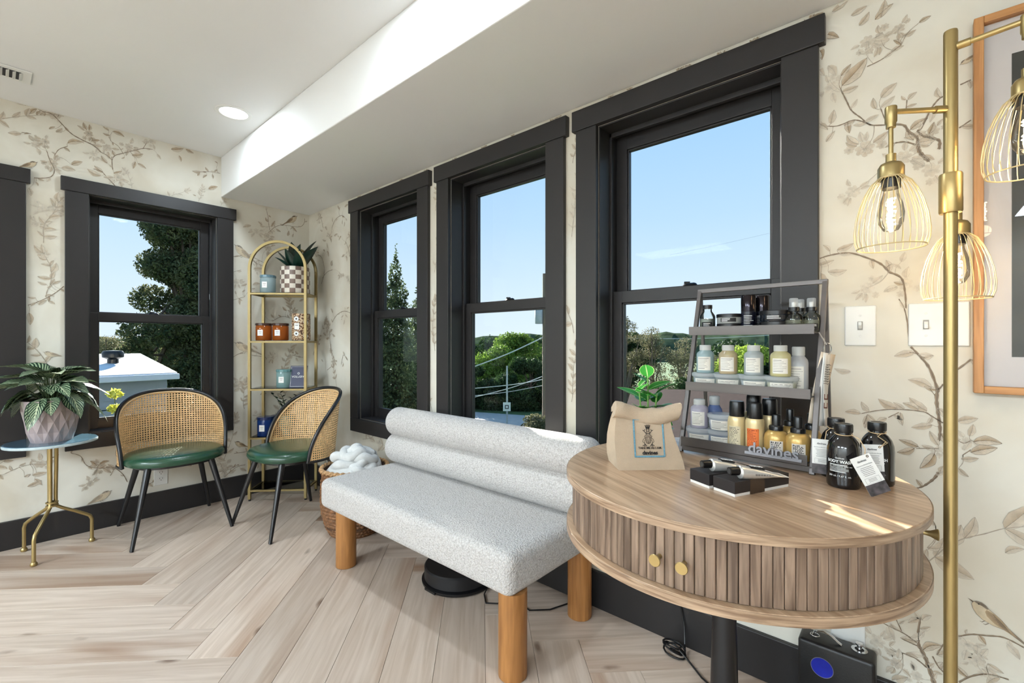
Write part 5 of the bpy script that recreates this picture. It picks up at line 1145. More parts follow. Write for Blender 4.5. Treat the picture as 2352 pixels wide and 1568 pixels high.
# rubber plant behind the canvas bag
rp = thing('rubber_plant', 'bright green rubber plant standing behind the canvas bag', 'potted plant', (2.995, -0.318, TZ))
MB().lathe([(0, 0), (0.032, 0), (0.042, 0.075), (0.040, 0.078), (0.036, 0.066), (0, 0.066)], 32).build('pot', mat('white_glaze', rgb(226, 226, 224), 0.3, var=0.03), rp)
MB().lathe([(0, 0.068), (0.037, 0.068)], 20).build('soil', SOIL, rp)
RUB = leaf_mat('rubber_leaf', rgb(46, 112, 44), None, rgb(150, 186, 120), 0.22, edge=rgb(150, 190, 110), trans=0.35)
rm = leaf_mesh('leaf_blade', 0.088, 0.044, 0.25, 0.12, m=RUB)
for sx_, sy_, hh, az0 in ((0.0, 0.0, 0.215, 0.0), (0.012, 0.01, 0.165, 1.3), (-0.014, -0.006, 0.185, 2.6)):
    MB().tube([(sx_, sy_, 0.06), (sx_ * 1.4, sy_ * 1.3, hh * 0.6), (sx_ * 1.8, sy_ * 1.6, hh)], 0.0028, 8).build('stem', mat('bright_stem', rgb(120, 160, 80), 0.5, var=0.1), rp)
    for q in range(9):
        u = 0.30 + 0.70 * q / 8
        place_leaf(rm, rp, (sx_ * 1.7, sy_ * 1.5, hh * u), az0 + q * 2.2, 0.10 + 0.95 * max(0, u - 0.45), prg.uniform(-0.4, 0.4), prg.uniform(0.75, 1.05))
WP={"A":{"b":[[3,3,3.458,1.845,3.47,1.811,3.482,1.78,3.503,1.753,3.524,1.726,3.562,1.714],[4,8,3.562,1.714,3.596,1.703,3.608,1.68,3.625,1.659,3.627,1.631,3.633,1.613,3.649,1.589],[3,4,3.68,1.754,3.669,1.75,3.657,1.735,3.649,1.719,3.633,1.683,3.625,1.678],[4,6,3.625,1.678,3.637,1.66,3.653,1.65,3.669,1.638,3.669,1.616],[3,4,3.579,1.658,3.6,1.655,3.623,1.64],[2,2,3.517,1.896,3.548,1.903,3.57,1.914,3.592,1.927],[3,5,3.399,1.355,3.431,1.363,3.475,1.364,3.517,1.344,3.548,1.323,3.566,1.298],[5,3,3.566,1.298,3.592,1.279,3.6,1.239,3.602,1.195],[2,3,3.411,1.758,3.446,1.747,3.48,1.752,3.499,1.746,3.526,1.725],[2,2,3.548,1.764,3.557,1.73],[2,2,3.604,1.77,3.602,1.737],[3,2,3.707,1.66,3.729,1.674],[3,2,3.709,1.772,3.729,1.778],[4,6,3.612,1.088,3.631,1.062,3.65,1.03,3.666,0.974],[7,5,3.666,0.974,3.664,0.945,3.668,0.903,3.671,0.867,3.669,0.839],[3,6,3.624,0.701,3.639,0.711,3.658,0.733,3.668,0.753],[2,3,3.587,1.221,3.598,1.195,3.605,1.154,3.609,1.091],[3,3,3.677,0.989,3.668,0.974],[3,4,3.729,1.056,3.704,1.029],[1.5,3,3.504,0.893,3.546,0.907,3.587,0.913,3.636,0.912,3.655,0.901,3.676,0.886],[1.5,1.5,3.587,0.905,3.564,0.888],[1.5,1.5,3.51,0.863,3.518,0.892],[1.5,1.5,3.662,0.956,3.65,0.976],[1.5,1.5,3.668,0.817,3.623,0.81],[1.5,1.5,3.642,1.057,3.623,1.069,3.609,1.073],[1.5,1.5,3.704,0.844,3.716,0.838,3.729,0.847],[1.5,1.5,3.729,0.823,3.714,0.807],[9,7,3.659,0.186,3.649,0.224,3.64,0.25,3.629,0.272],[6,2,3.629,0.272,3.627,0.302,3.631,0.344,3.632,0.351],[2,3,3.545,0.306,3.572,0.299,3.599,0.293,3.624,0.28],[2,2,3.58,0.329,3.593,0.298],[2,3,3.593,0.277,3.627,0.271],[2,4,3.595,0.238,3.622,0.235,3.645,0.221],[3,3,3.656,0.257,3.667,0.235,3.678,0.224],[2,3,3.678,0.3,3.664,0.264],[3,3,3.705,0.331,3.73,0.347,3.757,0.355,3.787,0.363,3.82,0.353],[3,3,3.707,0.212,3.73,0.239,3.761,0.259,3.795,0.262],[2,2,3.653,0.628,3.662,0.61],[3,3,0.169,2.103,0.207,2.043,0.235,1.975],[3,3,0.371,1.953,0.423,2.004,0.508,2.019,0.558,1.997],[3,4,0.15,1.781,0.207,1.756,0.244,1.698,0.253,1.625,0.207,1.549],[3,3,0.225,1.592,0.299,1.63,0.38,1.639],[3,3,0.574,1.819,0.615,1.755,0.631,1.703],[3,3,0.38,1.249,0.441,1.298,0.542,1.324,0.639,1.307],[3,3,0.335,1.18,0.344,1.11,0.362,1.023],[3,3,0.299,0.89,0.362,0.918],[3,3,0.508,0.94,0.542,1.009,0.591,0.976]],"l":[[3.414,2.037,3.451,2.009,2],[3.394,2.003,3.409,1.96,2],[3.434,2.094,3.475,2.11,1],[3.48,2.061,3.517,2.072,1],[3.499,2.023,3.522,2.052,1],[3.535,2.023,3.575,2.05,2],[3.548,2.023,3.557,2.069,1],[3.629,1.971,3.653,1.979,2],[3.596,1.95,3.623,1.955,1],[3.57,1.917,3.598,1.922,1],[3.458,1.863,3.517,1.922,2],[3.456,1.893,3.48,1.919,2],[3.431,1.758,3.439,1.798,1],[3.396,1.769,3.424,1.742,1],[3.419,1.707,3.441,1.734,1],[3.463,1.742,3.489,1.749,1],[3.548,1.795,3.583,1.825,1],[3.537,1.767,3.531,1.801,1],[3.548,1.767,3.579,1.79,0],[3.606,1.769,3.625,1.784,1],[3.602,1.77,3.592,1.785,1],[3.604,1.75,3.625,1.752,1],[3.611,1.685,3.647,1.706,2],[3.649,1.662,3.659,1.691,2],[3.649,1.63,3.629,1.641,1],[3.399,1.334,3.439,1.347,1],[3.424,1.313,3.47,1.314,1],[3.406,1.311,3.421,1.246,1],[3.446,1.376,3.487,1.391,1],[3.429,1.374,3.411,1.396,1],[3.575,1.32,3.592,1.304,0],[3.592,1.323,3.6,1.35,0],[3.424,1.936,3.444,1.898,0],[3.399,1.946,3.416,1.908,0],[3.62,1.073,3.577,1.061,1],[3.479,1.014,3.439,1.022,0],[3.655,0.977,3.606,0.997,1],[3.584,0.916,3.542,0.939,1],[3.645,0.915,3.609,0.948,1],[3.628,0.917,3.595,0.932,1],[3.521,0.906,3.504,0.928,1],[3.503,0.893,3.466,0.895,1],[3.516,0.888,3.512,0.851,1],[3.59,0.905,3.595,0.869,1],[3.561,0.886,3.537,0.87,1],[3.656,0.878,3.613,0.866,1],[3.704,0.893,3.742,0.905,1],[3.668,0.824,3.65,0.861,1],[3.628,0.815,3.587,0.829,2],[3.62,0.81,3.583,0.793,2],[3.66,0.802,3.631,0.757,2],[3.733,0.844,3.784,0.847,2],[3.726,0.857,3.733,0.889,1],[3.729,0.816,3.776,0.835,2],[3.711,0.796,3.743,0.803,1],[3.706,0.771,3.725,0.752,1],[3.671,0.75,3.679,0.773,1],[3.631,0.344,3.619,0.363,1],[3.635,0.345,3.654,0.365,1],[3.631,0.32,3.652,0.334,1],[3.627,0.295,3.64,0.317,1],[3.583,0.297,3.569,0.309,1],[3.537,0.295,3.549,0.308,1],[3.588,0.316,3.599,0.329,1],[3.637,0.265,3.674,0.293,2],[3.567,0.245,3.58,0.263,1],[3.567,0.238,3.582,0.234,1],[3.657,0.217,3.676,0.217,1],[3.572,0.152,3.606,0.176,1],[3.676,0.25,3.669,0.236,1],[3.645,0.545,3.676,0.556,1],[3.646,0.538,3.646,0.52,1],[3.789,0.575,3.821,0.594,1],[3.759,0.285,3.787,0.273,1],[3.793,0.35,3.814,0.32,0],[3.719,0.344,3.722,0.356,1],[0.475,2.072,0.458,2.1,2],[0.483,2.061,0.492,2.085,2],[0.574,1.986,0.591,1.966,1],[0.525,1.982,0.525,1.952,1],[0.558,1.963,0.55,1.931,1],[0.388,1.993,0.38,2.029,1],[0.406,1.886,0.458,1.895,1],[0.299,1.947,0.263,1.979,1],[0.225,1.95,0.188,1.965,1],[0.281,1.87,0.225,1.887,1],[0.335,1.88,0.38,1.89,1],[0.308,1.813,0.29,1.851,1],[0.299,1.788,0.326,1.741,1],[0.263,1.793,0.235,1.806,2],[0.508,1.871,0.475,1.842,1],[0.475,1.867,0.458,1.887,1],[0.558,1.729,0.517,1.717,1],[0.574,1.719,0.591,1.675,1],[0.583,1.734,0.583,1.751,1],[0.38,1.7,0.362,1.667,1],[0.353,1.677,0.38,1.708,1],[0.607,1.872,0.639,1.834,1],[0.13,1.765,0.091,1.825,1],[0.169,1.796,0.111,1.822,2],[0.388,1.318,0.353,1.354,1],[0.542,1.294,0.508,1.279,1],[0.566,1.293,0.599,1.275,1],[0.558,1.26,0.542,1.227,1],[0.525,1.27,0.508,1.262,1],[0.591,1.342,0.623,1.349,1],[0.566,1.335,0.558,1.352,1],[0.299,1.207,0.317,1.242,1],[0.335,1.224,0.29,1.269,1],[0.38,1.196,0.335,1.171,1],[0.38,1.162,0.423,1.144,1],[0.281,1.154,0.235,1.172,1],[0.326,1.136,0.281,1.128,1],[0.38,1.249,0.362,1.275,1],[0.558,1.009,0.533,1.034,1],[0.591,0.985,0.599,0.968,1],[0.542,0.95,0.525,0.924,1],[0.207,0.967,0.235,0.949,1],[0.072,1.0,0.13,1.037,1],[0.406,0.98,0.388,1.006,1],[0.13,0.928,0.15,0.893,1],[0.615,1.771,0.639,1.793,1],[0.558,2.072,0.607,2.079,1],[0.607,2.096,0.623,2.109,1]],"f":[[3.517,1.968,0.019,0],[3.548,1.96,0.022,1],[3.587,1.974,0.015,1],[3.512,1.66,0.025,1],[3.431,1.867,0.02,0],[3.596,1.612,0.021,0],[3.653,1.564,0.021,0],[3.485,1.542,0.02,0],[3.6,1.262,0.019,0],[3.517,1.257,0.019,0],[3.657,1.668,0.015,1],[3.721,0.843,0.012,0],[3.668,0.814,0.01,0],[3.539,0.247,0.021,0],[3.583,0.203,0.017,1],[3.624,0.188,0.015,0],[3.723,0.317,0.017,0],[3.739,0.282,0.019,0],[0.335,1.897,0.024,1],[0.169,2.058,0.022,1],[0.623,1.853,0.018,1],[0.13,1.82,0.02,1],[0.406,0.963,0.019,1],[0.317,1.215,0.021,1],[0.508,1.583,0.019,0],[0.607,1.54,0.018,0]],"d":[[3.707,1.823,3.749,1.847,2],[3.723,0.439,3.824,0.361,2]]},"B":{"b":[[4,7,-1.518,2.394,-1.485,2.377,-1.446,2.375,-1.406,2.333,-1.368,2.293,-1.322,2.272,-1.275,2.256,-1.241,2.226],[3,3,-1.418,2.389,-1.424,2.365],[5,3,-1.189,2.139,-1.192,2.194,-1.178,2.227,-1.142,2.252,-1.098,2.28,-1.045,2.312,-0.999,2.322],[4,4,-1.192,2.194,-1.214,2.216,-1.241,2.226],[3,3,-1.142,2.252,-1.164,2.288,-1.196,2.305],[3,3,-1.045,2.312,-1.026,2.357],[3,3,-1.561,2.234,-1.527,2.238],[3,5,-1.467,2.163,-1.455,2.115,-1.437,2.068,-1.449,2.026,-1.485,2.007,-1.515,2.001],[3,3,-1.384,2.216,-1.418,2.188,-1.437,2.147],[5,3,-1.178,2.044,-1.221,2.093,-1.241,2.115,-1.275,2.119],[3,3,-0.783,2.245,-0.739,2.252,-0.684,2.268,-0.623,2.274],[4,3,-1.399,1.418,-1.431,1.38,-1.467,1.347,-1.509,1.318,-1.538,1.303],[3,4,-1.37,0.467,-1.33,0.442,-1.31,0.392,-1.282,0.367,-1.232,0.352,-1.189,0.348,-1.144,0.3,-1.122,0.245],[3,3,-1.052,0.214,-1.012,0.21,-0.987,0.219],[3,3,-1.419,0.468,-1.454,0.448],[2,2,-1.622,0.404,-1.57,0.427,-1.522,0.435],[3,3,-0.649,0.203,-0.59,0.202,-0.54,0.214,-0.504,0.229],[3,3,-0.294,1.932,-0.269,1.963,-0.227,1.989,-0.167,2.0,-0.123,2.0,-0.069,2.01,-0.041,2.043,-0.037,2.081],[3,3,-0.323,2.092,-0.311,2.042,-0.302,1.966,-0.294,1.932],[3,3,-0.54,1.709,-0.492,1.72,-0.446,1.727,-0.391,1.713,-0.319,1.68],[3,3,-0.277,1.259,-0.235,1.287,-0.193,1.298,-0.149,1.286],[3,3,-0.422,1.008,-0.375,0.998,-0.327,0.988,-0.323,0.971],[3,3,-0.544,0.994,-0.507,1.018,-0.48,1.021],[3,3,-0.131,1.001,-0.087,0.987,-0.05,0.981],[2,2,-0.544,1.597,-0.492,1.62],[2,2,-0.544,1.399,-0.469,1.429],[3,3,-0.537,0.312,-0.481,0.31,-0.448,0.313],[3,4,-0.607,0.15,-0.545,0.198,-0.505,0.216,-0.464,0.217],[2,2,-0.622,0.258,-0.592,0.173],[3,3,-0.364,0.326,-0.398,0.286,-0.423,0.236]],"l":[[-1.59,2.387,-1.544,2.394,2],[-1.532,2.346,-1.506,2.382,2],[-1.506,2.348,-1.49,2.375,2],[-1.458,2.288,-1.434,2.309,2],[-1.431,2.28,-1.406,2.311,1],[-1.564,2.225,-1.612,2.213,1],[-1.384,2.234,-1.319,2.26,2],[-1.282,2.281,-1.248,2.297,2],[-1.368,2.115,-1.322,2.146,2],[-1.409,2.085,-1.351,2.088,1],[-1.207,2.367,-1.238,2.388,2],[-1.203,2.34,-1.234,2.343,2],[-1.189,2.369,-1.135,2.354,2],[-1.182,2.226,-1.192,2.255,2],[-1.214,2.169,-1.241,2.207,2],[-1.135,2.231,-1.149,2.217,2],[-1.098,2.252,-1.045,2.278,2],[-1.083,2.218,-1.094,2.171,2],[-1.072,2.211,-1.03,2.19,2],[-0.975,2.3,-0.955,2.271,1],[-0.86,2.325,-0.848,2.288,2],[-0.822,2.378,-0.778,2.366,2],[-0.902,2.353,-0.835,2.379,2],[-1.241,2.087,-1.302,2.111,1],[-1.234,2.108,-1.272,2.138,2],[-1.185,2.117,-1.146,2.142,2],[-1.16,2.081,-1.113,2.085,1],[-0.756,2.221,-0.743,2.246,2],[-0.739,2.252,-0.787,2.244,2],[-0.693,2.27,-0.712,2.292,2],[-0.702,2.241,-0.725,2.214,2],[-0.67,2.255,-0.666,2.225,2],[-0.642,2.296,-0.661,2.274,2],[-0.693,2.148,-0.638,2.178,2],[-0.638,2.34,-0.656,2.347,2],[-0.765,2.083,-0.783,2.089,2],[-0.91,2.048,-0.922,2.075,1],[-1.467,1.42,-1.503,1.434,0],[-1.449,1.418,-1.467,1.403,1],[-1.443,1.427,-1.412,1.447,1],[-1.473,1.359,-1.437,1.358,1],[-1.497,1.306,-1.467,1.334,1],[-1.461,1.33,-1.434,1.314,1],[-1.509,1.344,-1.541,1.346,1],[-1.535,1.261,-1.53,1.194,1],[-1.509,1.979,-1.5,1.96,2],[-1.535,1.939,-1.527,1.898,1],[-1.639,0.403,-1.628,0.375,1],[-1.516,0.433,-1.467,0.423,1],[-1.522,0.373,-1.467,0.379,1],[-1.513,0.353,-1.486,0.312,1],[-1.541,0.316,-1.486,0.338,1],[-1.552,0.371,-1.529,0.383,1],[-1.57,0.436,-1.547,0.448,1],[-1.261,0.372,-1.289,0.406,2],[-1.247,0.379,-1.204,0.39,2],[-1.261,0.353,-1.271,0.327,1],[-1.232,0.352,-1.196,0.316,1],[-1.02,0.227,-1.032,0.275,1],[-1.036,0.21,-0.996,0.186,1],[-0.79,0.276,-0.834,0.296,1],[-0.649,0.314,-0.59,0.269,1],[-0.54,0.785,-0.478,0.792,0],[-0.55,0.854,-0.514,0.835,0],[-0.426,1.95,-0.48,1.927,1],[-0.351,1.965,-0.379,1.989,1],[-0.335,1.959,-0.367,1.962,1],[-0.286,1.969,-0.261,2.018,2],[-0.252,1.957,-0.218,1.942,1],[-0.277,1.944,-0.261,1.934,1],[-0.131,1.998,-0.096,1.964,2],[-0.167,1.92,-0.158,1.962,1],[-0.131,1.917,-0.123,1.945,1],[-0.311,1.999,-0.327,2.03,2],[-0.29,2.038,-0.306,2.052,2],[-0.407,1.638,-0.339,1.647,1],[-0.375,1.677,-0.343,1.664,1],[-0.415,1.518,-0.363,1.532,1],[-0.453,1.523,-0.492,1.503,1],[-0.522,1.442,-0.529,1.466,1],[-0.484,1.461,-0.465,1.48,1],[-0.503,1.41,-0.499,1.368,1],[-0.399,1.494,-0.422,1.492,1],[-0.175,1.343,-0.206,1.373,2],[-0.149,1.349,-0.14,1.386,2],[-0.131,1.328,-0.087,1.357,1],[-0.269,1.286,-0.29,1.311,1],[-0.335,1.3,-0.343,1.343,1],[-0.123,1.015,-0.149,1.042,2],[-0.087,1.01,-0.109,1.033,2],[-0.131,0.992,-0.167,0.989,1],[-0.105,0.978,-0.087,0.95,1],[-0.383,1.05,-0.415,1.076,1],[-0.078,1.422,-0.041,1.443,1],[-0.537,0.755,-0.489,0.769,0],[-0.521,0.79,-0.481,0.814,0],[-0.364,0.714,-0.32,0.719,1],[-0.592,0.208,-0.553,0.226,1],[-0.497,0.197,-0.456,0.17,1],[-0.622,0.31,-0.592,0.322,1],[-0.398,0.543,-0.346,0.518,1],[-0.406,0.297,-0.372,0.318,1],[-0.355,0.214,-0.32,0.225,1]],"f":[[-1.509,2.184,0.021,0],[-1.473,2.213,0.019,1],[-1.296,2.318,0.023,2],[-1.214,2.262,0.025,1],[-1.113,2.3,0.024,1],[-0.999,2.371,0.021,0],[-1.443,2.101,0.024,1],[-1.164,2.099,0.026,1],[-1.485,1.84,0.024,0],[-1.437,1.842,0.022,1],[-1.509,1.749,0.019,1],[-1.275,2.206,0.02,0],[-1.492,0.428,0.024,0],[-1.24,0.368,0.024,1],[-0.6,0.17,0.031,0],[-1.289,0.274,0.02,0],[-0.311,1.807,0.029,1],[-0.391,1.914,0.024,0],[-0.319,1.893,0.026,1],[-0.391,1.64,0.023,0],[-0.522,1.533,0.023,0],[-0.114,1.292,0.025,1],[-0.277,0.987,0.019,1],[-0.599,0.236,0.026,0],[-0.372,0.558,0.025,0],[-0.372,0.226,0.025,1],[-0.513,0.816,0.02,0]],"d":[[-1.5,2.091,-1.587,2.034,2],[-1.484,1.046,-1.39,1.017,1],[-1.19,0.213,-1.327,0.142,1],[-0.091,2.09,-0.21,1.994,2],[-0.54,1.798,-0.382,1.674,1],[-0.542,1.101,-0.351,1.01,1],[-0.537,0.396,-0.43,0.333,2]]}}
# ------------------------------------------------------------------ wallpaper print: branches, leaves, blossom and birds
class Print:
    def __init__(s): s.v = []; s.f = []; s.c = []
    def poly(s, pts, cols, layer):
        o = len(s.v)
        for p, c in zip(pts, cols): s.v.append((p[0], layer * 0.00004, p[1])); s.c.append(c)
        s.f.append(tuple(range(o, o + len(pts))))
    def fan(s, ctr, pts, cc, cols, layer):
        o = len(s.v); s.v.append((ctr[0], layer * 0.00004, ctr[1])); s.c.append(cc)
        for p, c in zip(pts, cols): s.v.append((p[0], layer * 0.00004, p[1])); s.c.append(c)
        n_ = len(pts)
        for i in range(n_): s.f.append((o, o + 1 + i, o + 1 + (i + 1) % n_))
    def stroke(s, pts, w0, w1, col, layer):
        n_ = len(pts); o = len(s.v)
        for i, p in enumerate(pts):
            a = pts[max(0, i - 1)]; b = pts[min(n_ - 1, i + 1)]; dx, dz = b[0] - a[0], b[1] - a[1]; d = sqrt(dx * dx + dz * dz) or 1e-9
            w = (w0 + (w1 - w0) * i / max(1, n_ - 1)) / 2 * (1 + 0.25 * sin(i * 2.3)); nx, nz = -dz / d * w, dx / d * w
            for sg in (-1, 1): s.v.append((p[0] + sg * nx, layer * 0.00004, p[1] + sg * nz)); s.c.append(col)
        for i in range(n_ - 1): s.f.append((o + 2 * i, o + 2 * i + 2, o + 2 * i + 3, o + 2 * i + 1))
BGc = rgb(219, 212, 196)
def mixc(c, k): return tuple(c[i] * k + BGc[i] * (1 - k) for i in range(3)) + (1.0,)
LEAFC = rgb(156, 126, 86); DARKC = rgb(88, 68, 46); BARK = rgb(118, 94, 66); PALEC = rgb(188, 166, 130)
def smooth_line(pts, k=5):
    out = []
    for i in range(len(pts) - 1):
        p0 = pts[max(0, i - 1)]; p1 = pts[i]; p2 = pts[i + 1]; p3 = pts[min(len(pts) - 1, i + 2)]
        for q in range(k):
            t = q / k
            out.append(tuple(0.5 * ((2 * p1[c]) + (-p0[c] + p2[c]) * t + (2 * p0[c] - 5 * p1[c] + 4 * p2[c] - p3[c]) * t * t + (-p0[c] + 3 * p1[c] - 3 * p2[c] + p3[c]) * t ** 3) for c in (0, 1)))
    return out + [pts[-1]]
wr = random.Random(77)
def p_leaf(P, x0, z0, x1, z1, tone, wid=None):
    dx, dz = x1 - x0, z1 - z0; L_ = sqrt(dx * dx + dz * dz)
    if L_ < 0.004: return
    ux, uz = dx / L_, dz / L_; nx, nz = -uz, ux; W_ = L_ * (wid or wr.uniform(0.36, 0.50)); bend = wr.uniform(-0.12, 0.12) * L_
    ka = (0.42, 0.66, 0.86)[tone] * wr.uniform(0.85, 1.1); kb = ka * wr.uniform(0.5, 0.72); ly = 20 + wr.randrange(10)
    def at_(t, s_): b = bend * sin(pi * t); w = W_ * 0.5 * (sin(pi * t ** 0.8) ** 0.85) * (1 + 0.06 * sin(t * 17)); return (x0 + ux * L_ * t + nx * (b + s_ * w), z0 + uz * L_ * t + nz * (b + s_ * w))
    N = 9; mid = [at_(i / N, 0) for i in range(N + 1)]
    for sg, k in ((1, ka), (-1, kb)):
        for i in range(N):
            t0, t1 = i / N, (i + 1) / N; cc = mixc(LEAFC, k); ce = mixc(LEAFC, k * 0.62)
            P.poly([mid[i], mid[i + 1], at_(t1, sg), at_(t0, sg)], [cc, cc, ce, ce], ly)
    lc = mixc(DARKC, (0.45, 0.7, 0.95)[tone]); lw = min(0.0011, L_ * 0.03)
    P.stroke(mid, lw * 1.2, lw * 0.5, lc, 32)
    P.stroke([at_(i / N, 1) for i in range(N + 1)], lw * 0.5, lw * 0.5, mixc(DARKC, (0.25, 0.45, 0.7)[tone]), 33)
    P.stroke([at_(i / N, -1) for i in range(N + 1)], lw * 0.6, lw * 0.6, mixc(DARKC, (0.3, 0.5, 0.8)[tone]), 33)
    for q in (0.25, 0.42, 0.6, 0.76):
        for sg in (-1, 1): P.stroke([at_(q, 0), at_(q + 0.12, sg * 0.75)], lw * 0.5, lw * 0.2, mixc(DARKC, (0.2, 0.4, 0.6)[tone]), 33)
def p_flower(P, x, z, r, tone):
    k = (0.30, 0.48, 0.66)[tone]
    a0 = wr.uniform(0, 6)
    for ringi, (rr, npet, pl) in enumerate(((1.0, 7, 0.62), (0.62, 6, 0.5), (0.32, 5, 0.32))):
        for i in range(npet):
            a = a0 + ringi * 0.4 + 2 * pi * i / npet + wr.uniform(-0.15, 0.15); cx, cz = x + r * rr * 0.55 * cos(a), z + r * rr * 0.55 * sin(a)
            pts = []
            for j in range(9):
                b = 2 * pi * j / 9; ra, rb = r * pl * 0.62, r * pl * 0.46
                px_, pz_ = ra * cos(b), rb * sin(b) * (1 + 0.15 * sin(3 * b)); pts.append((cx + px_ * cos(a) - pz_ * sin(a), cz + px_ * sin(a) + pz_ * cos(a)))
            kk = k * wr.uniform(0.6, 1.2)
            P.fan((cx - 0.3 * r * pl * cos(a), cz - 0.3 * r * pl * sin(a)), pts, mixc(LEAFC, kk * 1.25), [mixc(LEAFC, kk * 0.5)] * 9, 6 + ringi * 3 + i % 2)
            P.stroke(pts + pts[:1], r * 0.02, r * 0.02, mixc(DARKC, k * 0.75), 15 + ringi)
    for i in range(6):
        a = wr.uniform(0, 6.28); P.stroke([(x, z), (x + r * 0.22 * cos(a), z + r * 0.22 * sin(a))], r * 0.02, r * 0.03, mixc(DARKC, k * 1.2), 19)
def p_bird(P, x0, z0, x1, z1, tone):
    """beak tip at 0, tail tip at 1"""
    dx, dz = x1 - x0, z1 - z0; L_ = sqrt(dx * dx + dz * dz); ux, uz = dx / L_, dz / L_; up = 1 if ux > 0 else -1
    nx, nz = -uz * up, ux * up
    def T(a, b): return (x0 + (ux * a + nx * b) * L_, z0 + (uz * a + nz * b) * L_)
    k = (0.4, 0.7, 0.95)[tone]
    body = [(0.08, 0.0), (0.11, 0.06), (0.17, 0.10), (0.24, 0.105), (0.31, 0.085), (0.42, 0.085), (0.55, 0.07), (0.66, 0.04), (0.72, 0.0), (0.66, -0.05), (0.54, -0.115), (0.40, -0.155), (0.27, -0.145), (0.17, -0.10), (0.11, -0.05)]
    P.fan(T(0.34, -0.03), [T(*p) for p in body], mixc(rgb(206, 190, 160), 0.9), [mixc(PALEC, 0.75 * k + 0.1)] * len(body), 40)
    tail = [(0.62, 0.04), (0.80, 0.025), (1.0, 0.012), (1.0, -0.022), (0.80, -0.03), (0.62, -0.045)]
    P.fan(T(0.75, 0.0), [T(*p) for p in tail], mixc(BARK, k), [mixc(DARKC, k * 0.8)] * 6, 41)
    wing = [(0.30, 0.045), (0.42, 0.078), (0.58, 0.06), (0.74, 0.02), (0.86, -0.01), (0.70, -0.045), (0.52, -0.07), (0.38, -0.05), (0.31, 0.0)]
    P.fan(T(0.48, 0.01), [T(*p) for p in wing], mixc(BARK, k * 0.95), [mixc(LEAFC, k * 0.9)] * len(wing), 43)
    for q in range(5): P.stroke([T(0.40 + 0.04 * q, 0.055 - 0.02 * q), T(0.66 + 0.03 * q, 0.015 - 0.010 * q)], L_ * 0.008, L_ * 0.005, mixc(DARKC, k), 45)
    cap = [(0.085, 0.02), (0.12, 0.068), (0.18, 0.104), (0.25, 0.105), (0.31, 0.085), (0.30, 0.06), (0.22, 0.05), (0.15, 0.03)]
    P.fan(T(0.2, 0.075), [T(*p) for p in cap], mixc(DARKC, k), [mixc(DARKC, k * 0.85)] * len(cap), 44)
    P.poly([T(0.0, 0.0), T(0.095, 0.022), T(0.10, -0.012)], [mixc(DARKC, k)] * 3, 44)
    P.fan(T(0.165, 0.04), [T(0.165 + 0.013 * cos(a), 0.04 + 0.013 * sin(a)) for a in [q * pi / 4 for q in range(8)]], rgb(30, 25, 20), [rgb(30, 25, 20)] * 8, 47)
    P.stroke([T(*p) for p in body + body[:1]], L_ * 0.007, L_ * 0.007, mixc(DARKC, k * 0.8), 46)
    for q in (0.42, 0.48): P.stroke([T(q, -0.14), T(q - 0.01, -0.20), T(q - 0.04, -0.215)], L_ * 0.010, L_ * 0.008, mixc(DARKC, k), 42)
def sprig(P, x, z, ang, L_, tone, leaf=0.05, inside=None):
    pts = [(x, z)]; a = ang; n_ = 7
    for i in range(n_):
        a += wr.uniform(-0.25, 0.25); pts.append((pts[-1][0] + cos(a) * L_ / n_, pts[-1][1] + sin(a) * L_ / n_))
    sl_ = smooth_line(pts, 4); P.stroke(sl_, 0.0035, 0.0015, mixc(BARK, (0.4, 0.6, 0.8)[tone]), 30)
    for i in range(1, n_ + 1):
        for sg in (-1, 1):
            if wr.random() < 0.75:
                b = a + sg * wr.uniform(0.5, 1.1) if i < n_ else a + sg * 0.3; ll = leaf * wr.uniform(0.6, 1.1)
                p_leaf(P, pts[i][0], pts[i][1], pts[i][0] + cos(b) * ll, pts[i][1] + sin(b) * ll, tone)
    if wr.random() < 0.6: p_flower(P, pts[-1][0], pts[-1][1], leaf * 0.55, 0 if tone == 0 else 1)
PRINT_MAT = bpy.data.materials.new('wallpaper_ink'); PRINT_MAT.use_nodes = True
n = PRINT_MAT.node_tree.nodes; l = PRINT_MAT.node_tree.links; va = n.new('ShaderNodeVertexColor'); va.layer_name = 'Col'; tc = n.new('ShaderNodeTexCoord'); no = n.new('ShaderNodeTexNoise'); no.inputs['Scale'].default_value = 60; no.inputs['Detail'].default_value = 4
hs = n.new('ShaderNodeHueSaturation'); mr = n.new('ShaderNodeMapRange'); mr.inputs[1].default_value = 0.3; mr.inputs[2].default_value = 0.7; mr.inputs[3].default_value = 0.86; mr.inputs[4].default_value = 1.12
l.new(tc.outputs['Object'], no.inputs['Vector']); l.new(no.outputs[0], mr.inputs[0]); l.new(mr.outputs[0], hs.inputs['Value']); l.new(va.outputs[0], hs.inputs['Color']); l.new(hs.outputs[0], n['Principled BSDF'].inputs['Base Color']); n['Principled BSDF'].inputs['Roughness'].default_value = 0.62
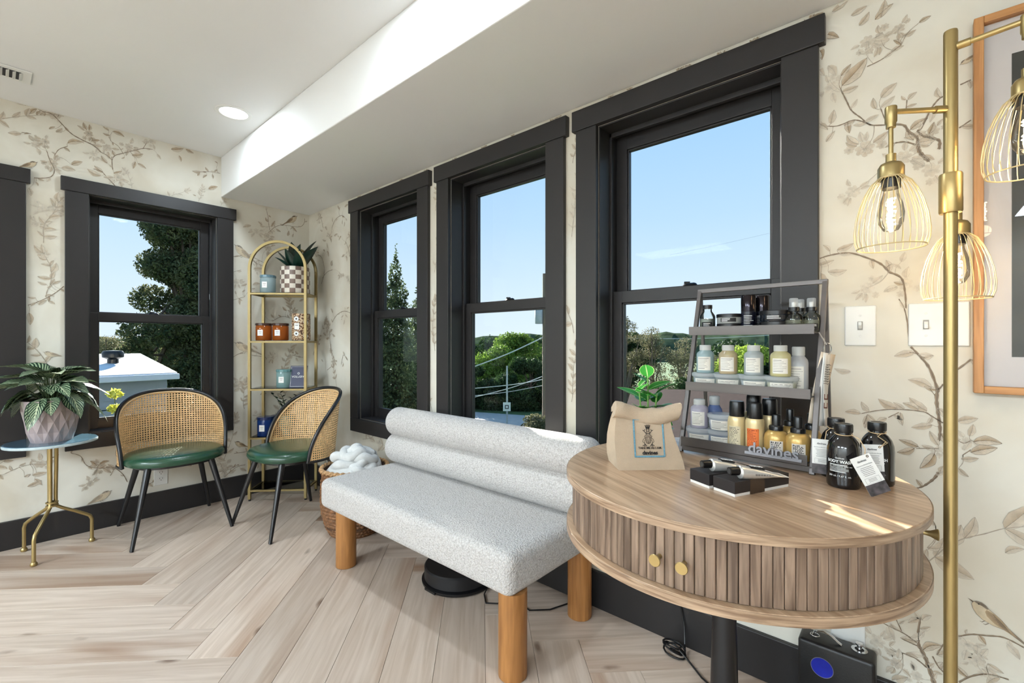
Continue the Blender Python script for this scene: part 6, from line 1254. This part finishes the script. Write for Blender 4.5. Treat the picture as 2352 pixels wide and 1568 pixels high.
def build_print(wall, par, rz, umin, umax, holes, zmax_fn, extra):
    P = Print(); D = WP[wall]
    for b in D['b']:
        pts = [(b[i], b[i + 1]) for i in range(2, len(b), 2)]; sc_ = 0.00115 if wall == 'A' else 0.00085
        sl_ = smooth_line(pts); P.stroke(sl_, b[0] * sc_, b[1] * sc_, mixc(BARK, 0.85), 28); P.stroke([(p[0] + 0.0006, p[1] - b[0] * sc_ * 0.35) for p in sl_], b[0] * sc_ * 0.35, b[1] * sc_ * 0.35, mixc(DARKC, 0.9), 29)
    BP = [p for b in D['b'] for p in smooth_line([(b[i], b[i + 1]) for i in range(2, len(b), 2)], 4)]
    def stalk(x, z, reach, tone):
        if not BP: return
        q = min(BP, key=lambda p: (p[0] - x) ** 2 + (p[1] - z) ** 2); d = sqrt((q[0] - x) ** 2 + (q[1] - z) ** 2)
        if 0.004 < d < reach:
            m_ = ((x + q[0]) / 2 + 0.12 * (q[1] - z), (z + q[1]) / 2 - 0.12 * (q[0] - x)); P.stroke(smooth_line([q, m_, (x, z)], 5), 0.0016, 0.0010, mixc(BARK, (0.4, 0.6, 0.75)[tone]), 27)
    for q in D['f']:
        stalk(q[0], q[1], 0.16, q[3])
        for k in range(5):
            a = wr.uniform(0, 6.28); r0, r1 = q[2] * 0.9, q[2] * wr.uniform(1.9, 2.7); p_leaf(P, q[0] + cos(a) * r0, q[1] + sin(a) * r0, q[0] + cos(a) * r1, q[1] + sin(a) * r1, max(0, q[3] - (k % 2)), 0.45)
        p_flower(P, *q)
        for k in range(2): a = wr.uniform(0, 6.28); p_flower(P, q[0] + cos(a) * q[2] * 1.5, q[1] + sin(a) * q[2] * 1.5, q[2] * 0.55, q[3])
    for q in D['l']: stalk(q[0], q[1], 0.10, q[4]); p_leaf(P, *q[:4], q[4])
    for k in range(0, len(BP), 5 if wall == 'B' else 7):
        a = wr.uniform(0, 6.28); ll = (0.024 if wall == 'B' else 0.030) * wr.uniform(0.7, 1.3); p = BP[k]; p_leaf(P, p[0], p[1], p[0] + cos(a) * ll, p[1] + sin(a) * ll, wr.choice((0, 1, 1, 2)))
    for q in D['d']: p_bird(P, *q)
    extra(P)
    # keep only what lies on open wall
    V = np.array(P.v); Cc = np.array(P.c); keep = []
    for f in P.f:
        c = V[list(f)]; u, z = c[:, 0], c[:, 2]
        if u.min() < umin or u.max() > umax or z.min() < BB or z.max() > zmax_fn(u.mean()): continue
        if any(u.max() > h[0] and u.min() < h[1] and z.max() > h[2] and z.min() < h[3] for h in holes): continue
        keep.append(f)
    used = sorted({i for f in keep for i in f}); mp = {i: k for k, i in enumerate(used)}
    me = bpy.data.meshes.new('wallpaper_print'); me.from_pydata([(V[i][0], -0.0004 - V[i][1], V[i][2]) for i in used], [], [tuple(mp[i] for i in f) for f in keep])
    ca = me.color_attributes.new('Col', 'FLOAT_COLOR', 'POINT'); ca.data.foreach_set('color', Cc[used].astype(np.float32).ravel())
    me.update(); o = obj('wallpaper_print', me, PRINT_MAT, par, (0, 0, 0), (0, 0, rz)); o['label'] = 'printed sepia branches, blossom and birds'; o['kind'] = 'stuff'
    return o
def extraA(P):
    for x, z, a, L_, t_ in ((1.565, 0.62, 1.5, 0.34, 1), (1.57, 1.05, 1.7, 0.30, 1), (1.565, 1.5, 1.5, 0.30, 0), (1.575, 1.85, 1.4, 0.22, 1), (2.505, 0.50, 1.6, 0.26, 1), (2.50, 0.84, 1.45, 0.24, 1), (2.51, 1.14, 1.6, 0.30, 1), (2.50, 1.56, 1.5, 0.28, 0), (2.505, 1.88, 1.6, 0.2, 1), (0.30, 0.40, 1.2, 0.25, 1), (0.45, 0.75, 1.9, 0.3, 1), (0.15, 1.05, 1.3, 0.25, 1)):
        sprig(P, x, z, a, L_, t_, 0.042)
    for x in (0.75, 0.98, 1.2, 1.42, 1.74, 1.95, 2.16, 2.38, 2.66, 2.78, 2.95, 3.12, 3.22, 3.36):
        sprig(P, x, 2.06, 1.3 + wr.uniform(-0.5, 0.5), 0.09, 2, 0.035)
    for x, z, a, L_ in ((0.8, 0.44, 0.2, 0.3), (1.3, 0.40, 2.9, 0.3), (2.8, 0.40, 0.3, 0.4), (3.15, 0.33, 0.8, 0.3), (3.62, 0.45, 1.0, 0.3), (4.2, 0.5, 1.3, 0.5), (4.8, 1.2, 1.8, 0.6), (5.3, 0.6, 1.2, 0.5), (5.6, 1.6, 2.0, 0.5), (4.7, 1.9, 0.3, 0.5), (5.0, 0.9, 0.4, 0.5), (4.3, 2.0, 0.5, 0.3)): sprig(P, x, z, a, L_, 1, 0.085)
def extraB(P):
    for y, z, a, L_ in ((-1.46, 0.95, 1.6, 0.3), (-1.47, 1.35, 1.5, 0.25), (-1.48, 1.65, 1.6, 0.25), (-0.47, 0.62, 1.7, 0.2), (-0.25, 0.55, 1.2, 0.3), (-0.35, 0.25, 1.0, 0.3), (-1.2, 0.3, 0.9, 0.25), (-0.6, 0.28, 1.3, 0.3), (-1.75, 0.3, 1.2, 0.3), (-1.8, 2.2, 0.3, 0.4), (-2.6, 1.2, 1.3, 0.6), (-3.0, 0.7, 1.8, 0.5), (-3.2, 1.7, 0.6, 0.6), (-3.8, 1.0, 1.4, 0.6), (-4.4, 1.6, 2.0, 0.6), (-4.9, 0.8, 1.2, 0.6), (-0.20, 0.85, 1.5, 0.25), (-0.10, 1.25, 1.7, 0.2)): sprig(P, y, z, a, L_, 1, 0.055)
    for y in (-0.62, -0.75, -0.9, -1.1): sprig(P, y, 2.05, 1.4 + wr.uniform(-0.6, 0.6), 0.1, 0, 0.03)
c_ = 0.117
build_print('A', wall_right, 0.0, 0.004, 6.1, [(a - c_ + 0.0, b + c_, ZA1 - 0.001, ZAH) for a, b in WIN_A] + [(a - 0.099, b + 0.099, ZA0 - 0.09, ZA1) for a, b in WIN_A], lambda u: ZS - 0.002, extraA)
build_print('B', wall_left, rad(90), -5.5, -0.004, [(a - c_, b + c_, ZB1 - 0.001, ZBH) for a, b in WIN_B] + [(a - 0.099, b + 0.099, ZB0 - 0.09, ZB1) for a, b in WIN_B], lambda u: (ZC if u < YS else ZS) - 0.002, extraB)
# ------------------------------------------------------------------ outdoors
GZ = -3.3
GRASS = mat('lawn', rgb(66, 92, 48), 0.95, var=0.35, vscale=3, bump=0.3, bscale=30)
tag(MB().box(-120, 60, 0.4, 140, GZ - 0.5, GZ).box(-120, -0.6, -60, 0.4, GZ - 0.5, GZ).build('ground', GRASS, smooth=False), 'mown lawn sloping around the building', kind='structure')
tag(MB().add([(-24, 13.2, GZ + 0.012), (14, 13.2 + 9, GZ + 0.012), (14, 13.2 + 15, GZ + 0.012), (-24, 13.2 + 2.9, GZ + 0.012)], [(0, 1, 2, 3)]).build('street', mat('pale_asphalt', rgb(176, 172, 166), 0.9, var=0.08, vscale=3), smooth=False, solid=0.02), 'pale street and pavement seen below the middle window', kind='structure')
def ridge(nm, pts, col, label, seed, amp):
    r_ = random.Random(seed); mb = MB(); N = 120; vs_ = []
    for i in range(N + 1):
        t_ = i / N; k = t_ * (len(pts) - 1); i0 = min(int(k), len(pts) - 2); fr_ = k - i0
        p = [pts[i0][c] * (1 - fr_) + pts[i0 + 1][c] * fr_ for c in range(3)]; z = p[2] + amp * (0.6 * sin(i * 0.41 + seed) + 0.4 * sin(i * 1.37) + 0.5 * r_.uniform(-1, 1))
        d = Vector((p[0] - 3.6, p[1] + 1.6, 0)).normalized()
        for q, (off, zz) in enumerate(((0, GZ), (6, GZ + (z - GZ) * 0.5), (12, z), (30, z - 1.0))): vs_.append((p[0] + d.x * off, p[1] + d.y * off, zz))
    fs = [(i * 4 + j, (i + 1) * 4 + j, (i + 1) * 4 + j + 1, i * 4 + j + 1) for i in range(N) for j in range(3)]
    return tag(mb.add(vs_, fs).build(nm, mat(nm + '_foliage', col, 1.0, var=0.45, vscale=0.5, spec=0.0), fix=False), label, kind='structure')
ridge('hill_far', [(-110, -40, 1.6), (-95, 20, 2.4), (-75, 70, 2.6), (-40, 95, 3.0), (0, 105, 4.4), (40, 100, 4.2)], rgb(62, 74, 56), 'wooded hills along the horizon', 3, 0.5)
def foliage(blobs, n_, size, seed, squash=1.0, shell=0.55, gaps=0.0):
    g = np.random.default_rng(seed); B_ = np.array(blobs, float); vol = np.prod(B_[:, 3:6], axis=1) ** 0.75; idx = g.choice(len(B_), n_, p=vol / vol.sum())
    d = g.normal(size=(n_, 3)); d /= np.linalg.norm(d, axis=1)[:, None]; rr = shell + (1 - shell) * g.random(n_); rr = np.where(g.random(n_) < 0.12, g.random(n_), rr)
    c = B_[idx, :3] + d * B_[idx, 3:6] * rr[:, None]
    a = g.normal(size=(n_, 3)); a /= np.linalg.norm(a, axis=1)[:, None]; b = np.cross(a, g.normal(size=(n_, 3))); b /= np.linalg.norm(b, axis=1)[:, None]
    s = size * g.uniform(0.6, 1.4, n_)[:, None]; a *= s; b *= s * 0.55
    V = np.stack([c - a, c + b * 0.9, c + a, c - b * 0.9], 1).reshape(-1, 3)
    return V
def leaf_obj(nm, V, m, par):
    n_ = len(V) // 4; me = bpy.data.meshes.new(nm); me.vertices.add(len(V)); me.vertices.foreach_set('co', V.astype(np.float32).ravel())
    me.loops.add(n_ * 4); me.loops.foreach_set('vertex_index', np.arange(n_ * 4, dtype=np.int32)); me.polygons.add(n_); me.polygons.foreach_set('loop_start', np.arange(0, n_ * 4, 4, dtype=np.int32))
    me.update(calc_edges=True); me.validate(); return obj(nm, me, m, par)
def fol_mat(nm, c1, c2, scale=2.0, trans=0.25):
    m = bpy.data.materials.new(nm); m.use_nodes = True; n = m.node_tree.nodes; l = m.node_tree.links; b = n['Principled BSDF']; b.inputs['Roughness'].default_value = 0.7; b.inputs['Specular IOR Level'].default_value = 0.2
    tc = n.new('ShaderNodeTexCoord'); no = n.new('ShaderNodeTexNoise'); no.inputs['Scale'].default_value = scale; no.inputs['Detail'].default_value = 4; no.inputs['Roughness'].default_value = 0.75; l.new(tc.outputs['Object'], no.inputs['Vector'])
    cr = n.new('ShaderNodeValToRGB'); cr.color_ramp.elements[0].position = 0.36; cr.color_ramp.elements[0].color = c1; cr.color_ramp.elements[1].position = 0.64; cr.color_ramp.elements[1].color = c2; l.new(no.outputs[0], cr.inputs[0]); l.new(cr.outputs[0], b.inputs['Base Color'])
    tl = n.new('ShaderNodeBsdfTranslucent'); l.new(cr.outputs[0], tl.inputs[0]); ms = n.new('ShaderNodeMixShader'); ms.inputs[0].default_value = trans; l.new(b.outputs[0], ms.inputs[1]); l.new(tl.outputs[0], ms.inputs[2]); l.new(ms.outputs[0], n['Material Output'].inputs[0]); return m
BARKM = mat('tree_bark', rgb(92, 78, 66), 0.95, var=0.3, vscale=6, bump=0.5, bscale=20)
def tree(nm, label, x, y, zb, h, w, m, n_, size, seed, kind='round', group=None, stemc=None, bare=0.35, nb=18):
    t = thing(nm, label, 'tree', (x, y, zb), 0, group); r_ = random.Random(seed); blobs = []
    if kind == 'column':
        for i in range(nb):
            a = r_.uniform(0, 6.28); u = bare + (0.97 - bare) * (i + r_.random()) / nb; s = w * r_.uniform(0.26, 0.42); rr = w * r_.uniform(0.1, 0.95) * (1.0 - 0.45 * u * u); blobs.append((rr * cos(a), rr * sin(a), h * u - s * 0.4, s, s, s * 0.8))
    elif kind == 'cone':
        for i in range(16):
            u = i / 15; rr = w * (1 - u) ** 0.8 * (0.92 + 0.1 * sin(i * 2.1)) + 0.04; blobs.append((r_.uniform(-.1, .1) * rr, r_.uniform(-.1, .1) * rr, h * (0.03 + 0.95 * u), rr, rr, h * 0.06))
    else:
        for i in range(nb):
            a = r_.uniform(0, 6.28); u = r_.uniform(bare, 1.0); rr = w * sqrt(max(0.05, 1 - ((u - (bare + 1) / 2) / ((1 - bare) / 2 + 0.05)) ** 2)) * r_.uniform(0.2, 0.8); s = w * r_.uniform(0.28, 0.45) * (1.0 if nb < 30 else 0.85)
            blobs.append((rr * cos(a), rr * sin(a), h * u - s * 0.5, s, s, s * 0.75))
    br = MB(); br.tube([(0, 0, 0), (w * 0.03, 0, h * 0.3), (-w * 0.02, w * 0.02, h * 0.6), (0, 0, h * 0.92)], [h * 0.022 + 0.02, h * 0.018 + 0.015, h * 0.011, 0.01], 8)
    if kind != 'cone':
        for b in blobs:
            z0 = h * r_.uniform(0.2, 0.55); br.tube([(0, 0, z0), (b[0] * 0.5, b[1] * 0.5, (z0 + b[2]) / 2 + 0.05 * h), (b[0], b[1], b[2]), (b[0] * 1.25, b[1] * 1.25, b[2] + b[5] * 0.9)], [h * 0.009, h * 0.006, h * 0.004, 0.004], 5)
    br.build('trunk', stemc or BARKM, t)
    if n_: leaf_obj('crown', foliage(blobs, n_, size, seed), m, t)
    return t
CEDAR = fol_mat('cedar_green', rgb(36, 50, 32), rgb(104, 118, 78), 3.0); DKG = fol_mat('dark_green', rgb(18, 34, 20), rgb(60, 84, 44), 1.2); MIDG = fol_mat('spring_green', rgb(58, 86, 28), rgb(128, 156, 62), 0.8); YELG = fol_mat('lime_green', rgb(112, 138, 40), rgb(180, 196, 92), 1.5)
BRN = fol_mat('rusty_green', rgb(44, 66, 44), rgb(122, 122, 84), 1.6); BUD = fol_mat('budding_twigs', rgb(70, 74, 48), rgb(134, 128, 98), 1.2); TWIG = mat('grey_twigs', rgb(112, 100, 92), 0.95, var=0.2)
# left wall window: broad evergreen, bare trees, neighbour's roof
tree('broad_evergreen', 'big dark evergreen filling the right of the left-wall window', -25.3, 5.3, GZ, 11.9, 3.0, BRN, 130000, 0.08, 5, 'column', bare=0.05, nb=64)
for i, (x, y, h, w, lb) in enumerate(((-36, 3.2, 5.0, 2.0, 'leafless tree above the white roof, left of its pair'), (-34, 5.0, 5.6, 2.2, 'leafless tree above the white roof, beside the evergreen'), (-33, 7.5, 5.0, 2.6, 'leafless tree half behind the big evergreen'))):
    tree('bare_tree', lb, x, y, GZ, h, w, BUD, 6000, 0.06, 40 + i, group='leafless trees beyond the roof', stemc=TWIG)
nh = thing('neighbour_house', 'pale sided house with white roof and black roof vent next door', 'house', (-6.6, -0.2, 0))
nh.rotation_euler = (0, 0, rad(2))
ROOFW = mat('pale_roof', rgb(222, 222, 224), 0.6, var=0.05, vscale=3); SIDE = mat('grey_siding', rgb(150, 158, 166), 0.6, var=0.06, vscale=3)
MB().hexa([(0.28, -3.4, 0.50), (0.28, 0.72, 0.50), (-2.3, 0.72, 0.80), (-2.3, -3.4, 0.80), (0.28, -3.4, 0.56), (0.28, 0.72, 0.56), (-2.3, 0.72, 0.86), (-2.3, -3.4, 0.86)]).build('roof', ROOFW, nh, False)
MB().box(0.26, 0.36, -3.4, 0.74, 0.44, 0.54).build('gutter', mat('white_gutter', rgb(214, 216, 220), 0.4, var=0.03), nh, False, 0.01)
MB().box(-2.2, 0.02, -3.3, 0.62, GZ, 0.52).build('wall', SIDE, nh, False)
for i in range(17):
    z = 0.42 - i * 0.105
    MB().hexa([(0.02, -3.3, z - 0.105), (0.050, -3.3, z - 0.105), (0.050, 0.63, z - 0.105), (0.02, 0.63, z - 0.105), (0.02, -3.3, z), (0.028, -3.3, z), (0.028, 0.63, z), (0.02, 0.63, z)]).build('clapboard', SIDE, nh, False)
vv = MB().lathe([(0.09, 0.60), (0.085, 0.74), (0.16, 0.78), (0.165, 0.86), (0.14, 0.90), (0, 0.91)], 24, (-1.05, 0.06, 0.04)).build('roof_vent', BLACK_PL, nh)
MB().tube([(0.3, -3.2, 0.02), (0.34, -1.5, -0.02), (0.36, 0.6, 0.0)], 0.010, 6).build('wall_cable', BLACK_PL, nh)
ys = thing('yellow_flower_stem', 'slim plant with yellow blossom outside the left-wall window', 'plant', (-3.6, -0.72, GZ))
MB().tube([(0, 0, 0), (0.02, 0.01, 1.6), (0.0, 0.03, 2.9), (0.03, 0.02, 3.75)], [0.02, 0.016, 0.010, 0.004], 6).build('stem', mat('olive_stem', rgb(84, 92, 52), 0.7, var=0.1), ys)
g = np.random.default_rng(3); leaf_obj('blossom', foliage([(0.02, 0.02, 3.1 + 0.17 * i, 0.035 + 0.012 * i, 0.035 + 0.012 * i, 0.055) for i in range(5)], 420, 0.024, 8), fol_mat('yellow_blossom', rgb(206, 200, 70), rgb(240, 236, 130), 6.0), ys)
# first window: tall cedars
for i, (x, y, h, w, lb) in enumerate(((-5.0, 4.25, 6.4, 1.25, 'tallest conical cedar outside the corner window'), (-5.5, 5.35, 6.1, 1.2, 'conical cedar at the right of the corner window'), (-6.4, 4.5, 6.45, 1.1, 'conical cedar left of the tallest one'), (-6.6, 6.7, 5.4, 1.2, 'low cedar behind the others outside the corner window'))):
    tree('cedar_tree', lb, x, y, GZ, h, w, CEDAR, 55000, 0.036, 60 + i, 'cone', 'cedars outside the corner window')
tree('cedar_tree', 'very tall slim unseen cedar added beyond the room corner to block sun', -5.35, 2.82, GZ, 13.0, 0.78, CEDAR, 40000, 0.05, 66, 'cone', 'cedars outside the corner window')  # unseen tree, added to keep the sun out of the corner window
# middle window: round spring tree, dark thicket, poles
tree('spring_tree', 'rounded bright green tree across the street', -22.3, 26.5, GZ, 5.2, 3.4, MIDG, 30000, 0.10, 70, bare=0.3)
for i, (x, y, h, w, lb) in enumerate(((-18.4, 19.2, 3.0, 1.9, 'dark tree left of the round green one, across the street'), (-15.3, 21.8, 3.4, 2.0, 'dark tree right of the signpost, across the street'), (-16.9, 20.4, 2.4, 1.8, 'low dark tree behind the signpost'), (-13.2, 22.6, 3.0, 2.0, 'dark tree beside the utility pole'), (-20.6, 17.6, 3.4, 2.0, 'dark tree at the left edge of the middle window'), (-13.9, 24.5, 3.6, 2.0, 'taller dark tree behind the utility pole'))):
    tree('thicket_tree', lb, x, y, GZ, h, w, DKG, 16000, 0.085, 80 + i, group='dark trees across the street', bare=0.05)
for i, (x, y, h, w, m_, lb) in enumerate(((-24, 36, 5.6, 3.5, DKG, 'far dark tree on the slope behind the round tree'), (-20.5, 37.5, 5.0, 3.2, MIDG, 'far light green tree on the slope near the pole'), (-30, 33, 5.0, 3.5, DKG, 'far dark tree on the slope, left'), (-17, 40, 5.4, 3.0, DKG, 'far dark tree on the slope, right'))):
    tree('slope_tree', lb, x, y, GZ, h, w, m_, 11000, 0.14, 95 + i, group='trees on the far slope', bare=0.1)
WOODP = mat('weathered_pole', rgb(120, 104, 90), 0.9, var=0.2, stretch=(4, 4, 0.3)); GALV = mat('galvanised', rgb(176, 182, 186), 0.5, 0.3, var=0.08)
up = thing('utility_pole', 'wooden utility pole with grey transformer at the middle window edge', 'utility pole', (-11.20, 17.95, GZ))
MB().cyl((0, 0, 0), (0, 0, 8.1), 0.15, 0.12, 14).build('pole', WOODP, up)
MB().lathe([(0, 5.4), (0.20, 5.4), (0.22, 5.44), (0.22, 6.25), (0.20, 6.3), (0, 6.32)], 20, (-0.26, -0.18, 0)).build('transformer', GALV, up)
for z in (7.4, 6.6, 4.6): MB().cyl((-0.2, 0.1, z), (0.2, -0.1, z), 0.03, n=8).build('bracket', GALV, up)
sg = thing('sign_post', 'pale metal post with small square sign across the street', 'sign post', (-12.4, 16.23, GZ))
MB().cyl((0, 0, 0), (0, 0, 3.15), 0.05, 0.045, 10).build('post', GALV, sg)
sgn = MB().box(-0.20, 0.20, -0.01, 0.01, 0.78, 1.24).build('sign_plate', PAPER, sg, False, loc=(0.05, -0.07, 0), rot=(0, 0, rad(41)))
MB().box(-0.10, 0.10, -0.016, -0.010, 0.90, 0.94).box(-0.10, 0.10, -0.016, -0.010, 1.06, 1.10).box(-0.10, -0.06, -0.016, -0.010, 0.94, 1.06).box(0.06, 0.10, -0.016, -0.010, 0.94, 1.06).build('sign_mark', INK, sgn, False)
tree('grey_shrub', 'low grey-green shrub at the foot of the utility pole', -10.6, 16.4, GZ, 0.75, 0.9, BUD, 3000, 0.06, 120, bare=0.1)
WIREM = mat('pale_wire', rgb(206, 204, 198), 0.5, var=0.03)
def cable(nm, label, pts, r):
    return tag(MB().tube(smooth3(pts), r, 6).build(nm, WIREM), label, 'wire', 'overhead wires outside')
def smooth3(pts):
    a = smooth_line([(p[0], p[1]) for p in pts], 8); b = smooth_line([(p[2], 0) for p in pts], 8); return [(q[0], q[1], w[0]) for q, w in zip(a, b)]
cable('overhead_wire', 'thick twisted wire rising to the utility pole', [(-13.943, 14.867, -0.305), (-12.472, 16.153, 0.431), (-11.647, 17.142, 1.005), (-11.172, 18.089, 1.475)], 0.035)
cable('overhead_wire', 'upper of two pale wires crossing the signpost', [(-13.943, 14.867, -1.362), (-12.472, 16.153, -1.178), (-11.734, 17.065, -1.035), (-11.172, 18.089, -0.858)], 0.022)
cable('overhead_wire', 'pale wire rising steeply past the signpost to the pole', [(-13.943, 14.867, -1.868), (-12.991, 15.699, -1.569), (-12.083, 16.76, -1.197), (-11.172, 18.089, -0.646)], 0.022)
cable('overhead_wire', 'lowest pale wire behind the signpost', [(-15.04, 15.9, -1.931), (-13.385, 17.348, -1.687), (-11.412, 18.41, -1.225)], 0.016)
cable('overhead_wire', 'thin level wire crossing the big window behind bottles', [(-8.155, 18.603, 1.318), (-4.507, 21.795, 1.296), (-1.192, 24.696, 1.494)], 0.015)
cable('overhead_wire', 'hair-thin wire high in the big window sky', [(-8.275, 27.799, 6.873), (-5.681, 30.07, 7.591), (-2.869, 32.53, 8.453)], 0.006)
# right-hand window: bare shrubs, brown roof, lime tree
for i, (x, y, h, w, lb) in enumerate(((-5.9, 16.8, 5.6, 1.1, 'twiggy budding tree at the left of the big window'), (-4.9, 17.4, 5.1, 1.2, 'twiggy budding tree second from the left in the big window'), (-3.9, 18.1, 4.6, 1.2, 'twiggy budding tree near the middle of the big window'), (-6.9, 15.9, 5.0, 1.1, 'twiggy budding tree hidden by the window frame'), (-3.0, 19.0, 4.0, 1.3, 'low twiggy tree behind the display stand'))):
    tree('twiggy_tree', lb, x, y, GZ, h, w, BUD, 11000, 0.032, 130 + i, group='twiggy trees outside the big window', stemc=TWIG, bare=0.15)
tree('olive_shrub', 'dense olive shrub above the brown roof', -2.6, 15.2, GZ, 3.1, 1.2, DKG, 14000, 0.05, 150, bare=0.1)
tree('lime_tree', 'lime green young tree seen between the shampoo bottles', -0.85, 15.7, GZ, 4.3, 1.35, YELG, 15000, 0.05, 151, bare=0.2)
for i, (x, y, h, w) in enumerate(((-6.0, 40, 5.2, 4.0), (2, 42, 5.4, 4.5), (9, 40, 5.0, 4.0))):
    tree('hill_tree', ('dark hill tree behind the twiggy trees', 'dark hill tree above the lime tree', 'dark hill tree at the right of the big window')[i], x, y, GZ, h, w, DKG, 11000, 0.16, 160 + i, group='trees on the hill', bare=0.05)
rf = thing('brown_roof', 'brown shingled low roof just outside the big window', 'roof', (1.4, 5.6, 0))
SHING = mat('brown_shingle', rgb(60, 48, 45), 0.95, var=0.15, vscale=12, bump=0.4, bscale=60, spec=0.1)
MB().hexa([(-2.2, 1.6, -0.10), (0.9, 2.4, -0.02), (2.6, -2.2, -0.95), (-0.5, -2.8, -0.95), (-2.2, 1.6, 0.12), (0.2, 2.3, 0.20), (2.6, -2.2, -0.85), (-0.5, -2.8, -0.85)]).build('roof_slope', SHING, rf, False)
MB().hexa([(-0.6, -2.5, GZ), (2.4, -2.1, GZ), (0.8, 2.2, GZ), (-2.0, 1.5, GZ), (-0.6, -2.5, -0.9), (2.4, -2.1, -0.9), (0.8, 2.2, -0.2), (-2.0, 1.5, -0.2)]).build('wall', SIDE, rf, False)
MB().tube([(-0.6, -2.84, -0.90), (1.0, -2.54, -0.90), (2.7, -2.22, -0.90)], 0.05, 8).build('gutter', MATS['white_gutter'], rf)
